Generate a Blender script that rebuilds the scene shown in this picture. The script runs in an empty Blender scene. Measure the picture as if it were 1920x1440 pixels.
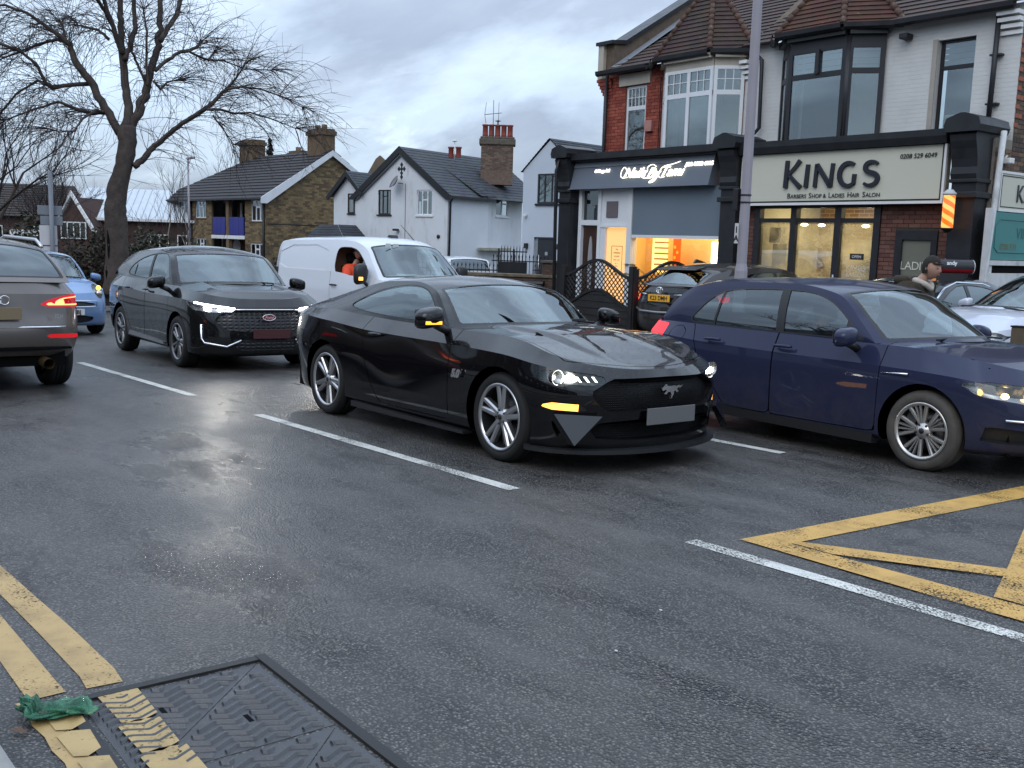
import bpy, bmesh, math, random
import numpy as np
from mathutils import Matrix, Vector
SC = bpy.context.scene
COL = SC.collection
rad = math.radians
R_ = random.Random(7)
# ------------------------------------------------------------------ camera, sky, sun, exposure
cam_d = bpy.data.cameras.new('camera')
cam = bpy.data.objects.new('camera', cam_d)
COL.objects.link(cam)
SC.camera = cam
cam_d.sensor_width = 36.0
cam_d.lens = 34.897
cam_d.clip_start = 0.05
cam_d.clip_end = 2500
CAM_H = 1.476
def cam_axes(phi, pitch, roll):
 fw = np.array([-math.cos(phi) * math.cos(pitch), math.sin(phi) * math.cos(pitch), -math.sin(pitch)])
 r = np.cross(fw, [0, 0, 1.0]); r /= np.linalg.norm(r)
 u = np.cross(r, fw)
 c, s = math.cos(roll), math.sin(roll)
 return c * r + s * u, -s * r + c * u, fw
AX = cam_axes(.7060, .1170, .0310)
cam.matrix_world = Matrix(((AX[0][0], AX[1][0], -AX[2][0], 0), (AX[0][1], AX[1][1], -AX[2][1], 0),
       (AX[0][2], AX[1][2], -AX[2][2], CAM_H), (0, 0, 0, 1)))
# the road falls away from the level of the houses by about 1.4 degrees: houses stand plumb in their own frame
BX = cam_axes(.6686519, .1419983, .02967862)
_m = np.array(AX).T @ np.array(BX)
TB = Matrix.Translation((0, 0, CAM_H)) @ Matrix([list(r) for r in _m]).to_4x4() @ Matrix.Translation((0, 0, -CAM_H))
SUN_EL, SUN_ROT = rad(38), rad(155)
world = bpy.data.worlds.new('World')
SC.world = world
world.use_nodes = True
def build_sky():
 nt = world.node_tree
 N, L = nt.nodes, nt.links
 N.clear()
 out = N.new('ShaderNodeOutputWorld'); bg = N.new('ShaderNodeBackground')
 bg.inputs['Strength'].default_value = 0.1
 sky = N.new('ShaderNodeTexSky'); sky.sky_type = 'NISHITA'; sky.sun_disc = False
 sky.sun_elevation = SUN_EL; sky.sun_rotation = SUN_ROT
 tc = N.new('ShaderNodeTexCoord')
 sep = N.new('ShaderNodeSeparateXYZ'); L.new(tc.outputs['Generated'], sep.inputs[0])
 def m(op, a, b=None, c=None):
  n = N.new('ShaderNodeMath'); n.operation = op
  for i, v in enumerate((a, b, c)):
   if v is None: continue
   if isinstance(v, (int, float)): n.inputs[i].default_value = v
   else: L.new(v, n.inputs[i])
  return n.outputs[0]
 zz = m('MAXIMUM', sep.outputs['Z'], 0.0)
 den = m('ADD', zz, 0.22)
 cx = m('DIVIDE', sep.outputs['X'], den); cy = m('DIVIDE', sep.outputs['Y'], den)
 cmb = N.new('ShaderNodeCombineXYZ'); L.new(cx, cmb.inputs[0]); L.new(cy, cmb.inputs[1])
 def noise(scale, det, rough, off):
  mp = N.new('ShaderNodeMapping'); mp.inputs['Location'].default_value = off
  mp.inputs['Rotation'].default_value = (0, 0, rad(35)); mp.inputs['Scale'].default_value = (0.75, 1.25, 1)
  L.new(cmb.outputs[0], mp.inputs[0])
  n = N.new('ShaderNodeTexNoise'); n.inputs['Scale'].default_value = scale
  n.inputs['Detail'].default_value = det; n.inputs['Roughness'].default_value = rough
  n.inputs['Distortion'].default_value = 0.3
  L.new(mp.outputs[0], n.inputs['Vector']); return n.outputs['Fac']
 n1 = noise(1.05, 9, 0.55, (3.1, 1.7, 0)); n2 = noise(2.6, 8, 0.6, (7.3, 2.2, 4))
 def ramp(fac, stops):
  r = N.new('ShaderNodeValToRGB'); L.new(fac, r.inputs[0])
  while len(r.color_ramp.elements) < len(stops): r.color_ramp.elements.new(0.5)
  for e, (p, c) in zip(r.color_ramp.elements, stops):
   e.position = p; e.color = (*c, 1)
  return r.outputs[0]
 # cloud sheet: darker blue-grey bellies, paler edges
 cl = ramp(n1, [(0.34, (.74, .92, 1.14)), (0.45, (.66, .80, .98)), (0.55, (.43, .51, .65)), (0.64, (.48, .56, .70)), (0.76, (.80, .90, 1.02))])
 cl2 = ramp(n2, [(0.35, (.90, .91, .93)), (0.5, (1.0, 1.0, 1.0)), (0.62, (1.06, 1.06, 1.05)), (0.72, (1.42, 1.40, 1.35))])
 mul = N.new('ShaderNodeMix'); mul.data_type = 'RGBA'; mul.blend_type = 'MULTIPLY'; mul.inputs[0].default_value = 1
 L.new(cl, mul.inputs[6]); L.new(cl2, mul.inputs[7])
 # overcast luminance gradient (brighter towards the zenith)
 g = m('MULTIPLY', m('ADD', m('MULTIPLY', zz, 1.95), 0.70), 7.0)
 sc = N.new('ShaderNodeVectorMath'); sc.operation = 'SCALE'
 L.new(mul.outputs[2], sc.inputs[0]); L.new(g, sc.inputs['Scale'])
 mx = N.new('ShaderNodeMix'); mx.data_type = 'RGBA'; mx.inputs[0].default_value = 0.9
 L.new(sky.outputs[0], mx.inputs[6]); L.new(sc.outputs[0], mx.inputs[7])
 L.new(mx.outputs[2], bg.inputs[0]); L.new(bg.outputs[0], out.inputs[0])
build_sky()
sun_d = bpy.data.lights.new('sun', 'SUN'); sun = bpy.data.objects.new('sun', sun_d); COL.objects.link(sun)
sun_d.energy = 0.5; sun_d.angle = rad(40); sun_d.color = (1.0, .95, .88)
sun.rotation_euler = (rad(90) - SUN_EL, 0, rad(180) - SUN_ROT)
SC.view_settings.view_transform = 'Standard'
SC.view_settings.look = 'None'
SC.view_settings.gamma = 1
SC.view_settings.use_curve_mapping = False
SC.view_settings.exposure = 0.66
SC.cycles.max_bounces = 8
SC.cycles.transparent_max_bounces = 24
SC.cycles.caustics_reflective = False
SC.cycles.caustics_refractive = False
SC.cycles.use_denoising = True
SC.cycles.sample_clamp_indirect = 6.0
# ------------------------------------------------------------------ materials
MATS = {}
def principled(name, col, rough=.6, metal=0, spec=.5, coat=0, coat_r=.03, emis=None, es=0, trans=0, ior=1.5, alpha=1):
 if name in MATS: return MATS[name]
 m = bpy.data.materials.new(name); m.use_nodes = True
 b = m.node_tree.nodes['Principled BSDF']
 b.inputs['Base Color'].default_value = (*col, 1); b.inputs['Roughness'].default_value = rough
 b.inputs['Metallic'].default_value = metal; b.inputs['Specular IOR Level'].default_value = spec
 b.inputs['Coat Weight'].default_value = coat; b.inputs['Coat Roughness'].default_value = coat_r
 b.inputs['IOR'].default_value = ior; b.inputs['Alpha'].default_value = alpha
 if emis: b.inputs['Emission Color'].default_value = (*emis, 1); b.inputs['Emission Strength'].default_value = es
 b.inputs['Transmission Weight'].default_value = trans
 MATS[name] = m
 return m
class NT:
 """small node helper on a material"""
 def __init__(s, m):
  s.m = m; s.nt = m.node_tree; s.N = s.nt.nodes; s.L = s.nt.links; s.b = s.N.get('Principled BSDF')
  s._c = None
 def co(s, kind='Object'):
  if s._c is None: s._c = s.N.new('ShaderNodeTexCoord')
  return s._c.outputs[kind]
 def new(s, t, **kw):
  n = s.N.new(t)
  for k, v in kw.items(): setattr(n, k, v)
  return n
 def mapping(s, vec, scale=(1, 1, 1), loc=(0, 0, 0), rot=(0, 0, 0)):
  n = s.N.new('ShaderNodeMapping'); n.inputs['Scale'].default_value = scale
  n.inputs['Location'].default_value = loc; n.inputs['Rotation'].default_value = rot
  s.L.new(vec, n.inputs[0]); return n.outputs[0]
 def noise(s, vec, scale, det=4, rough=.5, out='Fac', dist=0):
  n = s.N.new('ShaderNodeTexNoise'); n.inputs['Scale'].default_value = scale
  n.inputs['Detail'].default_value = det; n.inputs['Roughness'].default_value = rough
  n.inputs['Distortion'].default_value = dist
  s.L.new(vec, n.inputs['Vector']); return n.outputs[out]
 def voro(s, vec, scale, feat='F1', out='Distance', rnd=1):
  n = s.N.new('ShaderNodeTexVoronoi'); n.feature = feat; n.inputs['Scale'].default_value = scale
  n.inputs['Randomness'].default_value = rnd
  s.L.new(vec, n.inputs['Vector']); return n.outputs[out]
 def ramp(s, fac, stops, interp='LINEAR'):
  r = s.N.new('ShaderNodeValToRGB'); s.L.new(fac, r.inputs[0]); r.color_ramp.interpolation = interp
  while len(r.color_ramp.elements) < len(stops): r.color_ramp.elements.new(.5)
  for e, (p, c) in zip(r.color_ramp.elements, stops):
   e.position = p
   e.color = (c, c, c, 1) if isinstance(c, (int, float)) else (*c, 1)
  return r.outputs[0]
 def math(s, op, a, b=None, c=None, clamp=False):
  n = s.N.new('ShaderNodeMath'); n.operation = op; n.use_clamp = clamp
  for i, v in enumerate((a, b, c)):
   if v is None: continue
   if isinstance(v, (int, float)): n.inputs[i].default_value = v
   else: s.L.new(v, n.inputs[i])
  return n.outputs[0]
 def mix(s, fac, a, b, blend='MIX'):
  n = s.N.new('ShaderNodeMix'); n.data_type = 'RGBA'; n.blend_type = blend
  for i, v in ((0, fac), (6, a), (7, b)):
   if isinstance(v, (int, float)): n.inputs[i].default_value = v
   elif isinstance(v, tuple): n.inputs[i].default_value = (*v, 1)
   else: s.L.new(v, n.inputs[i])
  return n.outputs[2]
 def bump(s, h, dist=.01, strength=1.0, normal=None):
  n = s.N.new('ShaderNodeBump'); n.inputs['Strength'].default_value = strength
  n.inputs['Distance'].default_value = dist; s.L.new(h, n.inputs['Height'])
  if normal is not None: s.L.new(normal, n.inputs['Normal'])
  return n.outputs[0]
 def set(s, name, v): s.L.new(v, s.b.inputs[name])
def weathered(name, col, rough=.7, var=.18, scale=3.0, bump=.004, bscale=60, spec=.35, dirt=None, metal=0):
 """a plain surface with uneven tone, small relief and slight dirt"""
 if name in MATS: return MATS[name]
 m = principled(name, col, rough, metal=metal, spec=spec); t = NT(m); v = t.co('Object')
 n = t.noise(v, scale, 6, .6)
 lo = tuple(c * (1 - var) for c in col); hi = tuple(min(1, c * (1 + var)) for c in col)
 c = t.ramp(n, [(.3, lo), (.7, hi)])
 if dirt:
  d = t.noise(t.mapping(v, (1, 1, .35)), scale * 1.7, 7, .65)
  c = t.mix(t.ramp(d, [(.56, 0), (.72, .75)]), c, dirt)
 t.set('Base Color', c)
 t.set('Roughness', t.ramp(n, [(.3, max(.02, rough - .08)), (.7, min(1, rough + .08))]))
 if bump: t.set('Normal', t.bump(t.noise(v, bscale, 5, .6), bump, .6))
 return m
# ------------------------------------------------------------------ objects
def tag(o, label=None, cat=None, group=None, kind=None):
 if label: o['label'] = label
 if cat: o['category'] = cat
 if group: o['group'] = group
 if kind: o['kind'] = kind
 return o
def link(o, parent=None):
 COL.objects.link(o)
 if parent is not None: o.parent = parent
 return o
def empty(name, loc=(0, 0, 0), rz=0, label=None, cat=None, group=None, frame=None):
 o = bpy.data.objects.new(name, None); o.empty_display_size = .3
 link(o)
 mw = Matrix.Translation(loc) @ Matrix.Rotation(rz, 4, 'Z')
 o.matrix_world = (frame @ mw) if frame is not None else mw
 return tag(o, label, cat, group)
def mesh_obj(name, me, parent=None, loc=None, rz=0, kind=None):
 o = bpy.data.objects.new(name, me); link(o, parent)
 if loc is not None: o.location = loc
 if rz: o.rotation_euler.z = rz
 if kind: o['kind'] = kind
 return o
class MB:
 """collects shapes, then builds them as one mesh"""
 def __init__(s): s.v = []; s.f = []; s.mi = []; s.sm = []; s.mats = []; s.cur = 0; s.smooth = False
 def mat(s, m):
  if m not in s.mats: s.mats.append(m)
  s.cur = s.mats.index(m); return s
 def raw(s, V, F, smooth=None):
  b = len(s.v); s.v += [tuple(map(float, p)) for p in V]
  for f in F:
   s.f.append(tuple(i + b for i in f)); s.mi.append(s.cur); s.sm.append(s.smooth if smooth is None else smooth)
  return s
 def box(s, x0, x1, y0, y1, z0, z1, M=None):
  V = [(x, y, z) for z in (z0, z1) for y in (y0, y1) for x in (x0, x1)]
  if M is not None: V = [tuple(M @ Vector(p)) for p in V]
  return s.raw(V, [(0, 2, 3, 1), (4, 5, 7, 6), (0, 1, 5, 4), (1, 3, 7, 5), (3, 2, 6, 7), (2, 0, 4, 6)], False)
 def bbox(s, x0, x1, y0, y1, z0, z1, b=.01, M=None):
  """box with chamfered edges"""
  V = [];
  for k, (ix, iz) in enumerate(((0, b), (b, 0))): pass
  bm = bmesh.new(); bmesh.ops.create_cube(bm, size=1)
  for v in bm.verts:
   v.co = Vector(((x0 + x1) / 2 + v.co.x * (x1 - x0), (y0 + y1) / 2 + v.co.y * (y1 - y0), (z0 + z1) / 2 + v.co.z * (z1 - z0)))
  bmesh.ops.bevel(bm, geom=bm.edges[:], offset=b, segments=2, profile=.6, affect='EDGES', clamp_overlap=True)
  return s.bm(bm, M)
 def bm(s, bm, M=None, smooth=False):
  bm.verts.index_update()
  V = [(M @ v.co) if M is not None else v.co for v in bm.verts]
  s.raw([tuple(p) for p in V], [tuple(v.index for v in f.verts) for f in bm.faces], smooth); bm.free(); return s
 def prism(s, poly, d0, d1, axis='y', M=None):
  """extrude a 2D polygon; axis is the extrusion axis: y -> poly is (x,z); x -> (y,z); z -> (x,y)"""
  n = len(poly)
  def p(a, b, d): return (a, d, b) if axis == 'y' else ((d, a, b) if axis == 'x' else (a, b, d))
  V = [p(a, b, d0) for a, b in poly] + [p(a, b, d1) for a, b in poly]
  if M is not None: V = [tuple(M @ Vector(q)) for q in V]
  F = [tuple(range(n)), tuple(range(2 * n - 1, n - 1, -1))] + [(i, i + n, (i + 1) % n + n, (i + 1) % n) for i in range(n)]
  return s.raw(V, F, False)
 def tube(s, pts, r, n=8, caps=True, smooth=True):
  pts = [Vector(p) for p in pts]; rs = r if isinstance(r, (list, tuple)) else [r] * len(pts)
  V = []; F = []; up = None
  for i, p in enumerate(pts):
   d = (pts[min(i + 1, len(pts) - 1)] - pts[max(i - 1, 0)])
   d = d.normalized() if d.length > 1e-9 else Vector((0, 0, 1))
   if up is None: up = Vector((0, 0, 1)) if abs(d.z) < .9 else Vector((1, 0, 0))
   a = d.cross(up);
   if a.length < 1e-6: a = d.cross(Vector((.3, .9, .1)))
   a.normalize(); b = a.cross(d).normalized(); up = b
   for k in range(n):
    t = 2 * math.pi * k / n
    V.append(tuple(p + a * (rs[i] * math.cos(t)) + b * (rs[i] * math.sin(t))))
  for i in range(len(pts) - 1):
   for k in range(n):
    F.append((i * n + k, i * n + (k + 1) % n, (i + 1) * n + (k + 1) % n, (i + 1) * n + k))
  if caps and n > 2: F += [tuple(range(n - 1, -1, -1)), tuple(range((len(pts) - 1) * n, len(pts) * n))]
  return s.raw(V, F, smooth)
 def lathe(s, prof, n=24, M=None, axis='z', closed=False, smooth=True):
  """profile of (r, h) round an axis"""
  V = []; F = []; m = len(prof)
  for k in range(n):
   t = 2 * math.pi * k / n; c, q = math.cos(t), math.sin(t)
   for r, h in prof:
    p = (r * c, r * q, h) if axis == 'z' else ((r * c, h, r * q) if axis == 'y' else (h, r * c, r * q))
    V.append(tuple(M @ Vector(p)) if M is not None else p)
  rng = m if closed else m - 1
  for k in range(n):
   for j in range(rng):
    a, b = k * m + j, k * m + (j + 1) % m; c2, d = ((k + 1) % n) * m + (j + 1) % m, ((k + 1) % n) * m + j
    F.append((a, d, c2, b) if axis == 'z' or axis == 'x' else (a, b, c2, d))
  return s.raw(V, F, smooth)
 def ball(s, c, r, n=12, sq=(1, 1, 1), smooth=True):
  V = []; F = []; m = n // 2 + 1
  for i in range(m):
   a = math.pi * i / (m - 1)
   for k in range(n):
    t = 2 * math.pi * k / n
    V.append((c[0] + r * sq[0] * math.sin(a) * math.cos(t), c[1] + r * sq[1] * math.sin(a) * math.sin(t), c[2] + r * sq[2] * math.cos(a)))
  for i in range(m - 1):
   for k in range(n): F.append((i * n + k, (i + 1) * n + k, (i + 1) * n + (k + 1) % n, i * n + (k + 1) % n))
  return s.raw(V, F, smooth)
 def mesh(s, name):
  me = bpy.data.meshes.new(name); me.from_pydata(s.v, [], s.f)
  for m in s.mats: me.materials.append(m)
  me.polygons.foreach_set('material_index', s.mi); me.polygons.foreach_set('use_smooth', s.sm)
  me.update(); return me
 def build(s, name, parent=None, m=None, kind=None, loc=None, rz=0):
  if m is not None and not s.mats: s.mats.append(m)
  return mesh_obj(name, s.mesh(name), parent, loc, rz, kind)
def part(name, parent, m, fn, kind=None):
 b = MB().mat(m); fn(b); return b.build(name, parent, kind=kind)
def cbox(name, parent, m, *a, kind=None): return MB().mat(m).box(*a).build(name, parent, kind=kind)
def text_mesh(body, size, extrude=.01, align='CENTER', shear=0, bold=0, space=1.0):
 cu = bpy.data.curves.new('lettering', 'FONT'); cu.body = body; cu.size = size; cu.extrude = extrude
 cu.align_x = align; cu.shear = shear; cu.offset = bold; cu.space_character = space; cu.resolution_u = 3
 o = bpy.data.objects.new('lettering', cu); COL.objects.link(o)
 dg = bpy.context.evaluated_depsgraph_get()
 me = bpy.data.meshes.new_from_object(o.evaluated_get(dg))
 bpy.data.objects.remove(o); bpy.data.curves.remove(cu); return me
def text(name, body, size, parent, m, M, extrude=.01, **k):
 """flat lettering; M places it (local x right, y up, z out of the face)"""
 me = text_mesh(body, size, extrude, **k); me.transform(M); me.materials.clear(); me.materials.append(m)
 return mesh_obj(name, me, parent)
def facing(x, y, z, yaw=0):
 """matrix for lettering standing upright and facing -Y (turned by yaw)"""
 return Matrix.Translation((x, y, z)) @ Matrix.Rotation(yaw, 4, 'Z') @ Matrix.Rotation(math.pi / 2, 4, 'X')
# ------------------------------------------------------------------ shared plain materials
BLACKP = principled('black_plastic', (.012, .012, .013), .45)
RUBBER = principled('tyre_rubber', (.018, .018, .018), .75, spec=.3)
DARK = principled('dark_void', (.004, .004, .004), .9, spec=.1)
GAP = principled('panel_gap', (.002, .002, .002), .9, spec=.05)
CHROME = principled('chrome', (.78, .78, .79), .22, metal=1)
ALU = principled('alloy_silver', (.50, .50, .51), .28, metal=.9)
ALUD = principled('alloy_dark', (.03, .03, .032), .35, metal=.5)
WHITEP = weathered('white_paint', (.72, .72, .71), .5, .06, 2, .001)
BLACKPAINT = weathered('black_paint', (.018, .019, .022), .45, .25, 4, .002, 40)
def glass_mat(name, tint=(.35, .42, .42), f0=.15, rough=.015):
 """thin sheet glass: fresnel reflection over tinted transparency"""
 if name in MATS: return MATS[name]
 m = bpy.data.materials.new(name); m.use_nodes = True; nt = m.node_tree; N, L = nt.nodes, nt.links; N.clear()
 out = N.new('ShaderNodeOutputMaterial'); mx = N.new('ShaderNodeMixShader')
 lw = N.new('ShaderNodeLayerWeight'); lw.inputs['Blend'].default_value = .5
 pw = N.new('ShaderNodeMath'); pw.operation = 'POWER'; pw.inputs[1].default_value = 4.6; L.new(lw.outputs['Facing'], pw.inputs[0])
 fr = N.new('ShaderNodeMath'); fr.operation = 'MULTIPLY_ADD'; fr.inputs[1].default_value = 1 - f0; fr.inputs[2].default_value = f0; L.new(pw.outputs[0], fr.inputs[0])
 tr = N.new('ShaderNodeBsdfTransparent'); tr.inputs[0].default_value = (*tint, 1)
 gl = N.new('ShaderNodeBsdfGlossy'); gl.inputs['Roughness'].default_value = rough; gl.inputs[0].default_value = (.86, .96, 1, 1)
 L.new(fr.outputs[0], mx.inputs[0]); L.new(tr.outputs[0], mx.inputs[1]); L.new(gl.outputs[0], mx.inputs[2]); L.new(mx.outputs[0], out.inputs[0])
 MATS[name] = m; return m
GLASS_CAR = glass_mat('car_glass', (.40, .47, .46))
GLASS_DK = glass_mat('privacy_glass', (.02, .022, .024))
GLASS_CLEAR = glass_mat('clear_glass', (.92, .94, .93), .05)
GLASS_WIN = glass_mat('window_glass', (.70, .74, .74), .17)
def glow(name, col, s): return principled(name, (0, 0, 0), .5, emis=col, es=s)
# ------------------------------------------------------------------ car surfaces: V columns = x y z nx ny nz u t
def pchip(xs, ys, x):
 xs = np.asarray(xs, float); ys = np.asarray(ys, float); x = np.asarray(x, float)
 h = np.diff(xs); sh = (-1,) + (1,) * (ys.ndim - 1)
 d = np.diff(ys, axis=0) / h.reshape(sh)
 m = np.zeros_like(ys)
 if len(xs) == 2: m[:] = d[0]
 else:
  a, b = d[:-1], d[1:]
  w1 = (2 * h[1:] + h[:-1]).reshape(sh); w2 = (h[1:] + 2 * h[:-1]).reshape(sh)
  with np.errstate(divide='ignore', invalid='ignore'):
   mm = (w1 + w2) / (w1 / a + w2 / b)
  m[1:-1] = np.where(a * b > 0, np.nan_to_num(mm), 0)
  m[0] = d[0]; m[-1] = d[-1]
 xc = np.clip(x, xs[0], xs[-1])
 i = np.clip(np.searchsorted(xs, xc, side='right') - 1, 0, len(xs) - 2)
 s2 = x.shape + (1,) * (ys.ndim - 1)
 hh = h[i].reshape(s2); t = ((xc - xs[i]) / h[i]).reshape(s2)
 return ((2 * t**3 - 3 * t**2 + 1) * ys[i] + (t**3 - 2 * t**2 + t) * hh * m[i] + (-2 * t**3 + 3 * t**2) * ys[i + 1] + (t**3 - t**2) * hh * m[i + 1])
def prof(lst):
 a = sorted(lst); xs = [p[0] for p in a]; ys = [p[1] for p in a]
 return (lambda x: pchip(xs, ys, x)) if len(a) > 1 else (lambda x: np.zeros_like(np.asarray(x, float)) + ys[0])
def quads(P, U=None, T=None, flip=False, closed=False):
 """grid of points (K,N,3) -> surface with smooth normals"""
 K, N = P.shape[:2]; V = np.zeros((K * N, 8)); V[:, :3] = P.reshape(-1, 3)
 if U is not None: V[:, 6] = U.reshape(-1)
 if T is not None: V[:, 7] = T.reshape(-1)
 F = []
 for k in range(K - 1):
  for i in range(N if closed else N - 1):
   a, b, c, d = k * N + i, k * N + (i + 1) % N, (k + 1) * N + (i + 1) % N, (k + 1) * N + i
   F.append((a, d, c, b) if flip else (a, b, c, d))
 return renorm((V, F))
def renorm(S):
 V, F = S; n = np.zeros((len(V), 3))
 key = np.round(V[:, :3] * 20000).astype(np.int64); _, inv = np.unique(key, axis=0, return_inverse=True); inv = inv.reshape(-1)
 acc = np.zeros((inv.max() + 1, 3))
 for f in F:
  p = V[list(f), :3]
  nn = np.cross(p[1] - p[0], p[2] - p[0]) if len(f) == 3 else np.cross(p[2] - p[0], p[3] - p[1])
  for i in f: acc[inv[i]] += nn
 l = np.linalg.norm(acc, axis=1); acc /= np.maximum(l, 1e-12)[:, None]
 V[:, 3:6] = acc[inv]; return V, F
def join(*Ss):
 Vs = []; F = []; b = 0
 for V, f in Ss:
  Vs.append(V); F += [tuple(i + b for i in q) for q in f]; b += len(V)
 return (np.vstack(Vs) if Vs else np.zeros((0, 8))), F
def compact(V, F):
 if not F: return np.zeros((0, 8)), []
 used = np.unique(np.concatenate([np.array(f) for f in F])); mp = -np.ones(len(V), int); mp[used] = np.arange(len(used))
 return V[used], [tuple(mp[list(f)]) for f in F]
def split(S, d):
 """cut a surface along d=0 -> (d<0, d>=0); d is a function of V"""
 V, F = S
 if not F: return S, S
 D = d(V) + 1e-9; extra = []; cache = {}; Fi = []; Fo = []; nv = len(V)
 for f in F:
  s = [D[i] < 0 for i in f]
  if all(s): Fi.append(f); continue
  if not any(s): Fo.append(f); continue
  a = []; b = []
  for j in range(len(f)):
   p, q = f[j], f[(j + 1) % len(f)]
   (a if D[p] < 0 else b).append(p)
   if (D[p] < 0) != (D[q] < 0):
    k = (p, q) if p < q else (q, p)
    if k not in cache:
     t = D[k[0]] / (D[k[0]] - D[k[1]]); cache[k] = nv + len(extra); extra.append(V[k[0]] * (1 - t) + V[k[1]] * t)
    a.append(cache[k]); b.append(cache[k])
  if len(a) > 2: Fi.append(tuple(a))
  if len(b) > 2: Fo.append(tuple(b))
 W = np.vstack([V, np.array(extra)]) if extra else V
 return compact(W, Fi), compact(W, Fo)
def chaikin(p, n=2, closed=True):
 for _ in range(n):
  q = []
  for i in range(len(p)):
   a, b = p[i], p[(i + 1) % len(p)]
   q += [(a[0] * .75 + b[0] * .25, a[1] * .75 + b[1] * .25), (a[0] * .25 + b[0] * .75, a[1] * .25 + b[1] * .75)]
  p = q
 return p
def polysdf(poly, X, Y):
 d = np.full(X.shape, 1e9); ins = np.zeros(X.shape, bool); n = len(poly)
 for i in range(n):
  (x1, y1), (x2, y2) = poly[i], poly[(i + 1) % n]
  ex, ey = x2 - x1, y2 - y1; L = ex * ex + ey * ey + 1e-15
  t = np.clip(((X - x1) * ex + (Y - y1) * ey) / L, 0, 1)
  d = np.minimum(d, np.hypot(X - x1 - t * ex, Y - y1 - t * ey))
  c = (y1 > Y) != (y2 > Y)
  with np.errstate(divide='ignore', invalid='ignore'):
   ins ^= c & (X < (x2 - x1) * (Y - y1) / (y2 - y1 + 1e-15) + x1)
 return np.where(ins, -d, d)
def region(poly, a=0, b=2, rnd=1, cond=None, off=0):
 p = chaikin(poly, rnd) if rnd else poly
 def d(V):
  s = polysdf(p, V[:, a], V[:, b]) + off
  return np.maximum(s, cond(V)) if cond is not None else s
 return d
def shift(S, dist):
 V, F = S; V = V.copy(); V[:, :3] += V[:, 3:6] * dist; return V, F
def bedges(F):
 c = {}
 for f in F:
  for j in range(len(f)):
   p, q = f[j], f[(j + 1) % len(f)]; k = (min(p, q), max(p, q)); c[k] = c.get(k, []) + [(p, q)]
 return [v[0] for v in c.values() if len(v) == 1]
def walls(S, d0, d1):
 """side walls along the border of S between two normal offsets"""
 V, F = S; W = []; G = []
 for p, q in bedges(F):
  a, b = V[p].copy(), V[q].copy(); r = [a.copy(), b.copy(), b.copy(), a.copy()]
  for k, x in zip(range(4), (d0, d0, d1, d1)): r[k][:3] += r[k][3:6] * x
  n = np.cross(r[1][:3] - r[0][:3], r[3][:3] - r[0][:3]); n /= max(1e-12, np.linalg.norm(n))
  i = len(W)
  for k in r: k[3:6] = n
  W += r; G.append((i, i + 1, i + 2, i + 3))
 return (np.array(W) if W else np.zeros((0, 8))), G
def recess(S, d): return join(shift(S, -d), walls(S, 0, -d))
def solid(S, th):
 """give a sheet some thickness inwards (edge walls only)"""
 return join(S, walls(S, 0, -th))
def surf_obj(name, chunks, parent=None):
 """chunks: [(S, material)]"""
 me = bpy.data.meshes.new(name); V = []; F = []; mi = []; mats = []; nr = []
 b = 0
 for (v, f), m in chunks:
  if not f: continue
  if m not in mats: mats.append(m)
  V.append(v[:, :3]); nr.append(v[:, 3:6]); F += [tuple(int(i) + b for i in q) for q in f]; mi += [mats.index(m)] * len(f); b += len(v)
 if not V: return None
 V = np.vstack(V); nr = np.vstack(nr)
 me.from_pydata(V.tolist(), [], F)
 for m in mats: me.materials.append(m)
 me.polygons.foreach_set('material_index', mi); me.polygons.foreach_set('use_smooth', [True] * len(F))
 me.update()
 l = np.linalg.norm(nr, axis=1); nr[l < .5] = (0, 0, 1)
 me.normals_split_custom_set_from_vertices(nr.tolist())
 return mesh_obj(name, me, parent)
def lower_body(lines, creases=(), nS=44, nE=16, sub=4):
 H = []
 for L in lines:
  wf, zf = prof(L['w']), prof(L['z'])
  ph = np.linspace(0, math.pi / 2, nE)
  def end(n): return 1 - np.cos(ph)**(2 / n), np.sin(ph)**(2 / n)
  s1, e1 = end(L.get('nr', 2.6)); s2, e2 = end(L.get('nf', 2.6))
  xa = L['xr'] + L['Lr'] * s1; xb = L['xf'] - L['Lf'] * s2[::-1]
  xs = np.linspace(xa[-1], xb[0], nS + 2)[1:-1]
  x = np.concatenate([xa, xs, xb]); e = np.concatenate([e1, np.ones(nS), e2[::-1]])
  z = zf(x)
  if 'zn' in L:   # nose droop across the width: (height at the centre minus edge)
   z = z + L['zn'] * np.where(x > 0.2, (1 - e)**1.0, 0)
  H.append(np.stack([x, wf(x) * e, z], 1))
 H = np.array(H); K, N = H.shape[:2]
 cuts = [0] + sorted(creases) + [K - 1]; out = []
 for a, b in zip(cuts[:-1], cuts[1:]):
  k = np.arange(a, b + 1, dtype=float)
  kk = np.linspace(a, b, (b - a) * sub + 1)
  G = pchip(k, H[a:b + 1], kk) if b - a > 0 else H[a:b + 1]
  full = np.concatenate([G, (G[:, 1:-1] * np.array([1, -1, 1]))[:, ::-1]], 1)
  out.append(quads(full, flip=True, closed=True))
 return out, H[-1]
def cap_patch(edge, zc, x0=None, x1=None, p=2.2, M=14, bump=None):
 """bonnet or boot lid: heightfield inside the top line"""
 E = edge[(edge[:, 0] >= (x0 if x0 is not None else -99)) & (edge[:, 0] <= (x1 if x1 is not None else 99))]
 zf = prof(zc); t = np.linspace(-1, 1, 2 * M + 1); rows = []
 for x, y, z in E:
  yy = y * t; c = float(zf(np.array([x]))[0]); zz = z + (c - z) * (1 - np.abs(t)**p)
  if bump is not None: zz = zz + bump(np.full_like(yy, x), yy) * (1 - np.abs(t)**8)
  rows.append(np.stack([np.full_like(yy, x), yy, zz], 1))
 return quads(np.array(rows), flip=True)
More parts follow.
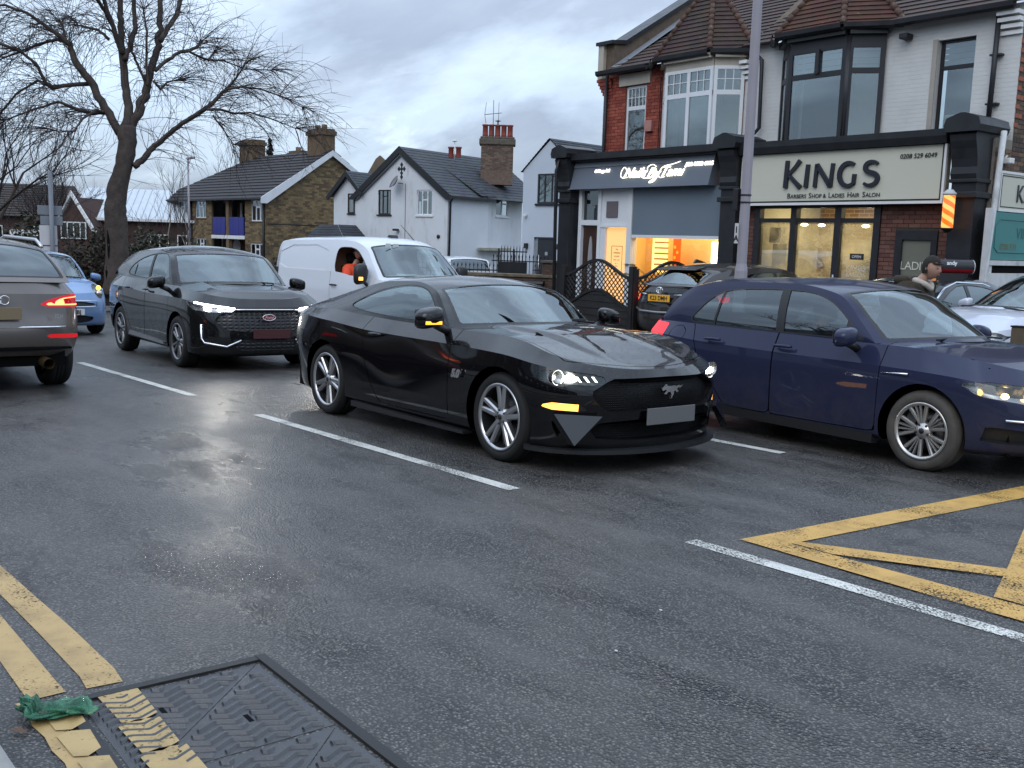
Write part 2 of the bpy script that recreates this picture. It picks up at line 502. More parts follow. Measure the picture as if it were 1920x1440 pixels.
def greenhouse(rail, centre, edge, Nu=72, M=14, ex=2.0, ez=2.2, bulge=.02, us=None, nv=14):
 n = len(rail); k = np.arange(n, dtype=float) if us is None else np.array(us, float)
 u = np.linspace(k[0], k[-1], Nu)
 Rr = pchip(k, np.array(rail, float), u); Cc = pchip(k, np.array(centre, float), u)
 t = np.linspace(-1, 1, 2 * M + 1); P = np.zeros((Nu, 2 * M + 1, 3)); U = np.zeros(P.shape[:2]); T = np.zeros(P.shape[:2])
 for i in range(Nu):
  a = np.abs(t)
  P[i, :, 0] = Cc[i, 0] + (Rr[i, 0] - Cc[i, 0]) * a**ex
  P[i, :, 1] = Rr[i, 1] * t
  P[i, :, 2] = Cc[i, 1] + (Rr[i, 2] - Cc[i, 1]) * a**ez
  U[i] = u[i]; T[i] = t
 top = quads(P, U, T, flip=False)
 e = edge[np.argsort(edge[:, 0])]; yb = np.interp(Rr[:, 0], e[:, 0], e[:, 1]); zb = np.interp(Rr[:, 0], e[:, 0], e[:, 2])
 v = np.linspace(0, 1, nv); B = np.stack([Rr[:, 0], yb, zb], 1)
 Q = B[None] + (Rr - B)[None] * v[:, None, None]
 Q[:, :, 1] += bulge * (4 * v * (1 - v))[:, None] * np.clip((Rr[:, 2] - zb) / .3, 0, 1)[None]
 UU = np.repeat(u[None], nv, 0); TT = np.repeat(v[:, None], Nu, 1)
 sl = quads(Q, UU, TT, flip=False)
 Qm = Q * np.array([1, -1, 1]); sr = quads(Qm, UU, TT, flip=True)
 return top, sl, sr
def arch_cut(S, xa, za, r):
 """wheel opening: returns the kept surface plus dark inner lips"""
 inn, keep = split(S, lambda V: np.maximum(np.hypot(V[:, 0] - xa, V[:, 2] - za) - r, .3 - np.abs(V[:, 1])))
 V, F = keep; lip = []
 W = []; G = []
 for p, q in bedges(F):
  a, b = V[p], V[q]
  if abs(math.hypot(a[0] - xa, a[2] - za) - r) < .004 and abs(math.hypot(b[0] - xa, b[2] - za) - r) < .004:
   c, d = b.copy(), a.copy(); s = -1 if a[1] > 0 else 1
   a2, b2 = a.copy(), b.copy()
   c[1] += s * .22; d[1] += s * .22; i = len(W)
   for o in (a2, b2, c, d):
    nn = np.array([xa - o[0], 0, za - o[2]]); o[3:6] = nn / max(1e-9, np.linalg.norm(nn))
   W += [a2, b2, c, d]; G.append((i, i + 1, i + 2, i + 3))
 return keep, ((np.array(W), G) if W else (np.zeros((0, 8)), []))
def gap_cut(S, d, w=.004):
 """separate a panel (d<0) from S with a dark shut line; returns panel, rest, gap strip"""
 a, rest = split(S, lambda V: d(V) - w)
 panel, strip = split(a, lambda V: d(V) + w)
 return panel, rest, shift(strip, -.008)
# ------------------------------------------------------------------ wheels
def wheel_meshes(key, R, rimR, width, style, rim_m, dark_m=None):
 """tyre, rim and brake disc as shared meshes; axis along y, outer face towards -y"""
 dark_m = dark_m or ALUD
 w = width / 2; t = MB().mat(RUBBER)
 P = [(rimR - .004, -w + .012), (rimR + .012, -w), (rimR + .3 * (R - rimR), -w - .006), (rimR + .75 * (R - rimR), -w - .002), (R - .018, -w + .010), (R - .004, -w + .028), (R, -w + .05)]
 for k in range(1, 4):
  y = -w + .05 + (2 * w - .1) * k / 4; P += [(R, y - .006), (R - .008, y - .004), (R - .008, y + .004), (R, y + .006)]
 P += [(R, w - .05), (R - .018, w - .01), (rimR + .012, w), (rimR - .004, w - .012)]
 t.lathe(P, 56, axis='y')
 r = MB().mat(rim_m); r.smooth = True
 r.lathe([(rimR + .004, -w + .004), (rimR + .002, -w - .004), (rimR - .012, -w - .002), (rimR - .022, -w + .012)], 56, axis='y')
 r.mat(dark_m).lathe([(rimR - .021, -w + .011), (rimR - .03, -w + .05), (rimR - .04, w)], 56, axis='y')
 r.mat(dark_m).lathe([(rimR - .039, w - .02), (.02, w - .06)], 40, axis='y')
 r.mat(rim_m)
 def spoke(a0, a1, r0, r1, w0, w1, y0, y1, dep, bev=.25):
  c0 = Vector((math.cos(a0), 0, math.sin(a0))); c1 = Vector((math.cos(a1), 0, math.sin(a1)))
  p0, p1 = c0 * r0, c1 * r1; d = (p1 - p0).normalized(); s = Vector((-d.z, 0, d.x)); Y = Vector((0, 1, 0))
  V = []
  for p, ww, y in ((p0, w0, y0), (p1, w1, y1)):
   V += [p - s * ww / 2 + Y * (y + dep), p - s * ww / 2 + Y * (y + .012), p - s * ww * (.5 - bev) + Y * y, p + s * ww * (.5 - bev) + Y * y, p + s * ww / 2 + Y * (y + .012), p + s * ww / 2 + Y * (y + dep)]
  r.raw([tuple(x) for x in V], [(j, j + 1, j + 7, j + 6) for j in range(5)] + [(5, 0, 6, 11), (0, 5, 4, 3, 2, 1), (6, 7, 8, 9, 10, 11)], False)
 def hub(rr, y, n=5, lug=.055):
  r.lathe([(0.0, y - .004), (.03, y - .004), (.034, y), (rr, y + .004), (rr + .01, y + .05)], 30, axis='y')
  r.mat(BLACKP)
  for k in range(n):
   a = 2 * math.pi * (k + .5) / n
   M = Matrix.Translation((lug * math.cos(a), y - .001, lug * math.sin(a)))
   r.lathe([(0, -.003), (.009, -.003), (.010, .006)], 8, M, 'y')
  r.lathe([(0, y - .008), (.022, y - .007), (.024, y - .002)], 16, axis='y'); r.mat(rim_m)
 TAU = 2 * math.pi; yo = -w + .006
 if style == 'five_split':
  for k in range(5):
   a = TAU * k / 5 + math.pi / 2
   for s in (-1, 1):
    spoke(a + s * .20, a + s * .165, .05, rimR - .012, .050, .042, yo + .012, yo + .002, .05)
   spoke(a, a, .05, rimR * .5, .03, .012, yo + .03, yo + .03, .03)
  hub(.07, yo + .012)
 elif style == 'ten_thin':
  for k in range(5):
   a = TAU * k / 5 + .3
   for s, ww in ((-.36, .026), (-.10, .010), (.10, .010), (.36, .026)):
    spoke(a + s * .55, a + s, .05, rimR - .012, ww, ww + .008, yo + .02, yo + .004, .03)
  hub(.06, yo + .014)
 elif style == 'five_double':
  for k in range(5):
   a = TAU * k / 5 + math.pi / 2
   for s in (-1, 1): spoke(a + s * .28, a + s * .2, .05, rimR - .012, .036, .05, yo + .012, yo + .004, .04)
  hub(.065, yo + .012)
 else:
  for k in range(10):
   a = TAU * k / 10; spoke(a, a, .05, rimR - .01, .03, .04, yo + .012, yo + .004, .03)
  hub(.065, yo + .012)
 b = MB().mat(principled('brake_disc', (.20, .20, .20), .4, metal=.9)).lathe([(.06, -.004), (rimR * .72, -.004), (rimR * .72, .02)], 36, axis='y')
 b.mat(principled('brake_caliper', (.05, .05, .05), .5)).box(rimR * .42, rimR * .8, -.05, .03, -.09, .09)
 return t.mesh('wheel'), r.mesh('rim'), b.mesh('brake_disc')
def put_wheels(car, key, spots, R, rimR, width, style, rim_m, dark_m=None, steer=0):
 ms = wheel_meshes(key, R, rimR, width, style, rim_m, dark_m)
 for x, y in spots:
  o = mesh_obj('wheel', ms[0], car, (x, y, R - .004))
  o.rotation_euler = (0, R_.random() * 6, (math.pi if y > 0 else 0) + (steer if x > -1 else 0))
  mesh_obj('rim', ms[1], o); mesh_obj('brake_disc', ms[2], o)
def seat_shape(b, x, y, z=.3, w=.25, hr=True):
 b.bbox(x - .25, x + .27, y - w, y + w, z, z + .18, .05)
 M = Matrix.Translation((x - .24, y, z + .12)) @ Matrix.Rotation(rad(-16), 4, 'Y')
 b.bbox(-.09, .08, -w, w, 0, .58, .05, M)
 if hr: b.bbox(-.06, .06, -.13, .13, .62, .80, .045, M)
def interior(car, seats, floor, wheel=None, dash=None, m=None):
 m = m or principled('car_trim', (.02, .02, .021), .8, spec=.2)
 b = MB().mat(m)
 x0, x1, w, z = floor; b.box(x0, x1, -w, w, z - .05, z)
 for s in seats: seat_shape(b, *s)
 if dash:
  xa, xb, w2, zt = dash; b.prism([(xa, z), (xb, z), (xb, zt - .08), (xb - .25, zt), (xa, zt - .06)], -w2, w2, 'y')
 o = b.build('interior', car)
 if wheel:
  x, y, zz = wheel; M = Matrix.Translation((x, y, zz)) @ Matrix.Rotation(rad(-65), 4, 'Y')
  s = MB().mat(m); s.smooth = True
  ring = [(.18 * math.cos(t), .18 * math.sin(t)) for t in np.linspace(0, 2 * math.pi, 25)]
  s.tube([tuple(M @ Vector((p, q, 0))) for p, q in ring], .014, 8, False)
  s.tube([tuple(M @ Vector((-.17, 0, 0))), tuple(M @ Vector((.17, 0, 0)))], .016, 6).tube([tuple(M @ Vector((0, 0, -.02))), tuple(M @ Vector((0, -.17, 0)))], .016, 6)
  s.ball(tuple(M @ Vector((0, 0, 0))), .055, 10)
  s.build('steering_wheel', car)
def mirror_part(car, m, x, y, z, side, size=(.09, .22, .15), lamp=None):
 """door mirror: shell, glass behind, stalk; side = -1 right, 1 left"""
 sx, sy, sz = size; b = MB().mat(m); b.smooth = True
 bm = bmesh.new(); bmesh.ops.create_uvsphere(bm, u_segments=20, v_segments=14, radius=1)
 for v in bm.verts:
  a = v.co;
  px = math.copysign(abs(a.x)**.75, a.x); py = math.copysign(abs(a.y)**.65, a.y); pz = math.copysign(abs(a.z)**.65, a.z)
  v.co = Vector((x + (px * sx if px > 0 else px * sx * .35), y + side * (sy * .5 + py * side * sy * .5), z + pz * sz * .5 - .02 * py * side))
 b.bm(bm, None, True)
 o = b.build('door_mirror', car)
 g = MB().mat(CHROME).box(x - sx * .37, x - sx * .36, min(y + side * sy * .1, y + side * sy * .9), max(y + side * sy * .1, y + side * sy * .9), z - sz * .38, z + sz * .38)
 g.build('mirror_glass', o)
 MB().mat(BLACKP).tube([(x, y + side * .06, z - sz * .35), (x + .01, y - side * .10, z - sz * .75)], [.03, .035], 8).build('mirror_stalk', o)
 if lamp: MB().mat(lamp[0]).box(x + lamp[1], x + lamp[2], *sorted((y + side * sy * lamp[3], y + side * sy * lamp[4])), z - sz * .30, z - sz * .14).build('indicator', o)
 return o
def handle_part(parent, m, x, y, z, side, L=.18):
 b = MB().mat(m); s = side
 b.tube([(x - L / 2, y, z), (x - L / 2 + .02, y + s * .022, z + .002), (x, y + s * .028, z + .003), (x + L / 2 - .02, y + s * .022, z + .002), (x + L / 2, y, z)], [.010, .014, .015, .014, .010], 8)
 return b.build('handle', parent)
# ------------------------------------------------------------------ vehicles
def paint(name, col, metal=0.0, rough=.28, drops=0.0, dirt=None, coat=1.0):
 if name in MATS: return MATS[name]
 m = principled(name, col, rough + .15, metal, .03, coat, .03); t = NT(m); v = t.co('Object')
 n = t.noise(v, 2.2, 6, .6)
 if dirt:
  sp = t.new('ShaderNodeSeparateXYZ'); t.L.new(v, sp.inputs[0])
  low = t.math('MULTIPLY', t.math('SUBTRACT', .75, sp.outputs[2], clamp=True), 1.5, clamp=True)
  spl = t.math('MULTIPLY', low, t.ramp(t.noise(v, 9, 8, .7), [(.35, .1), (.75, .8)]), clamp=True)
  t.set('Base Color', t.mix(spl, col, dirt)); t.set('Coat Weight', t.math('SUBTRACT', coat, t.math('MULTIPLY', spl, 1.0), clamp=True))
  t.set('Roughness', t.math('ADD', rough, t.math('MULTIPLY', spl, .45), clamp=True))
 else:
  t.set('Coat Roughness', t.ramp(n, [(.3, .015), (.75, .07)]))
 if drops:
  gn = t.new('ShaderNodeNewGeometry'); sz = t.new('ShaderNodeSeparateXYZ'); t.L.new(gn.outputs['True Normal'], sz.inputs[0]); upm = t.ramp(sz.outputs[2], [(.45, 0), (.8, 1)])
  d = t.voro(v, 62, 'F1'); dd = t.ramp(d, [(.0, 1), (.30, .0)])
  pick = t.ramp(t.noise(v, 34, 2, .5), [(.50, 0), (.56, 1)])
  bp = t.bump(t.math('MULTIPLY', t.math('MULTIPLY', dd, pick), upm), .004 * drops, .9)
  t.set('Normal', bp)
  if t.b.inputs.get('Coat Normal'): t.set('Coat Normal', bp)
 return m
class Body:
 def __init__(s, lines, creases=(), **k):
  s.ch, s.edge = lower_body(lines, creases, **k); s.lip = []; s.gaps = []
  e = s.edge; s.edge = e
 def add(s, S): s.ch.append(S)
 def arch(s, xa, za, r):
  o = []
  for S in s.ch:
   a, l = arch_cut(S, xa, za, r); o.append(a); s.lip.append(l)
  s.ch = o
 def cut(s, d):
  i = []; o = []
  for S in s.ch:
   a, b = split(S, d); i.append(a); o.append(b)
  s.ch = o; return join(*i)
 def gap(s, d, w=.004):
  p = []; o = []
  for S in s.ch:
   a, b, g = gap_cut(S, d, w); p.append(a); o.append(b); s.gaps.append(g)
  s.ch = o; return join(*p)
 def build(s, car, m, name='body'):
  return surf_obj(name, [(join(*s.ch), m), (join(*s.lip), DARK), (join(*s.gaps), GAP)], car)
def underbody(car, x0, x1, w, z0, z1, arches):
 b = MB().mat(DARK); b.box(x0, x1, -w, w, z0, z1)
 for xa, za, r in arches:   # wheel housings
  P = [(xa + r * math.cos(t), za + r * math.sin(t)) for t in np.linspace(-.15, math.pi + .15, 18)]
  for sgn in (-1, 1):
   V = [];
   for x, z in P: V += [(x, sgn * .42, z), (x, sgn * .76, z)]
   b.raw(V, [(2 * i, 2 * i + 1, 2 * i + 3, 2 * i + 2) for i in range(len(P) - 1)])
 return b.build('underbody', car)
def side(sgn): return lambda V: V[:, 1] * -sgn     # negative on the wanted side
def plate(car, x, y, z, w, h, m, face=1, text_=None, tm=None, tilt=0):
 b = MB().mat(m); b.bbox(min(x, x + face * .012), max(x, x + face * .012), y - w / 2, y + w / 2, z - h / 2, z + h / 2, .004)
 o = b.build('number_plate', car)
 if text_:
  M = Matrix.Translation((x + face * .0145, y, z - h * .30)) @ Matrix.Rotation(face * math.pi / 2, 4, 'Z') @ Matrix.Rotation(math.pi / 2, 4, 'X')
  text('lettering', text_, h * .88, o, tm, M, .001, bold=.002, space=1.0)
 return o
def glazing(top, sl, sr, ws, bl, sides, gm, frame_m, gm_rear=None, trim=.012):
 """cut screens and side windows out of a greenhouse; returns body chunks, black borders, panes"""
 panes = []; bord = []
 def rect(u0, u1, tm, r=.06):
  return lambda V: np.maximum(np.maximum(V[:, 6] - u1, u0 - V[:, 6]) * .28, (np.abs(V[:, 7]) - tm) * .6)
 for nm, reg, g in (('windscreen', ws, gm), ('rear_window', bl, gm_rear or gm)):
  if reg is None: continue
  d = rect(*reg); a, top = split(top, d); p, br = split(a, lambda V: d(V) + .022)
  bord.append(br); panes.append((nm, shift(p, -.004), g))
 out = [top]
 for S, sg in ((sl, 1), (sr, -1)):
  for nm, poly, g, rn in sides:
   d = region(poly, 0, 2, rn); a, S = split(S, d); p, br = split(a, lambda V: d(V) + trim)
   bord.append(br)
   if p[1]: panes.append((nm, shift(p, -.006), g))
  out.append(S)
 return out, bord, panes
def copy_tree(o, parent=None):
 c = o.copy(); link(c); c.parent = parent
 if parent is not None: c.matrix_parent_inverse = o.matrix_parent_inverse
 for ch in list(o.children): copy_tree(ch, c)
 return c
PL_GREY = principled('plate_grey', (.13, .13, .13), .5)
def mustang():
 car = empty('sports_coupe', (-5.72, 5.72, 0), -.028, 'glossy black sports coupe with silver five-spoke wheels, galloping horse badge and amber indicator lit', 'car', 'vehicles queuing in the road')
 car.location.y = 5.70
 P = paint('black_gloss', (.0022, .0022, .003), 0, .25, 1.0)
 ln = [
  dict(xr=-3.62, xf=.80, Lr=.7, Lf=.62, nr=2.8, nf=2.3, w=[(-4, .84), (1, .84)], z=[(-3.8, .30), (-3.2, .17), (-.5, .165), (.3, .16), (.8, .15)]),
  dict(xr=-3.72, xf=.83, Lr=.75, Lf=.62, nr=2.7, nf=2.35, w=[(-4, .90), (-2.7, .93), (-1.4, .925), (0, .93), (1, .92)], z=[(-3.9, .36), (-3.2, .24), (-2.0, .225), (-.5, .22), (.4, .20), (.8, .19)]),
  dict(xr=-3.82, xf=.85, Lr=.8, Lf=.60, nr=2.4, nf=2.35, w=[(-4, .92), (-2.7, .955), (-1.5, .945), (0, .955), (.4, .94), (1, .93)], z=[(-3.9, .50), (-2.7, .40), (-1.2, .40), (0, .40), (.85, .36)]),
  dict(xr=-3.86, xf=.875, Lr=.8, Lf=.60, nr=2.6, nf=2.3, w=[(-4, .92), (-2.7, .975), (-1.5, .935), (0, .965), (.4, .945), (1, .93)], z=[(-3.9, .70), (-2.7, .66), (-1.2, .62), (0, .62), (.87, .56)]),
  dict(xr=-3.86, xf=.85, Lr=.8, Lf=.60, nr=2.4, nf=2.2, w=[(-4, .88), (-3.3, .93), (-2.7, .972), (-1.6, .925), (-.6, .93), (0, .945), (.35, .92), (1, .89)], z=[(-3.9, .95), (-3.3, .95), (-2.7, .925), (-1.8, .865), (-.6, .845), (0, .83), (.4, .78), (.85, .685)]),
  dict(xr=-3.80, xf=.80, Lr=.55, Lf=.52, nr=2.6, nf=2.2, w=[(-4, .74), (-3.4, .78), (-2.8, .835), (-2.2, .825), (-1.5, .80), (-.8, .805), (-.2, .81), (.2, .80), (.6, .76), (.9, .74)], z=[(-3.93, .985), (-3.5, 1.005), (-2.8, 1.02), (-2.2, .995), (-1.5, .968), (-.85, .962), (-.1, .955), (.15, .925), (.4, .855), (.6, .80), (.80, .752)]),
 ]
 B = Body(ln, (2, 4))
 e = B.edge
 def hump(x, y):
  a = np.abs(y); k = np.clip((x + .9) / .5, 0, 1) * np.clip((.62 - x) / .5, 0, 1)
  s = np.clip((.50 + .08 * (-x) - a) / .07, 0, 1); s = s * s * (3 - 2 * s)
  return .030 * k * s + .010 * np.clip(1 - np.abs(a - (.20 + .25 * np.clip(x + .1, 0, 1))) / .05, 0, 1) * np.clip((x + .1) / .3, 0, 1) * np.clip((.68 - x) / .2, 0, 1)
 hood = cap_patch(e, [(-1.0, 1.0), (-.5, .985), (0, .945), (.4, .865), (.65, .80), (.80, .752)], -.86, None, 3.2, 22, hump)
 deck = cap_patch(e, [(-3.95, 1.0), (-3.4, 1.05), (-3.0, 1.09)], None, -3.0, 3.0, 12)
 rail = [(-.84, .803, .963), (-1.02, .745, 1.13), (-1.24, .685, 1.265), (-1.62, .635, 1.325), (-2.05, .625, 1.315), (-2.55, .64, 1.235), (-3.02, .70, 1.12), (-3.44, .775, 1.01)]
 cen = [(-.50, .99), (-.83, 1.17), (-1.16, 1.325), (-1.62, 1.385), (-2.05, 1.378), (-2.65, 1.30), (-3.15, 1.17), (-3.56, 1.05)]
 top, sl, sr = greenhouse(rail, cen, e, Nu=84, M=18, bulge=.02)
 dlo = [(-2.52, 1.085), (-2.30, 1.185), (-2.02, 1.263), (-1.62, 1.305), (-1.34, 1.27), (-1.17, 1.175), (-.955, .988), (-1.4, .985), (-2.05, 1.008), (-2.46, 1.05)]
 q = [(-2.9, .8), (-2.06, .8), (-1.93, 1.4), (-2.9, 1.4)]
 dq = region(q, 0, 2, 0)
 ch, bord, panes = glazing(top, sl, sr, (.10, 2.0, .94), (4.25, 6.5, .88), [('side_window', dlo, GLASS_CAR, 2)], GLASS_CAR, BLACKP)
 for r in (0, -2.72): B.arch(r, .345, .385)
 B.add(hood); B.add(deck)
 # bonnet shut line and door
 fr = lambda V: .35 - V[:, 0]
 bon = B.gap(lambda V: np.maximum(np.maximum(np.abs(V[:, 1]) - (.775 - .10 * np.clip(V[:, 0] - .1, 0, 1)), V[:, 0] - (.755 - .42 * V[:, 1]**2)), np.maximum(-.80 - V[:, 0], .70 - V[:, 2])), .0035)
 grille = B.cut(region([(-.50, .695), (0, .70), (.50, .695), (.665, .60), (.65, .55), (.54, .455), (-.54, .455), (-.65, .55), (-.665, .60)], 1, 2, 0, fr))
 lowg = B.cut(region([(-.56, .395), (.56, .395), (.66, .33), (.62, .24), (-.62, .24), (-.66, .33)], 1, 2, 1, fr))
 ven = []; hl = []; drl = []
 for s in (-1, 1):
  ven.append(B.cut(region([(s * .82, .44), (s * .88, .44), (s * .84, .28), (s * .80, .26)], 1, 2, 1, fr)))
  hl.append(B.cut(region([(s * .955, .700), (s * .90, .745), (s * .80, .750), (s * .52, .715), (s * .57, .645), (s * .90, .660)], 1, 2, 1, fr)))
  drl.append(B.cut(region([(s * .905, .470), (s * .905, .530), (s * .665, .517), (s * .665, .458)], 1, 2, 0, fr)))
 tls = [B.cut(region([(s * .30, .90), (s * .74, .90), (s * .74, .78), (s * .30, .78)], 1, 2, 0, lambda V: V[:, 0] + 3.3)) for s in (-1, 1)]
 doors = []
 dp = [(-.655, .235), (-.645, 1.1), (-2.02, 1.1), (-2.03, .93), (-1.985, .60), (-1.87, .40), (-1.76, .27), (-1.70, .235)]
 for s in (-1, 1):
  dd = region(dp, 0, 2, 0, side(s)); doors.append((s, B.gap(dd)))
 body = B.build(car, P)
 surf_obj('bonnet', [(bon, P)], car)
 # bonnet vents
 zf = prof([(-1.0, 1.0), (-.5, .985), (0, .945), (.4, .865)])
 for s in (-1, 1):
  z1, z2 = float(zf(np.array([-.16]))[0]) + .019, float(zf(np.array([-.04]))[0]) + .019
  z3 = float(zf(np.array([.03]))[0]) + .016
  bv = MB().mat(DARK)
  bv.raw([(-.30, s * .25, z1 + .022), (-.10, s * .25, z2 + .010), (.0, s * .25, z3), (-.02, s * .50, z3 - .004), (-.12, s * .50, z2 + .004), (-.07, s * .30, z2 + .005), (-.30, s * .29, z1 + .020)][::s], [(0, 1, 2, 3, 4, 5, 6)], False)
  bv.build('bonnet_vent', car)
 surf_obj('roof', [(join(*ch), P), (join(*bord), BLACKP)], car)
 for nm, S, g in panes:
  if nm == 'side_window':
   a, b_ = split(S, dq)
   for x_, n_ in ((b_, 'side_window'), (a, 'quarter_window')):
    l, r = split(x_, lambda V: V[:, 1])
    for y_ in (l, r): surf_obj(n_, [(y_, g)], car)
  else: surf_obj(nm, [(S, g)], car)
 # shut pillar between the side windows
 gm = principled('grille_black', (.003, .003, .0035), .5, spec=.2); t = NT(gm)
 t.set('Normal', t.bump(t.voro(t.mapping(t.co('Object'), (.2, 1, 1)), 60, 'DISTANCE_TO_EDGE', rnd=.25), .012, .9))
 g = surf_obj('grille', [(recess(grille, .05), gm)], car)
 surf_obj('lower_grille', [(recess(lowg, .06), gm)], car)
 for v in ven: surf_obj('bumper_vent', [(recess(v, .05), DARK)], car)
 for s, d in doors:
  o = surf_obj('door', [(solid(d, .02), P)], car)
  handle_part(o, P, -1.80, s * .935, .845, s, .2)
  if s < 0:
   M = Matrix.Translation((-.50, -.985, .60)) @ Matrix.Rotation(math.pi / 2, 4, 'X')
   text('engine_badge', '5.0', .085, car, CHROME, M, .004, shear=.25, bold=.006)
 HL = glow('headlight_lit', (1, .97, .86), 14); HLs = glow('headlight_strip', (1, .98, .92), 3.0)
 AMB = glow('amber_lit', (1, .43, .07), 2.4); AMB2 = glow('amber_dim', (1, .42, .03), 1.5)
 hm = principled('lamp_inner', (.30, .30, .31), .25, metal=.8)
 for s, S in zip((-1, 1), hl):
  o = surf_obj('headlight', [(recess(S, .07), principled('lamp_black', (.01, .01, .011), .3))], car)
  b = MB().mat(hm); x0, y0 = .585, s * .80
  b.lathe([(.0, -.02), (.046, -.02), (.050, .03), (.056, .032)], 20, Matrix.Translation((.54, s * .845, .70)), 'x')
  b.build('lamp_ring', o); b = MB().mat(HL).ball((.60, s * .745, .693), .036, 16, (.5, 2.3, .80)); b.build('bulb', o); b = MB()
  b.mat(HLs)
  for k in range(3):
   yy = s * (.715 - .055 * k); b.raw([(.66 + .025 * k, yy, .670), (.67 + .025 * k, yy - s * .016, .668), (.655 + .025 * k, yy + s * .012, .708), (.645 + .025 * k, yy + s * .028, .710)], [(0, 1, 2, 3)], False)
  b.build('daylight_bars', o, kind='stuff'); surf_obj('headlight_cover', [(shift(S, -.003), GLASS_CLEAR)], o)
 for s, S in zip((-1, 1), drl):
  a, b2 = split(S, lambda V: .735 - np.abs(V[:, 1]))
  o = surf_obj('indicator', [(recess(b2, .01), BLACKP), (recess(a, .006), AMB)], car)
 # splitter, sill blades, diffuser
 b = MB().mat(principled('satin_black', (.014, .014, .015), .4))
 ed = B.ch and e
 def contour(L, off, z, th, xa):
  wf = prof(L['w']); ph = np.linspace(0, math.pi / 2, 18)
  pts = []
  for p_ in ph:
   s_ = 1 - math.cos(p_)**(2 / L['nf']); en = math.sin(p_)**(2 / L['nf']); x = L['xf'] - L['Lf'] * s_
   pts.append((x, float(wf(np.array([x]))[0]) * en))
  pts = [p for p in pts if p[0] >= xa]
  full = [(x, -y) for x, y in pts[::-1]] + pts[1:]
  V = []
  for x, y in full:
   c = .05 * min(1, abs(y) / .8)
   V += [(x + off, y * (1 + off * .55), z + c * .3 - .012), (x + off, y * (1 + off * .55), z + c * .3 + th), (x - .15, y * .86, z + th + .03), (x - .15, y * .86, z)]
  n = len(full); b.raw(V, [(4 * i + j, 4 * i + (j + 1) % 4, 4 * i + 4 + (j + 1) % 4, 4 * i + 4 + j) for i in range(n - 1) for j in range(4)] + [(0, 1, 2, 3), (4 * n - 4, 4 * n - 3, 4 * n - 2, 4 * n - 1)], False)
 contour(ln[1], .055, .150, .018, .25); b.build('front_splitter', car)
 for s in (-1, 1):
  b = MB().mat(MATS['satin_black'])
  b.prism([(-2.20, .15), (-.42, .15), (-.42, .175), (-2.20, .20)], s * .86, s * .955, 'y'); b.build('side_skirt', car)
 for s in (-1, 1):
  MB().mat(P).raw([(.60, s * .895, .445), (.815, s * .62, .435), (.775, s * .845, .235), (.56, s * .90, .43), (.77, s * .62, .42), (.70, s * .84, .235)], [(0, 1, 2), (5, 4, 3), (0, 3, 4, 1), (1, 4, 5, 2), (2, 5, 3, 0)], False).build('sky_tilted_fin', car)  # bumper fins added, tilted upwards so their black gloss reflects the sky
 pony = MB().mat(CHROME)
 poly = [(-.105, .028), (-.085, .047), (-.068, .05), (-.055, .062), (-.045, .05), (-.012, .046), (.03, .05), (.055, .045), (.08, .052), (.105, .04), (.122, .05), (.10, .03), (.072, .032), (.060, .018), (.080, .005), (.060, -.006), (.045, .010), (.030, .006), (.022, -.02), (-.002, -.052), (.004, -.02), (-.012, .004), (-.035, .004), (-.050, -.012), (-.082, -.010), (-.066, .002), (-.050, .016), (-.066, .022), (-.076, .018), (-.092, .014)]
 M = Matrix.Translation((.862, .02, .585))
 pony.prism([(y, z) for y, z in poly], .0, .02, 'x', M); pony.build('horse_badge', car)
 plate(car, .885, .02, .415, .52, .125, PL_GREY)
 mirror_part(car, P, -.84, -.90, 1.05, -1, (.12, .25, .17), (AMB2, .05, .115, .25, .85))
 mirror_part(car, P, -.86, .90, 1.045, 1, (.10, .23, .15))
 put_wheels(car, 'm', [(0, -.80), (0, .80), (-2.72, -.81), (-2.72, .81)], .345, .257, .25, 'five_split', ALU, steer=-.02)
 underbody(car, -3.7, .6, .72, .18, .42, [(0, .345, .385), (-2.72, .345, .385)])
 interior(car, [(-1.75, -.38, .30), (-1.75, .38, .30), (-2.5, -.34, .32, .22, False), (-2.5, .34, .32, .22, False)], (-3.0, -.3, .78, .30), (-1.12, -.38, .90), (-.25, -.85, .72, .93))
 # wipers and tail lamps
 w = MB().mat(BLACKP)
 for y0, y1 in ((-.10, .55), (.62, .05)):
  w.tube([(-.62, y0, 1.005), (-.70, (y0 + y1) / 2, 1.03), (-.66, y1, 1.03)], .010, 5)
 w.build('wiper', car)
 for S in tls: surf_obj('tail_light', [(recess(S, .01), principled('tail_red_dark', (.12, .004, .004), .2, coat=1))], car)
 return car
HLW = None
def lamp_set():
 return (glow('headlight_lit', (1, .97, .86), 14), glow('headlight_strip', (1, .98, .92), 3.0), principled('lamp_inner', (.30, .30, .31), .25, metal=.8), principled('lamp_black', (.01, .01, .011), .3))
def headlamp(car, S, depth, inner, bulbs, cover=None, name='headlight'):
 """recessed housing, bulbs [(pos, radius, material)], clear cover"""
 o = surf_obj(name, [(recess(S, depth), inner)], car)
 if o is None: return None
 for p, r, m in bulbs:
  b = MB().mat(m).ball(p, r, 14, (.6, 1, 1)); b.build('bulb', o)
 surf_obj('lamp_cover', [(shift(S, -.003), cover or GLASS_CLEAR)], o); return o
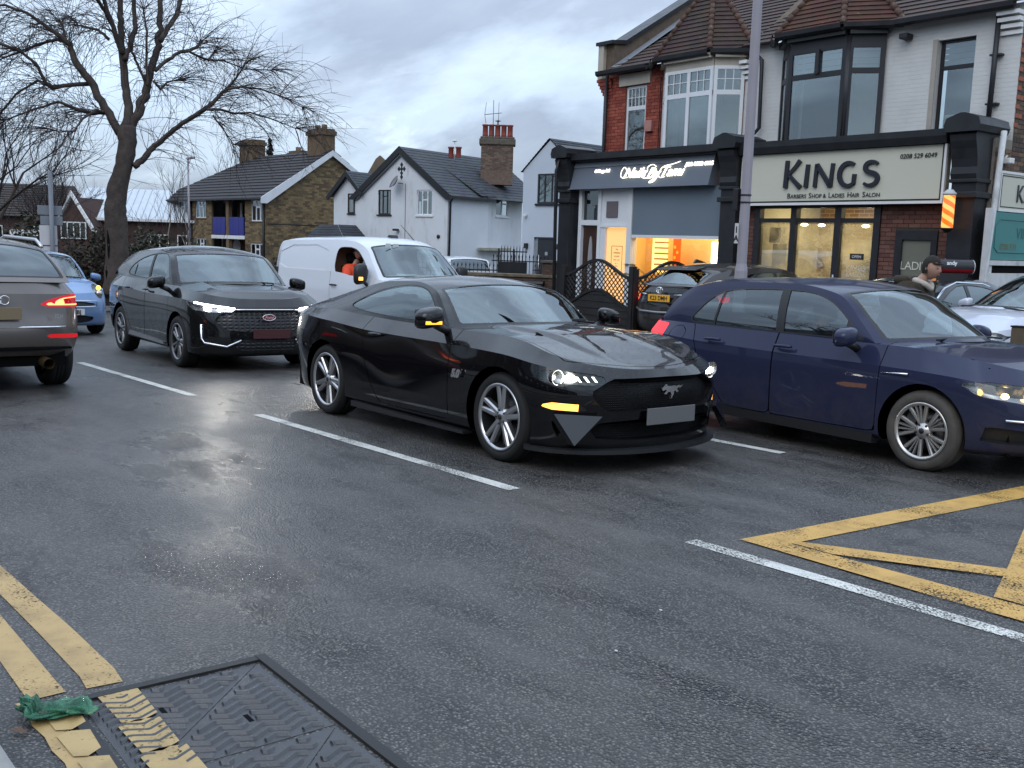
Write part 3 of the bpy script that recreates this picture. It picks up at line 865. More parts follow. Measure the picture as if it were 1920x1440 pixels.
def vol_lines(xr, xf, dxr, dxf, w, wk, zs, zk, Lr=.5, Lf=.5, nr=3.0, nf=2.6, LrT=None, LfT=None):
 """six body lines; w: width profile, wk: factor per line, zk: list of z profiles; dxr/dxf: tail and nose set-back per line"""
 out = []
 for k in range(len(zk)):
  out.append(dict(xr=xr + dxr[k], xf=xf - dxf[k], Lr=Lr if not isinstance(Lr, (list, tuple)) else Lr[k], Lf=Lf if not isinstance(Lf, (list, tuple)) else Lf[k], nr=nr, nf=nf,
      w=[(x, y * wk[k]) for x, y in w] if not isinstance(wk[k], list) else wk[k], z=zk[k]))
 return out
def golf():
 car = empty('hatchback', (-3.66, 8.23, 0), -.085, 'dark blue five-door hatchback with dusty front tyre, nearest the camera on the right', 'car', 'vehicles queuing in the road')
 P = paint('dark_blue_paint', (.021, .025, .057), .10, .30, 0, (.065, .06, .065), coat=.55)
 W = [(-4, .86), (-2.6, .895), (-1.3, .90), (0, .90), (.5, .875), (1, .85)]
 ln = vol_lines(-3.30, .86, [.16, .06, .02, .0, .03, .06], [.10, .05, .0, .02, .10, .22], W, [.93, .985, 1.0, 1.0, .985,
  [(-4, .72), (-3.2, .76), (-2.4, .80), (-1.3, .81), (-.45, .80), (0, .76), (.4, .70), (.8, .64)]], 0,
  [[(-3.3, .30), (-2.6, .20), (0, .19), (.8, .20)], [(-3.3, .36), (-2.5, .27), (-.5, .235), (.8, .24)], [(-3.3, .52), (-1.3, .42), (0, .42), (.8, .40)],
   [(-3.3, .72), (-1.3, .66), (0, .66), (.8, .56)], [(-3.3, .90), (-2.4, .83), (-1.3, .80), (-.4, .785), (.2, .76), (.85, .66)],
   [(-3.3, 1.0), (-2.4, .985), (-1.3, .965), (-.5, .950), (-.2, .945), (.2, .905), (.5, .84), (.7, .76)]], Lr=[.4, .45, .45, .42, .40, .35], Lf=[.6, .62, .62, .6, .55, .5], nr=3.2, nf=2.5)
 B = Body(ln, (4,)); e = B.edge
 hood = cap_patch(e, [(-.9, 1.05), (-.15, .985), (.2, .935), (.45, .875), (.64, .76)], -.52, None, 3.0, 16)
 rail = [(-.50, .80, .952), (-.70, .745, 1.13), (-.98, .685, 1.335), (-1.5, .665, 1.41), (-2.2, .665, 1.405), (-2.65, .68, 1.345), (-2.92, .725, 1.16), (-3.02, .775, .995)]
 cen = [(-.08, .985), (-.45, 1.21), (-.82, 1.395), (-1.5, 1.475), (-2.2, 1.46), (-2.85, 1.385), (-3.08, 1.18), (-3.20, .998)]
 top, sl, sr = greenhouse(rail, cen, e, Nu=90, M=16, bulge=.025)
 dlo = [(-2.62, .985), (-2.56, 1.08), (-2.36, 1.27), (-2.2, 1.335), (-1.85, 1.358), (-1.5, 1.362), (-1.22, 1.35), (-1.02, 1.29), (-.84, 1.175), (-.62, .985), (-.60, .962), (-1.5, .975)]
 ch, bord, panes = glazing(top, sl, sr, (.10, 2.0, .93), (5.3, 6.7, .9), [('side_window', dlo, GLASS_CAR, 1)], GLASS_CAR, BLACKP)
 for r in (0, -2.62): B.arch(r, .316, .365)
 B.add(hood)
 fr = lambda V: .3 - V[:, 0]
 B.gap(lambda V: np.maximum(np.abs(np.maximum(np.abs(V[:, 1]) - (.74 - .12 * np.clip(V[:, 0], 0, 1)), V[:, 0] - .62 + .3 * V[:, 1]**2)) - .002, .76 - V[:, 2]), .003)
 doors = []
 fd = [(-.40, .25), (-.38, 1.2), (-1.475, 1.2), (-1.475, .25)]
 rd = [(-1.483, .25), (-1.483, 1.2), (-2.66, 1.2), (-2.50, .95), (-2.36, .62), (-2.14, .40), (-2.02, .25)]
 for s in (-1, 1):
  for d in (fd, rd): doors.append((s, d, B.gap(region(d, 0, 2, 0, side(s)))))
 flap = B.gap(region([(-2.60, .80), (-2.60, .96), (-2.80, .96), (-2.80, .80)], 0, 2, 2, side(-1)), .003)
 hl = [B.cut(region([(s * .885, .72), (s * .80, .745), (s * .55, .715), (s * .42, .68), (s * .45, .60), (s * .62, .585), (s * .86, .635)], 1, 2, 0, lambda V: .2 - V[:, 0])) for s in (-1, 1)]
 vent = [B.cut(region([(s * .84, .30), (s * .84, .42), (s * .50, .38), (s * .45, .28)], 1, 2, 0, fr)) for s in (-1, 1)]
 gr = B.cut(region([(-.38, .66), (.38, .66), (.38, .59), (-.38, .59)], 1, 2, 0, fr))
 tl = [B.cut(region([(s * .5, .98), (s * .95, .98), (s * .95, .80), (s * .5, .80)], 1, 2, 0, lambda V: V[:, 0] + 2.88)) for s in (-1, 1)]
 B.build(car, P)
 surf_obj('roof', [(join(*ch), P), (join(*bord), BLACKP)], car)
 surf_obj('fuel_flap', [(flap, P)], car)
 pill = lambda V: np.abs(V[:, 0] + 1.475 + .10 * (V[:, 2] - .97)) - .045
 q = lambda V: V[:, 0] + 2.29 - .16 * (V[:, 2] - .98)
 tri = lambda V: -.74 - V[:, 0] + .0 * V[:, 2]
 for nm, S, g in panes:
  if nm != 'side_window': surf_obj(nm, [(S, g)], car); continue
  for l in split(S, lambda V: V[:, 1]):
   pp, l = split(l, pill); surf_obj('door_pillar', [(shift(pp, .006), BLACKP)], car)
   a, b = split(l, lambda V: V[:, 0] + 1.475)
   qq, a = split(a, q); dv, a = split(a, lambda V: q(V) - .025)
   surf_obj('window_divider', [(shift(dv, .006), BLACKP)], car)
   t, b = split(b, lambda V: -.80 - V[:, 0]); t2, t = split(t, lambda V: -.775 - V[:, 0])if False else (t, t)
   surf_obj('quarter_window', [(qq, g)], car); surf_obj('side_window', [(a, g)], car); surf_obj('side_window', [(b, g)], car); surf_obj('mirror_sail', [(shift(t, .004), BLACKP)], car)
 # upright bar seen through the rear window: the bright seat-belt post reflection is left to the glass
 for s, d, S in doors:
  o = surf_obj('door', [(solid(S, .02), P)], car)
  handle_part(o, P, -1.36 if d is fd else -2.19, s * .895, .862, s, .2)
 _, hs, hi, hb = lamp_set()
 WARM = glow('warm_headlight', (1, .66, .25), 7); WARM2 = glow('warm_reflector', (1, .6, .2), 1.2)
 for s, S in zip((-1, 1), hl):
  headlamp(car, S, .09, hi, [((.53, s * .66, .655), .045, WARM), ((.63, s * .53, .64), .035, WARM), ((.40, s * .78, .66), .03, WARM2)])
 for S in vent: surf_obj('bumper_vent', [(recess(S, .05), BLACKP)], car)
 surf_obj('grille', [(recess(gr, .02), BLACKP)], car)
 RED = glow('tail_red', (1, .02, .03), 1.6)
 for S, m_ in zip(tl, (RED, P)): surf_obj('tail_light', [(S, m_)], car)
 for s in (-1, 1): MB().mat(CHROME).tube([(.62, s * .80, .475), (.78, s * .60, .465), (.83, s * .42, .46)], .010, 6).build('bumper_trim', car)
 b = MB().mat(CHROME); b.tube([(-.36, -.912, .735), (-.12, -.915, .745)], [.003, .009], 6); b.build('wing_badge', car)
 mirror_part(car, P, -.66, -.90, 1.0, -1, (.10, .22, .15))
 mirror_part(car, P, -.66, .90, 1.0, 1, (.10, .22, .15))
 DUST = weathered('dusty_tyre', (.075, .068, .06), .9, .35, 6, .002, 60)
 put_wheels(car, 'g', [(0, -.775), (0, .775), (-2.62, -.775), (-2.62, .775)], .316, .222, .205, 'ten_thin', principled('machined', (.55, .53, .50), .3, metal=.8), ALUD)
 for o in car.children:
  if o.name.startswith('wheel'): o.data.materials[0] = DUST
 for s in (-1, 1): MB().mat(BLACKP).prism([(-2.2, .17), (-.42, .15), (-.42, .225), (-2.2, .255)], s * .80, s * .885, 'y').build('sill_trim', car)
 underbody(car, -3.1, .6, .70, .2, .42, [(0, .316, .365), (-2.62, .316, .365)])
 cbox('tail_glow_block', car, DARK, -3.06, -2.66, -.62, .62, .34, .985)  # dark block added to hide the far tail lamp's glow behind the windows
 interior(car, [(-1.45, -.36, .32), (-1.45, .36, .32), (-2.35, -.36, .35), (-2.35, .36, .35)], (-2.9, -.2, .74, .34), (-.86, -.36, .90), (-.15, -.75, .70, .94))
 w = MB().mat(BLACKP); w.tube([(-.16, .5, 1.0), (-.22, .1, 1.02), (-.18, -.45, 1.0)], .010, 5); w.build('wiper', car)
 return car
def kuga():
 car = empty('dark_suv', (-13.02, 6.12, 0), -.06, 'black family SUV with white headlights lit and oval badge on its grille', 'car', 'vehicles queuing in the road')
 P = paint('dark_grey_paint', (.0035, .004, .0045), .0, .25, 0, (.03, .03, .03), coat=.9)
 W = [(-4, .88), (-2.6, .94), (-1.3, .925), (0, .94), (.5, .92), (1, .89)]
 ln = vol_lines(-3.66, .92, [.2, .08, .02, .0, .05, .12], [.10, .03, .0, .02, .08, .20], W, [.93, .985, 1.0, 1.0, .985,
  [(-4, .74), (-3.2, .80), (-2.4, .845), (-1.3, .85), (-.45, .84), (0, .82), (.4, .78), (.8, .72)]], 0,
  [[(-3.6, .36), (-2.6, .24), (0, .22), (.8, .20)], [(-3.6, .42), (-2.5, .30), (-.5, .27), (.8, .24)], [(-3.6, .6), (-1.3, .48), (0, .48), (.8, .42)],
   [(-3.6, .80), (-1.3, .75), (0, .72), (.8, .62)], [(-3.6, 1.02), (-2.4, 1.0), (-1.3, .95), (-.4, .94), (.2, .93), (.85, .84)],
   [(-3.6, 1.18), (-2.4, 1.15), (-1.3, 1.12), (-.5, 1.09), (-.2, 1.085), (.2, 1.05), (.5, 1.01), (.75, .94)]], Lr=[.5, .55, .55, .5, .5, .45], Lf=[.5, .52, .52, .5, .45, .42], nr=2.9, nf=2.7)
 B = Body(ln, (4,)); e = B.edge
 hood = cap_patch(e, [(-.9, 1.20), (-.1, 1.125), (.2, 1.085), (.45, 1.05), (.72, .94)], -.5, None, 3.4, 16, lambda x, y: .018 * np.exp(-((np.abs(y) - .52) / .06)**2) * np.clip((.6 - x) / .3, 0, 1))
 rail = [(-.42, .838, 1.088), (-.62, .79, 1.28), (-.92, .72, 1.50), (-1.5, .70, 1.575), (-2.2, .69, 1.56), (-2.85, .70, 1.47), (-3.22, .76, 1.30), (-3.36, .80, 1.178)]
 cen = [(-.02, 1.125), (-.35, 1.33), (-.75, 1.545), (-1.5, 1.655), (-2.2, 1.64), (-3.05, 1.53), (-3.38, 1.32), (-3.50, 1.18)]
 top, sl, sr = greenhouse(rail, cen, e, Nu=84, M=16, bulge=.02)
 dlo = [(-2.55, 1.20), (-2.42, 1.33), (-2.1, 1.44), (-1.65, 1.51), (-1.1, 1.535), (-.90, 1.50), (-.72, 1.36), (-.52, 1.135), (-1.3, 1.145), (-2.1, 1.165)]
 ch, bord, panes = glazing(top, sl, sr, (.10, 2.0, .93), (5.3, 6.7, .9), [('side_window', dlo, GLASS_CAR, 1)], GLASS_CAR, BLACKP)
 for r in (0, -2.66): B.arch(r, .35, .405)
 B.add(hood)
 fr = lambda V: .3 - V[:, 0]
 doors = []
 fd = [(-.36, .30), (-.34, 1.3), (-1.42, 1.3), (-1.42, .30)]
 rd = [(-1.428, .30), (-1.428, 1.3), (-2.6, 1.3), (-2.52, 1.0), (-2.36, .70), (-2.12, .45), (-2.02, .30)]
 for s in (-1, 1):
  for d in (fd, rd): doors.append((s, d, B.gap(region(d, 0, 2, 0, side(s)))))
 hl = [B.cut(region([(s * .93, .925), (s * .90, .80), (s * .70, .775), (s * .44, .785), (s * .42, .835), (s * .70, .875)], 1, 2, 0, fr)) for s in (-1, 1)]
 gr = B.cut(region([(-.44, .815), (.44, .815), (.66, .74), (.70, .66), (.52, .52), (-.52, .52), (-.70, .66), (-.66, .74)], 1, 2, 1, fr))
 lg = B.cut(region([(-.5, .44), (.5, .44), (.42, .28), (-.42, .28)], 1, 2, 0, fr))
 B.build(car, P)
 surf_obj('roof', [(join(*ch), P), (join(*bord), BLACKP)], car)
 for nm, S, g in panes:
  if nm != 'side_window': surf_obj(nm, [(S, g)], car); continue
  for l in split(S, lambda V: V[:, 1]):
   pp, l = split(l, lambda V: np.abs(V[:, 0] + 1.42 + .10 * (V[:, 2] - 1.1)) - .045); surf_obj('door_pillar', [(shift(pp, .006), BLACKP)], car)
   a, b = split(l, lambda V: V[:, 0] + 1.42)
   dv, a = split(a, lambda V: np.abs(V[:, 0] + 2.2 - .2 * (V[:, 2] - 1.15)) - .02); qq, a = split(a, lambda V: V[:, 0] + 2.2)
   surf_obj('window_divider', [(shift(dv, .006), BLACKP)], car)
   surf_obj('quarter_window', [(qq, g)], car); surf_obj('side_window', [(a, g)], car); surf_obj('side_window', [(b, g)], car)
 for s, d, S in doors:
  o = surf_obj('door', [(solid(S, .02), P)], car); handle_part(o, P, -1.30 if d is fd else -2.2, s * .93, 1.0, s, .2)
 h, hs, hi, hb = lamp_set()
 HB = glow('white_headlight', (.97, .96, 1), 14)
 for s, S in zip((-1, 1), hl):
  o = headlamp(car, S, .05, hi, [((.70, s * .76, .835), .048, HB), ((.775, s * .62, .825), .03, HB)])
  pass
 for s in (-1, 1):
  d = bpy.data.lights.new('headlight_beam', 'SPOT'); d.energy = 24; d.spot_size = rad(118); d.spot_blend = 1; d.shadow_soft_size = .06; d.color = (1, .95, .84)
  l = bpy.data.objects.new('headlight_beam', d); link(l, car); l.location = (.98, s * .72, .84); l.rotation_euler = (rad(87), 0, rad(-90))
 for s, o in zip((-1, 1), [c for c in car.children if c.name.startswith('headlight') and c.type == 'MESH']):
  MB().mat(glow('daylight_strip', (.93, .88, 1), 9)).tube([(.60, s * .895, .90), (.74, s * .78, .872), (.82, s * .60, .848), (.865, s * .45, .826)], .012, 6).build('daylight_strip', o)
 gm = principled('mesh_grille', (.01, .01, .011), .4); t = NT(gm)
 t.set('Normal', t.bump(t.voro(t.mapping(t.co('Object'), (.1, 1, 1.6)), 14, 'DISTANCE_TO_EDGE', rnd=.15), .02, 1))
 surf_obj('grille', [(recess(gr, .03), gm)], car); surf_obj('lower_grille', [(recess(lg, .03), gm)], car)
 b = MB().mat(CHROME); b.tube([(.86, y, .815 - .0 * y) for y in np.linspace(-.43, .43, 8)], .010, 6); b.build('grille_bar', car)
 for s in (-1, 1):
  MB().mat(CHROME).tube([(.70, s * .84, .62), (.72, s * .845, .44), (.76, s * .82, .385), (.87, s * .56, .335), (.905, s * .38, .42)], .014, 6).build('bumper_trim', car)
 E = MB().mat(principled('badge_blue', (.22, .02, .03), .3)); el = [(.085 * math.cos(a), .036 * math.sin(a)) for a in np.linspace(0, 2 * math.pi, 28, endpoint=False)]
 Mb = Matrix.Translation((.895, 0, .715)); E.prism(el, 0, .012, 'x', Mb); eo = E.build('oval_badge', car)
 r = MB().mat(principled('badge_rim', (.85, .8, .8), .2, metal=.6)); r.tube([(.91, .088 * math.cos(a), .715 + .039 * math.sin(a)) for a in np.linspace(0, 2 * math.pi, 29)], .005, 5); r.build('badge_rim', eo)
 text('lettering', 'Ford', .062, eo, MATS['badge_rim'], Matrix.Translation((.909, 0, .695)) @ Matrix.Rotation(math.pi / 2, 4, 'Z') @ Matrix.Rotation(math.pi / 2, 4, 'X'), .002, shear=.35, bold=.001)
 plate(car, .935, .03, .50, .52, .125, principled('plate_dark_red', (.055, .012, .014), .5))
 for s in (-1, 1):
  mirror_part(car, P, -.50, s * .92, 1.13, s, (.11, .24, .17))
  MB().mat(principled('bright_trim', (.3, .3, .31), .3, metal=.8)).prism([(-2.15, .30), (-.5, .27), (-.5, .30), (-2.1, .36)], s * .90, s * .945, 'y').build('sill_trim', car)
 put_wheels(car, 'k', [(0, -.81), (0, .81), (-2.66, -.81), (-2.66, .81)], .35, .245, .225, 'five_double', principled('grey_alloy', (.22, .22, .23), .35, metal=.8), ALUD)
 underbody(car, -3.4, .65, .74, .25, .5, [(0, .35, .405), (-2.66, .35, .405)])
 interior(car, [(-1.35, -.38, .5), (-1.35, .38, .5), (-2.25, -.38, .52), (-2.25, .38, .52)], (-3.1, -.2, .78, .45), (-.72, -.38, 1.04), (-.1, -.65, .74, 1.06))
 w = MB().mat(BLACKP); w.tube([(-.1, .5, 1.14), (-.18, .1, 1.165), (-.16, -.5, 1.13)], .010, 5); w.build('wiper', car)
 return car
def audi():
 car = empty('silver_suv', (-14.75, 2.50, 0), math.pi, 'silver grey estate SUV seen from behind with its red tail light lit', 'car', 'vehicles queuing in the road')
 P = paint('muddy_silver', (.175, .155, .145), .5, .36, 0, (.15, .095, .05), coat=.7)
 W = [(-4, .88), (-2.8, .94), (-1.3, .93), (0, .94), (.5, .92), (1, .89)]
 ln = vol_lines(-3.72, .88, [.16, .05, .0, .04, .06, .10], [.10, .03, .0, .02, .08, .20], W, [.90, .96, 1.0, 1.0, .985,
  [(-4, .78), (-3.2, .82), (-2.4, .85), (-1.3, .85), (-.45, .84), (0, .82), (.8, .72)]], 0,
  [[(-3.7, .42), (-2.6, .26), (0, .22), (.8, .20)], [(-3.7, .50), (-2.5, .32), (-.5, .27), (.8, .24)], [(-3.7, .66), (-1.3, .48), (.8, .42)],
   [(-3.7, .84), (-1.3, .75), (.8, .62)], [(-3.7, 1.05), (-1.3, .97), (.2, .92), (.85, .80)],
   [(-3.7, 1.16), (-2.4, 1.15), (-1.3, 1.12), (-.2, 1.08), (.2, 1.04), (.75, .92)]], Lr=[.40, .46, .46, .42, .42, .42], Lf=.5, nr=2.8, nf=2.7)
 B = Body(ln, (4,)); e = B.edge
 B.add(cap_patch(e, [(-.9, 1.20), (-.1, 1.12), (.2, 1.08), (.68, .92)], -.5, None, 3.4, 12))
 rail = [(-.42, .838, 1.082), (-.62, .79, 1.28), (-.92, .72, 1.50), (-1.5, .70, 1.58), (-2.3, .69, 1.575), (-3.02, .68, 1.50), (-3.34, .74, 1.34), (-3.52, .80, 1.165)]
 cen = [(-.02, 1.12), (-.35, 1.33), (-.75, 1.545), (-1.5, 1.65), (-2.3, 1.645), (-3.16, 1.575), (-3.45, 1.36), (-3.64, 1.17)]
 top, sl, sr = greenhouse(rail, cen, e, Nu=84, M=16, bulge=.02)
 dlo = [(-3.0, 1.22), (-2.85, 1.40), (-2.3, 1.50), (-1.1, 1.52), (-.85, 1.47), (-.52, 1.13), (-2.1, 1.165)]
 ch, bord, panes = glazing(top, sl, sr, (.10, 2.0, .93), (5.06, 6.75, .96), [('side_window', dlo, GLASS_DK, 1)], GLASS_CAR, BLACKP, GLASS_DK)
 for r in (0, -2.81): B.arch(r, .365, .42)
 rear = lambda V: V[:, 0] + 3.0
 B.gap(lambda V: np.maximum(np.abs(polysdf([(-.80, 1.3), (-.76, .80), (-.70, .70), (.70, .70), (.76, .80), (.80, 1.3)], V[:, 1], V[:, 2])) - .002, rear(V)), .004)
 tl = [B.cut(region([(s * .98, 1.035), (s * .93, 1.05), (s * .74, 1.035), (s * .50, .975), (s * .46, .935), (s * .50, .915), (s * .98, .905)], 1, 2, 0, rear)) for s in (-1, 1)]
 rf = [B.cut(region([(s * .92, .625), (s * .92, .575), (s * .48, .585), (s * .50, .63)], 1, 2, 0, rear)) for s in (-1, 1)]
 low = B.cut(region([(-.86, .50), (.86, .50), (.84, .44), (-.84, .44)], 1, 2, 1, rear))
 B.build(car, P)
 surf_obj('roof', [(join(*ch), P), (join(*bord), BLACKP)], car)
 for nm, S, g in panes: surf_obj(nm, [(S, g)], car)
 RD = glow('brake_red', (1, .012, .05), .42); RL = glow('brake_strip', (1, .20, .07), 3.2)
 for s, S in zip((-1, 1), tl):
  a, b = split(S, lambda V: region([(s * .945, 1.022), (s * .74, 1.010), (s * .52, .955), (s * .50, .94), (s * .53, .93), (s * .945, .925)], 1, 2, 0)(V))
  i, r = split(a, lambda V: region([(s * .945, 1.022), (s * .74, 1.010), (s * .52, .955), (s * .50, .94), (s * .53, .93), (s * .945, .925)], 1, 2, 0)(V) + .011)
  o = surf_obj('tail_light', [(b, RD), (i, principled('tail_red_glass', (.25, .005, .012), .12, emis=(1, .01, .04), es=.18))], car)
  surf_obj('light_strip', [(shift(r, .002), RL)], o)
 for S in rf: surf_obj('reflector', [(shift(S, .003), glow('reflector_red', (1, .02, .03), .35))], car)
 surf_obj('rear_vent', [(recess(low, .02), BLACKP)], car)
 MB().mat(CHROME).tube([(-3.70, y, .705) if abs(y) < .6 else (-3.69, y, .706) for y in np.linspace(-.70, .70, 9)], .011, 6).build('chrome_strip', car)
 for k in range(4):
  t = MB().mat(CHROME); t.tube([(-3.712, -.108 + .072 * k + .045 * math.cos(a), .985 + .045 * math.sin(a)) for a in np.linspace(0, 2 * math.pi, 21)], .006, 5); t.build('ring_badge', car)
 plate(car, -3.735, 0, .85, .52, .125, principled('plate_tan', (.20, .15, .085), .5), -1)
 text('model_badge', 'TDI', .055, car, CHROME, Matrix.Translation((-3.715, -.62, .80)) @ Matrix.Rotation(-math.pi / 2, 4, 'Z') @ Matrix.Rotation(math.pi / 2, 4, 'X'), .004)
 for s in (-1, 1):
  MB().mat(ALU).tube([(-3.0, s * .665, 1.54), (-2.75, s * .67, 1.62), (-1.4, s * .68, 1.665), (-1.0, s * .69, 1.60)], .020, 6).build('roof_rail', car)
  mirror_part(car, P, -.55, s * .92, 1.13, s, (.11, .24, .17))
  x = MB().mat(principled('exhaust_tip', (.25, .17, .09), .35, metal=.8)); x.tube([(-3.45, s * .52, .33), (-3.72, s * .52, .32)], .055, 12, False).build('exhaust', car)
 w = MB().mat(BLACKP); w.tube([(-3.66, .0, 1.18), (-3.60, .25, 1.24), (-3.60, .55, 1.235)], .012, 5); w.build('rear_wiper', car)
 put_wheels(car, 'q', [(0, -.82), (0, .82), (-2.81, -.80), (-2.81, .80)], .365, .25, .255, 'ten', principled('grey_alloy', (.22, .22, .23), .35, metal=.8), ALUD)
 underbody(car, -3.5, .65, .74, .28, .5, [(0, .365, .42), (-2.81, .365, .42)])
 interior(car, [(-1.35, -.38, .5), (-1.35, .38, .5), (-2.25, -.38, .52), (-2.25, .38, .52)], (-3.4, -.2, .78, .45))
 return car
def micra():
 car = empty('small_hatchback', (-19.35, 5.42, 0), .05, 'pale blue rounded hatchback with an amber flasher, waiting behind the black SUV', 'car', 'vehicles queuing in the road')
 P = paint('pale_blue_paint', (.16, .26, .44), .45, .33, 0, None, .9)
 W = [(-3.2, .78), (-1.5, .83), (0, .83), (.7, .80)]
 ln = vol_lines(-3.02, .72, [.14, .05, .0, .0, .06, .12], [.06, .02, .0, .02, .14, .34], W, [.93, .985, 1.0, 1.0, .98,
  [(-3, .66), (-1.5, .72), (-.35, .72), (0, .68), (.5, .60)]], 0,
  [[(-3, .28), (0, .18), (.7, .19)], [(-3, .34), (0, .23), (.7, .23)], [(-3, .5), (0, .42), (.7, .38)], [(-3, .72), (0, .66), (.7, .56)], [(-3, .92), (0, .86), (.7, .74)],
   [(-3, 1.0), (-.35, .99), (0, .97), (.38, .87)]], Lr=.45, Lf=[.5, .55, .55, .55, .5, .4], nr=2.8, nf=2.3)
 B = Body(ln, (4,)); e = B.edge
 B.add(cap_patch(e, [(-.9, 1.1), (-.1, 1.04), (.2, .97), (.38, .87)], -.42, None, 2.6, 12))
 rail = [(-.38, .718, .99), (-.60, .68, 1.2), (-.95, .62, 1.42), (-1.5, .60, 1.48), (-2.2, .60, 1.44), (-2.6, .63, 1.25), (-2.8, .68, 1.0)]
 cen = [(-.02, 1.02), (-.35, 1.27), (-.78, 1.47), (-1.5, 1.54), (-2.2, 1.51), (-2.75, 1.27), (-2.88, 1.0)]
 top, sl, sr = greenhouse(rail, cen, e, Nu=60, M=12, bulge=.02)
 ch, bord, panes = glazing(top, sl, sr, (.10, 1.95, .93), (4.2, 5.7, .9), [('side_window', [(-2.3, 1.02), (-2.2, 1.33), (-1.1, 1.41), (-.9, 1.34), (-.5, 1.0)], GLASS_CAR, 1)], GLASS_CAR, BLACKP)
 for r in (0, -2.43): B.arch(r, .30, .345)
 fr = lambda V: .1 - V[:, 0]
 hl = [B.cut(lambda V, s=s: np.maximum(np.hypot((V[:, 1] - s * .63) / .10, (V[:, 2] - .80) / .135) * .11 - .11, fr(V))) for s in (-1, 1)]
 gr = B.cut(region([(-.52, .62), (.52, .62), (.50, .54), (-.50, .54)], 1, 2, 1, fr))
 lg = B.cut(region([(-.46, .38), (.46, .38), (.42, .24), (-.42, .24)], 1, 2, 1, fr))
 B.build(car, P); surf_obj('roof', [(join(*ch), P), (join(*bord), BLACKP)], car)
 for nm, S, g in panes: surf_obj(nm, [(S, g)], car)
 h, hs, hi, hb = lamp_set()
 for s, S in zip((-1, 1), hl): headlamp(car, S, .07, hi, [((.42, s * .63, .865), .045, glow('amber_lit', (1, .50, .11), 2.3)), ((.46, s * .63, .76), .06, principled('lamp_reflector', (.6, .55, .5), .2, metal=.9))])
 surf_obj('grille', [(recess(gr, .03), BLACKP)], car); surf_obj('lower_grille', [(recess(lg, .04), BLACKP)], car)
 MB().mat(CHROME).tube([(.70, -.50, .63), (.73, -.3, .64), (.73, .3, .64), (.70, .50, .63), (.70, .48, .53), (.73, .3, .53), (.73, -.3, .53), (.70, -.48, .53), (.70, -.50, .63)], .010, 6).build('grille_trim', car)
 plate(car, .735, 0, .44, .52, .111, principled('plate_white', (.65, .65, .62), .5), 1, 'LT53 OBJ', principled('plate_ink', (.01, .01, .01), .6))
 for s in (-1, 1): mirror_part(car, P, -.42, s * .80, 1.05, s, (.08, .19, .13))
 MB().mat(BLACKP).tube([(-.06, .5, 1.03), (-.12, .1, 1.06), (-.1, -.4, 1.04)], .010, 5).build('wiper', car)
 MB().mat(BLACKP).tube([(-1.1, .0, 1.54), (-1.25, .0, 1.75)], .006, 5).build('aerial', car)
 put_wheels(car, 'c', [(0, -.71), (0, .71), (-2.43, -.71), (-2.43, .71)], .30, .2, .175, 'ten', ALU)
 underbody(car, -2.8, .5, .62, .2, .4, [(0, .30, .345), (-2.43, .30, .345)])
 interior(car, [(-1.3, -.33, .4), (-1.3, .33, .4)], (-2.7, -.1, .66, .36), None, (-.05, -.6, .62, .96))
 return car
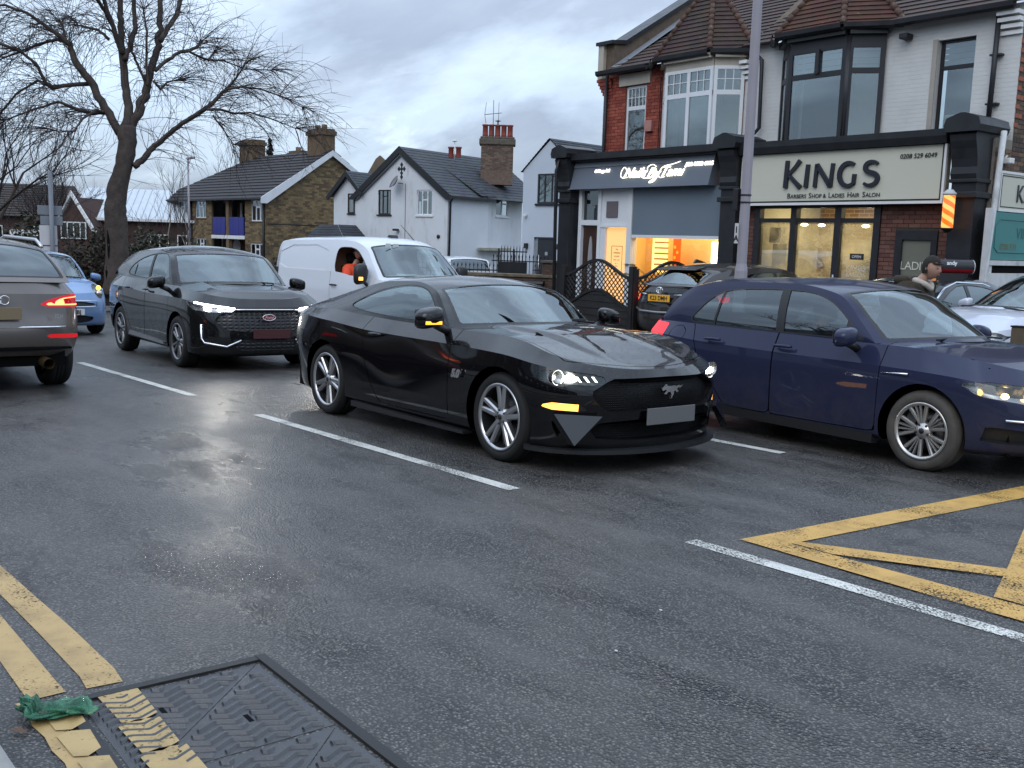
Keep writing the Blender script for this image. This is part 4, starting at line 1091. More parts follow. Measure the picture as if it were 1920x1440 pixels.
def van():
 car = empty('panel_van', (-14.35, 10.25, 0), .0, 'white panel van with open cab window and driver in orange workwear', 'van', 'vehicles queuing in the road')
 P = paint('van_white', (.62, .65, .70), 0, .3, 0, (.32, .32, .33), coat=.7)
 W = [(-4.5, .94), (-2.9, .985), (-1.3, .985), (0, .97), (.5, .94), (1, .90)]
 ln = vol_lines(-4.02, .95, [.04, .02, .0, .0, .02, .04], [.10, .04, .0, .03, .14, .42], W, [.95, .985, 1.0, 1.0, .985,
  [(-4.2, .93), (-2.9, .955), (-1.3, .95), (-.3, .92), (.2, .86), (.6, .76)]], 0,
  [[(-4, .36), (0, .26), (.9, .24)], [(-4, .42), (0, .32), (.9, .28)], [(-4, .62), (0, .55), (.9, .48)], [(-4, .95), (-1.5, .92), (0, .86), (.9, .72)], [(-4, 1.16), (-1.5, 1.12), (-.5, 1.04), (.4, 1.0), (.9, .92)],
   [(-4, 1.34), (-1.6, 1.30), (-1.0, 1.235), (-.3, 1.20), (.2, 1.15), (.53, 1.03)]], Lr=[.18, .2, .2, .2, .2, .2], Lf=[.5, .52, .55, .55, .5, .45], nr=3.6, nf=2.6)
 B = Body(ln, (4,)); e = B.edge
 B.add(cap_patch(e, [(-.4, 1.30), (.1, 1.22), (.35, 1.14), (.53, 1.03)], -.35, None, 3.0, 12))
 rail = [(-.20, .905, 1.19), (-.48, .86, 1.45), (-.86, .79, 1.75), (-1.3, .80, 1.86), (-2.2, .82, 1.885), (-3.5, .82, 1.88), (-3.88, .82, 1.85), (-3.955, .86, 1.70), (-3.975, .92, 1.35)]
 cen = [(.18, 1.21), (-.22, 1.52), (-.62, 1.83), (-1.2, 1.945), (-2.2, 1.965), (-3.5, 1.96), (-3.92, 1.92), (-3.985, 1.70), (-3.985, 1.35)]
 top, sl, sr = greenhouse(rail, cen, e, Nu=100, M=16, bulge=.012, ez=3.0)
 dlo = [(-1.66, 1.30), (-1.68, 1.70), (-1.58, 1.755), (-1.15, 1.745), (-.92, 1.64), (-.42, 1.225), (-.95, 1.24), (-1.45, 1.25)]
 ch, bord, panes = glazing(top, sl, sr, (.12, 1.95, .93), None, [('side_window', dlo, GLASS_CAR, 1)], GLASS_CAR, BLACKP)
 for r in (0, -2.93): B.arch(r, .34, .40)
 # pressed side panel: shallow recess
 chs = []; pan = []
 pp = [(-3.82, 1.30), (-3.86, 1.78), (-1.95, 1.79), (-1.95, 1.36), (-1.95, 1.30)]
 for S in ch:
  a, b = split(S, region(pp, 0, 2, 1, lambda V: .5 - np.abs(V[:, 1]))); chs.append(b); pan.append(a)
 door = []
 dpp = [(-.38, .30), (-.30, 1.5), (-1.78, 1.5), (-1.76, .30)]
 for s in (-1, 1): door.append((s, B.gap(region(dpp, 0, 2, 0, side(s)))))
 fr = lambda V: .3 - V[:, 0]
 hl = [B.cut(region([(s * .95, 1.02), (s * .90, .80), (s * .55, .78), (s * .56, .86)], 1, 2, 0, fr)) for s in (-1, 1)]
 gr = B.cut(region([(-.50, .82), (.50, .82), (.56, .60), (-.56, .60)], 1, 2, 1, fr))
 B.build(car, P)
 surf_obj('roof', [(join(*chs), P), (join(*bord), BLACKP)], car)
 for S in pan: surf_obj('side_panel', [(recess(S, .012), P)], car)
 for nm, S, g in panes:
  if nm != 'side_window': surf_obj(nm, [(S, g)], car); continue
  l, r = split(S, lambda V: V[:, 1])
  surf_obj('side_window', [(r, g)], car)
  f_, b_ = split(l, lambda V: -.80 - V[:, 0])     # the driver's window is wound down; only its front corner is glazed
  surf_obj('quarter_window', [(f_, GLASS_DK)], car)
 for s, S in door:
  o = surf_obj('door', [(solid(S, .02), P)], car); handle_part(o, BLACKP, -1.62, s * .985, 1.06, s, .22)
 h, hs, hi, hb = lamp_set()
 for s, S in zip((-1, 1), hl): headlamp(car, S, .06, hi, [((.60, s * .75, .86), .05, CHROME)])
 surf_obj('grille', [(recess(gr, .03), BLACKP)], car)
 for s in (-1, 1):
  mirror_part(car, BLACKP, -.52, s * .97, 1.28, s, (.10, .26, .36), (glow('amber_lit', (1, .50, .11), 2.3), .05, .10, .5, .8) if s < 0 else None)
  MB().mat(BLACKP).prism([(-4.0, .36), (-.4, .30), (-.4, .40), (-4.0, .46)], s * .96, s * .995, 'y').build('sill_trim', car)
  if s < 0: MB().mat(BLACKP).lathe([(0, -.004), (.035, -.004), (.04, .004)], 14, Matrix.Translation((-1.72, s * .985, .78)), 'y').build('fuel_flap', car)
 MB().mat(BLACKP).prism([(-1.10, 1.94), (-1.26, 1.955), (-1.22, 1.995), (-1.14, 1.995)], -.07, .07, 'y').build('roof_pod', car)
 MB().mat(BLACKP).tube([(-.95, .35, 1.88), (-1.45, .35, 2.20)], [.010, .005], 5).build('aerial', car)
 MB().mat(BLACKP).tube([(.12, .6, 1.22), (.0, .1, 1.26), (-.02, -.6, 1.22)], .012, 5).build('wiper', car)
 for k, (x, y, r, c, w) in enumerate(((-.08, -.28, .1, (.62, .72, .72), .42), (-.05, .45, -.3, (.10, .28, .62), .40), (.05, .74, .2, (.62, .70, .70), .26))):
  o = MB().mat(principled('dash_paper_blue' if k == 1 else 'dash_paper', c, .7)).box(-.13, .13, -w / 2, w / 2, 0, .006).build('dashboard_paper', car, loc=(x - .12, y, 1.235)); o.rotation_euler = (0, rad(28), r)
 for k in range(2): MB().mat(principled('sticker', (.6, .62, .6), .6)).box(-.005, .005, -.055, .055, -.035, .035).build('windscreen_sticker', car, loc=(-.565 + 0 * k, -.50 + .16 * k, 1.79))
 put_wheels(car, 'v', [(0, -.86), (0, .86), (-2.93, -.86), (-2.93, .86)], .34, .21, .215, 'ten', ALUD)
 underbody(car, -3.9, .7, .84, .3, .55, [(0, .34, .40), (-2.93, .34, .40)])
 interior(car, [(-1.35, -.48, .75), (-1.35, .48, .75)], (-1.9, -.05, .88, .70), (-.75, -.48, 1.22), (.05, -.55, .86, 1.21))
 cbox('bulkhead', car, principled('bulkhead_brown', (.16, .085, .05), .7), -1.86, -1.82, -.84, .84, .6, 1.8)
 return car
def simple_car(name, label, loc, rz, P, spec, group='cars parked in front of the shops', detail=None):
 """closed car body for the parked cars seen only in part"""
 car = empty(name, loc, rz, label, 'car', group)
 s = spec; ln = vol_lines(s['xr'], s['xf'], [.14, .05, .0, .0, .06, .12], [.08, .02, .0, .02, .10, .24], [(s['xr'], s['w'] * .95), (-1.4, s['w']), (0, s['w']), (s['xf'], s['w'] * .95)],
  [.93, .985, 1.0, 1.0, .98, [(s['xr'], s['w'] * s.get('bt', .88)), (-1.4, s['w'] * .91), (-.35, s['w'] * .89), (0, s['w'] * .86), (s['xf'], s['w'] * .76)]], 0,
  [[(s['xr'], .36), (-2.4, .22), (0, .20), (s['xf'], .2)], [(s['xr'], .42), (0, .25), (s['xf'], .24)], [(s['xr'], .58), (0, .45), (s['xf'], .4)], [(s['xr'], s['zb'] * .76), (0, .70), (s['xf'], .58)],
   [(s['xr'], s['zb'] * .93), (-1.3, s['zb'] * .86), (.2, s['zb'] * .83), (s['xf'], .72)], [(s['xr'], s['zd']), (-2.6, s['zb'] * 1.01), (-1.3, s['zb']), (-.35, s['zb'] * .985), (.1, s['zb'] * .955), (s['xf'] - .24, .80)]], Lr=s.get('Lr', .5), Lf=.52, nr=2.6, nf=2.4)
 B = Body(ln, (4,)); e = B.edge
 B.add(cap_patch(e, [(-.9, s['zb'] + .1), (-.1, s['zb'] + .035), (.2, s['zb']), (s['xf'] - .24, .80)], -.46, None, 3.2, 12))
 if s.get('deck'): B.add(cap_patch(e, [(s['xr'], s['zd']), (s['deck'], s['zb'] + .06)], None, s['deck'], 3.0, 10))
 top, sl, sr = greenhouse(s['rail'], s['cen'], e, Nu=76, M=14, bulge=.02)
 ch, bord, panes = glazing(top, sl, sr, (.10, 1.97, .93), s['bl'], [('side_window', s['dlo'], s.get('glass', GLASS_CAR), 1)], GLASS_CAR, BLACKP, s.get('rglass'))
 for r in (0, s['ra']): B.arch(r, s['R'], s['R'] + .05)
 feats = detail(B, car, None) if detail else None
 for sg in (-1, 1):
  d_ = B.gap(region([(-.40, .30), (-.38, 1.4), (-1.45, 1.4), (-1.45, .30)], 0, 2, 0, side(sg))); o = surf_obj('door', [(solid(d_, .02), P)], car)
  handle_part(o, P, -1.33, sg * s['w'] * .985, s['zb'] * .88, sg, .2)
 B.build(car, P); surf_obj('roof', [(join(*ch), P), (join(*bord), BLACKP)], car)
 for nm, S, g in panes:
  if nm == 'side_window':
   for l in split(S, lambda V: V[:, 1]):
    bp, l = split(l, lambda V: np.abs(V[:, 0] + 1.45) - .04); surf_obj('door_pillar', [(shift(bp, .005), BLACKP)], car)
    for x_ in split(l, lambda V: V[:, 0] + 1.45): surf_obj('side_window', [(x_, g)], car)
  else: surf_obj(nm, [(S, g)], car)
 if detail: detail(B, car, (feats, P))
 for sg in (-1, 1): mirror_part(car, P, -.55, sg * s['w'] * .98, s['zb'] + .05, sg, (.09, .2, .14))
 put_wheels(car, name, [(0, -s['w'] + .12), (0, s['w'] - .12), (s['ra'], -s['w'] + .12), (s['ra'], s['w'] - .12)], s['R'], s['R'] * .7, .21, 'five_double', ALUD)
 underbody(car, s['xr'] + .3, s['xf'] - .25, s['w'] * .78, .24, .45, [(0, s['R'], s['R'] + .05), (s['ra'], s['R'], s['R'] + .05)])
 interior(car, [(-1.4, -.36, .4), (-1.4, .36, .4), (-2.25, -.36, .42), (-2.25, .36, .42)], (s['xr'] + .6, -.2, s['w'] * .8, .36), (-.8, -.36, .92), (-.1, -.7, s['w'] * .8, s['zb'] - .04))
 return car
def parked():
 # crossover with swept tail lights, nose to the nail salon
 def chr_d(B, car, st):
  rear = lambda V: V[:, 0] + 2.7
  if st is None:
   return dict(panel=B.cut(region([(-.62, 1.12), (.62, 1.12), (.70, 1.02), (.52, .80), (-.52, .80), (-.70, 1.02)], 1, 2, 1, rear)),
      tl=[B.cut(region([(s * 1.0, 1.10), (s * .62, 1.09), (s * .56, 1.0), (s * .70, .86), (s * 1.0, .93)], 1, 2, 0, rear)) for s in (-1, 1)])
  f, P = st
  surf_obj('tailgate_panel', [(recess(f['panel'], .01), paint('black_gloss', (.0035, .0035, .0045), 0, .25, 1.0))], car)
  for s, S in zip((-1, 1), f['tl']):
   a, b = split(S, lambda V: V[:, 2] - .985)
   surf_obj('tail_light', [(a, principled('tail_red', (.35, .006, .012), .12, coat=1, emis=(1, .02, .05), es=.25)), (b, principled('tail_clear', (.45, .12, .13), .15, coat=1))], car)
  plate(car, -3.475, .0, .93, .52, .115, principled('plate_yellow', (.72, .36, .02), .5, emis=(1, .5, .03), es=.05), -1, 'K23 DMH', principled('plate_ink', (.01, .01, .01), .6))
  t = MB().mat(CHROME)
  t.tube([(-3.47, .075 * math.cos(a), 1.06 + .05 * math.sin(a)) for a in np.linspace(0, 2 * math.pi, 19)], .008, 5)
  t.tube([(-3.475, .03 * math.cos(a), 1.065 + .045 * math.sin(a)) for a in np.linspace(0, 2 * math.pi, 15)], .006, 5)
  t.tube([(-3.475, .07 * math.cos(a), 1.085 + .02 * math.sin(a)) for a in np.linspace(0, 2 * math.pi, 15)], .006, 5)
  t.build('oval_badge', car)
  for s in (-1, 1): MB().mat(CHROME).tube([(-3.455, s * .34, .99), (-3.40, s * .56, 1.0)], .010, 6).build('tailgate_strip', car)
  MB().mat(principled('bright_trim', (.3, .3, .31), .3, metal=.8)).tube([(-3.30, -.74, .74), (-3.47, -.45, .70), (-3.50, 0, .69), (-3.47, .45, .70), (-3.30, .74, .74)], .022, 6).build('bumper_trim', car)
  MB().mat(BLACKP).prism([(-2.86, 1.475), (-3.10, 1.425), (-3.12, 1.41), (-2.88, 1.44)], -.47, .47, 'y').build('roof_spoiler', car)
  MB().mat(BLACKP).tube([(-3.27, .05, 1.155), (-3.24, -.15, 1.19), (-3.22, -.32, 1.19)], .014, 5).build('rear_wiper', car)
  MB().mat(BLACKP).prism([(-2.42, 1.545), (-2.72, 1.53), (-2.66, 1.60)], -.02, .02, 'y').build('aerial_fin', car)
 simple_car('crossover', 'dark grey crossover with yellow rear number plate parked beside the black lattice fence', (-10.75, 16.1, .11), rad(84),
  paint('chr_grey', (.045, .04, .038), .4, .33, 0, None, .9), dict(xr=-3.48, xf=.88, w=.895, zb=1.10, zd=1.14, R=.34, ra=-2.64, bt=.80, Lr=.55,
  rail=[(-.42, .795, 1.085), (-.70, .72, 1.28), (-1.0, .66, 1.43), (-1.5, .63, 1.49), (-2.2, .61, 1.46), (-2.75, .60, 1.36), (-3.10, .66, 1.22), (-3.26, .72, 1.135)],
  cen=[(-.05, 1.13), (-.4, 1.32), (-.8, 1.49), (-1.5, 1.56), (-2.2, 1.545), (-2.98, 1.45), (-3.24, 1.26), (-3.36, 1.14)], bl=(5.05, 6.7, .92),
  dlo=[(-2.45, 1.28), (-2.2, 1.37), (-1.5, 1.43), (-1.08, 1.39), (-.55, 1.12), (-1.5, 1.15)], glass=GLASS_CAR, rglass=GLASS_CAR), detail=chr_d)
 # saloon, nose to the road
 def sed_d(B, car, st):
  if st is None: return None
  for s in (-1, 1):
   MB().mat(principled('window_chrome', (.62, .66, .72), .2, metal=.9)).tube([(-.55, s * .80, 1.03), (-.92, s * .71, 1.27), (-1.25, s * .665, 1.355), (-1.9, s * .655, 1.345), (-2.35, s * .675, 1.25), (-2.62, s * .70, 1.12)], .016, 6).build('window_trim', car)
 simple_car('saloon', 'black saloon with bright window trim parked behind the walking man', (-7.5, 12.7, .10), rad(-97),
  paint('saloon_black', (.02, .024, .03), .3, .28, 0, None, 1), dict(xr=-3.75, xf=.85, w=.90, zb=.98, zd=1.02, R=.33, ra=-2.8, deck=-2.9,
  rail=[(-.42, .80, .97), (-.72, .735, 1.17), (-1.05, .67, 1.33), (-1.6, .64, 1.385), (-2.1, .645, 1.36), (-2.6, .67, 1.21), (-3.0, .74, 1.015)],
  cen=[(-.05, 1.0), (-.45, 1.22), (-.88, 1.40), (-1.6, 1.455), (-2.1, 1.44), (-2.75, 1.24), (-3.15, 1.04)], bl=(4.2, 5.7, .9),
  dlo=[(-2.62, 1.07), (-2.4, 1.19), (-2.0, 1.30), (-1.5, 1.335), (-1.15, 1.30), (-.60, 1.0), (-1.6, 1.01)], glass=GLASS_DK), detail=sed_d)
 def sil_d(B, car, st):
  fr = lambda V: .2 - V[:, 0]
  if st is None: return [B.cut(region([(s * .86, .80), (s * .60, .78), (s * .50, .66), (s * .84, .64)], 1, 2, 1, fr)) for s in (-1, 1)]
  h, hs, hi, hb = lamp_set()
  for s, S in zip((-1, 1), st[0]): headlamp(car, S, .06, hi, [((.55, s * .68, .72), .05, CHROME)])
  plate(car, .90, 0, .42, .52, .111, principled('plate_white', (.65, .65, .62), .5))
  MB().mat(BLACKP).tube([(-.05, .6, 1.04), (-.1, .1, 1.07), (-.1, -.5, 1.05)], .010, 5).build('wiper', car)
 simple_car('silver_car', 'pale silver car with clear headlamp at right edge beside the wooden post', (-5.5, 12.15, .12), rad(-115),
  paint('pale_silver', (.50, .52, .58), .4, .3, 0, None, 1), dict(xr=-3.2, xf=.88, w=.87, zb=1.02, zd=1.02, R=.31, ra=-2.5,
  rail=[(-.42, .77, 1.01), (-.72, .71, 1.22), (-1.05, .64, 1.40), (-1.6, .62, 1.47), (-2.3, .62, 1.45), (-2.75, .65, 1.25), (-2.95, .70, 1.02)],
  cen=[(.0, 1.04), (-.4, 1.28), (-.85, 1.48), (-1.6, 1.54), (-2.3, 1.52), (-2.95, 1.27), (-3.08, 1.03)], bl=(4.2, 5.7, .9),
  dlo=[(-2.4, 1.06), (-2.2, 1.36), (-1.5, 1.42), (-1.1, 1.36), (-.6, 1.04)]), detail=sil_d)
 def suv_d(B, car, st):
  if st is None: return None
 simple_car('white_suv', 'white off-road estate with dark side windows parked behind the spiked railings', (-30.3, 22.2, 0), rad(160),
  paint('suv_white', (.60, .62, .64), 0, .35, 0, None, .8), dict(xr=-3.75, xf=.9, w=.94, zb=1.22, zd=1.2, R=.37, ra=-2.85, bt=.9, Lr=.35,
  rail=[(-.42, .83, 1.20), (-.70, .78, 1.45), (-.95, .73, 1.66), (-1.5, .72, 1.74), (-2.4, .72, 1.74), (-3.2, .73, 1.68), (-3.42, .76, 1.45), (-3.52, .82, 1.21)],
  cen=[(-.1, 1.24), (-.45, 1.48), (-.8, 1.71), (-1.5, 1.81), (-2.4, 1.81), (-3.3, 1.75), (-3.52, 1.47), (-3.62, 1.22)], bl=(5.2, 6.6, .88),
  dlo=[(-3.3, 1.27), (-3.12, 1.60), (-2.0, 1.66), (-1.05, 1.64), (-.55, 1.24)], glass=GLASS_DK, rglass=GLASS_DK), 'cars parked in front of the houses', suv_d)
# ------------------------------------------------------------------ ground, road and markings
def asphalt(name, wet=1.0):
 m = principled(name, (.04, .04, .042), .5, spec=.5); t = NT(m); v = t.co('Object')
 st = t.voro(v, 82, 'F1'); cellc = t.voro(v, 82, 'F1', 'Color'); big = t.noise(v, .55, 5, .6); mid = t.noise(t.mapping(v, (.5, 1.3, 1)), 2.3, 7, .65)
 fine = t.noise(v, 190, 3, .6); patch = t.noise(v, .9, 6, .6, dist=.6)
 c = t.ramp(st, [(.0, (.185, .172, .155)), (.32, (.110, .103, .094)), (.50, (.008, .008, .009))])
 c = t.mix(.55, c, t.mix(1, c, t.ramp(cellc, [(.1, .15), (.5, .8), (.8, 1.7), (.95, 3.0)]), 'MULTIPLY'))
 c = t.mix(t.ramp(mid, [(.35, .0), (.75, .45)]), c, (.135, .126, .115))
 c = t.mix(t.ramp(patch, [(.55, 0), (.68, .35)]), c, (.052, .050, .048))
 c = t.mix(t.ramp(t.noise(v, 4.2, 8, .7), [(.66, 0), (.78, .45)]), c, (.12, .115, .11))
 c = t.mix(t.ramp(t.noise(v, 9, 2, .5), [(.745, 0), (.76, .5)]), c, (.22, .215, .20))
 wv = t.mapping(v); nz = t.N.new('ShaderNodeVectorMath'); nz.operation = 'ADD'; t.L.new(v, nz.inputs[0]); t.L.new(t.noise(v, 1.7, 5, .6, 'Color'), nz.inputs[1])
 ck = t.voro(nz.outputs[0], .33, 'DISTANCE_TO_EDGE'); ck = t.math('MULTIPLY', t.ramp(ck, [(.004, 1), (.009, 0)]), t.ramp(t.noise(v, .45, 2), [(.48, 0), (.56, .8)]))
 c = t.mix(ck, c, (.012, .012, .012))
 sy = t.N.new('ShaderNodeSeparateXYZ'); t.L.new(v, sy.inputs[0])
 trk = t.math('ABSOLUTE', t.math('SINE', t.math('MULTIPLY', t.math('SUBTRACT', sy.outputs[1], .42), 2.26)))
 c = t.mix(t.math('MULTIPLY', t.math('MULTIPLY', trk, t.ramp(mid, [(.3, .1), (.7, .6)])), .5), c, (.120, .112, .102))
 t.set('Base Color', c)
 w = t.ramp(t.math('ADD', t.math('MULTIPLY', big, .6), t.math('MULTIPLY', mid, .4)), [(.38, .24), (.48, .40), (.62, .58)])
 sp = t.new('ShaderNodeSeparateXYZ'); t.L.new(v, sp.inputs[0])
 for px, py, rx, ry, amt in ((-4.3, 2.0, 1.0, .5, .26), (-6.0, 2.6, 1.3, .45, .24), (-7.6, 3.1, 1.2, .4, .16)):   # damp patches
  dx = t.math('MULTIPLY', t.math('SUBTRACT', sp.outputs[0], px), 1 / rx); dy = t.math('MULTIPLY', t.math('SUBTRACT', sp.outputs[1], py), 1 / ry)
  r2 = t.math('ADD', t.math('ADD', t.math('MULTIPLY', dx, dx), t.math('MULTIPLY', dy, dy)), t.math('MULTIPLY', t.math('SUBTRACT', mid, .5), 2.2))
  w = t.math('SUBTRACT', w, t.math('MULTIPLY', t.math('SUBTRACT', 1, r2, clamp=True), amt))
 t.set('Roughness', t.math('MAXIMUM', t.math('ADD', w, t.math('MULTIPLY', t.math('SUBTRACT', fine, .5), .25)), .14))
 h = t.math('ADD', t.math('MULTIPLY', t.math('SUBTRACT', 1, st), .8), t.math('MULTIPLY', fine, .25))
 t.set('Normal', t.bump(h, .0085, .9))
 return m
def worn_paint(name, col, wear=.55, scale=26, rough=.55):
 """road paint with the asphalt showing through where it has worn off"""
 m = principled(name, col, rough); t = NT(m); v = t.co('Object')
 n = t.noise(v, 2.2, 5, .6); f = t.noise(v, scale * 3, 4, .7); g = t.voro(v, 90, 'F1')
 a = t.math('ADD', t.math('MULTIPLY', n, .75), t.math('MULTIPLY', f, .5))
 al = t.ramp(t.math('SUBTRACT', a, t.math('MULTIPLY', g, .35)), [(wear - .24, 0), (wear - .10, 1)])
 tone = t.noise(v, 5, 6, .65)
 t.set('Base Color', t.ramp(tone, [(.3, tuple(c * .66 for c in col)), (.55, col), (.75, tuple(min(1, c * 1.08) for c in col))]))
 t.set('Alpha', al); t.set('Normal', t.bump(f, .002, .5)); return m
def sheet(poly, z, n=None):
 return MB().raw([(x, y, z) for x, y in poly], [tuple(range(len(poly)))], False)
def strip_grid(x0, x1, y0, y1, z):
 return MB().raw([(x0, y0, z), (x1, y0, z), (x1, y1, z), (x0, y1, z)], [(0, 1, 2, 3)], False)
def ground():
 gm = weathered('far_ground', (.055, .058, .040), .9, .3, .4, .01, 8)
 o = strip_grid(-900, 700, -300, 1400, -.16).mat(gm).build('ground', kind='structure')
 A = asphalt('asphalt')
 b = MB().mat(A).box(-120, 60, .64, 10.15, -.4, 0); MB().mat(weathered('far_kerb', (.22, .215, .20), .7, .15, 4, .004, 60)).box(-120, 60, 10.15, 10.28, -.4, .112).build('kerb', kind='structure'); b.build('road', kind='structure')
 pv = weathered('paving', (.13, .125, .12), .6, .2, 1.4, .004, 50)
 MB().mat(asphalt('forecourt_asphalt')).box(-120, 60, 10.28, 34, -.4, .10).build('forecourt', kind='structure')
 MB().mat(pv).box(-120, 60, -9, .51, -.4, .10).build('pavement', kind='structure')
 ks = weathered('kerb_stone', (.27, .265, .25), .7, .15, 4, .004, 60)
 kb = MB().mat(ks).bbox(-.455, .455, -.07, .068, -.3, .115, .018).mesh('kerb_stone')
 kr = empty('kerb', (-3, .578, 0)); kr['kind'] = 'structure'
 for k in range(-12, 6): mesh_obj('kerb_stone', kb, kr, (k * .92 + .3, 0, R_.uniform(-.004, .004)))
 W = worn_paint('white_road_paint', (.62, .61, .56), .56); W2 = worn_paint('white_road_paint_fresh', (.58, .57, .52), .50)
 cat = 'road marking'
 def dash(x0, x1, y, m, label, w=.052):
  n = 10; top = []; bot = []
  for i in range(n + 1):
   x = x0 + (x1 - x0) * i / n; j = R_.uniform(-.004, .004); top.append((x, y + w + j)); bot.append((x, y - w + R_.uniform(-.004, .004)))
  tag(sheet(bot + top[::-1], .004).mat(m).build('road_line'), label, cat, 'dashed white lines along the road')
 dash(-14.1, -10.22, 4.25, W2, 'white lane dash beside the right rear wheel of the silver grey SUV')
 dash(-8.72, -4.93, 4.25, W2, 'long white lane dash below the black sports coupe')
 dash(-3.42, .6, 4.25, W, 'worn white lane dash running under the yellow box corner at lower right')
 dash(-7.9, -4.75, 7.05, W2, 'white lane dash showing between the black coupe and the blue hatchback')
 dash(-19.5, -15.6, 4.25, W2, 'white lane dash hidden beside the silver grey SUV'); dash(-13.4, -9.5, 7.05, W2, 'white lane dash under the black sports coupe tail and family SUV')
 Y = worn_paint('yellow_road_paint', (.43, .285, .115), .46); YB = worn_paint('yellow_box_paint', (.54, .315, .082), .50)
 def ribbon(pts, w, z, m):
  V = [];
  for i, (x, y) in enumerate(pts):
   a = pts[max(i - 1, 0)]; c = pts[min(i + 1, len(pts) - 1)]; d = Vector((c[0] - a[0], c[1] - a[1], 0)).normalized(); n_ = Vector((-d.y, d.x))
   ww = w * R_.uniform(1.08, 1.2) / 2; V += [(x + n_.x * ww, y + n_.y * ww, z), (x - n_.x * ww, y - n_.y * ww, z)]
  return MB().raw(V, [(2 * i, 2 * i + 1, 2 * i + 3, 2 * i + 2) for i in range(len(pts) - 1)], False).mat(m)
 tag(ribbon([(-14 + k * .5, 1.085 + .01 * math.sin(k)) for k in range(0, 22)] + [(-3.38, 1.08)], .10, .004, Y).build('yellow_line'), 'outer of the two yellow kerb lines, running up to the iron cover', cat, 'double yellow lines by the kerb')
 tag(ribbon([(-14 + k * .5, .905 + .01 * math.cos(k)) for k in range(0, 22)] + [(-3.40, .90)], .10, .004, Y).build('yellow_line'), 'inner of the two yellow kerb lines, nearest the kerb', cat, 'double yellow lines by the kerb')
 tag(ribbon([(-3.40 + k * .1, .835 + (.01 if k % 2 else 0)) for k in range(0, 16)], .06, .005, Y).build('yellow_line'), 'broken yellow line beside the kerb edge of the iron cover', cat, 'double yellow lines by the kerb')
 # yellow box: crossing bars
 bz = [.005]
 def band(pts, label):
  o = MB().raw([(x, y, bz[0]) for x, y in pts], [tuple(range(len(pts)))], False).mat(YB).build('box_marking'); bz[0] += .003; tag(o, label, cat, 'yellow box junction bars')
 band([(-3.28, 4.50), (-3.06, 4.66), (-2.98, 5.45), (-2.73, 7.9), (-2.95, 7.9), (-3.16, 5.7)], 'yellow bar at the near end of the box, crossing the lane towards the blue hatchback')
 band([(-3.26, 4.498), (-2.2, 4.455), (1, 4.43), (1, 4.65), (-2.2, 4.665), (-3.05, 4.665)], 'yellow bar along the lane edge of the box, beside the white line')
 band([(-3.05, 4.668), (-2.80, 4.668), (-1.0, 5.60), (-1.0, 5.76), (-3.05, 4.73)], 'thin yellow diagonal bar from the box corner')
 band([(-2.93, 7.66), (-2.51, 6.40), (-2.13, 5.24), (-1.95, 4.668), (-1.66, 4.668), (-1.86, 5.2), (-2.24, 6.42), (-2.70, 7.66)], 'yellow diagonal bar of the box at the right edge')
 return A
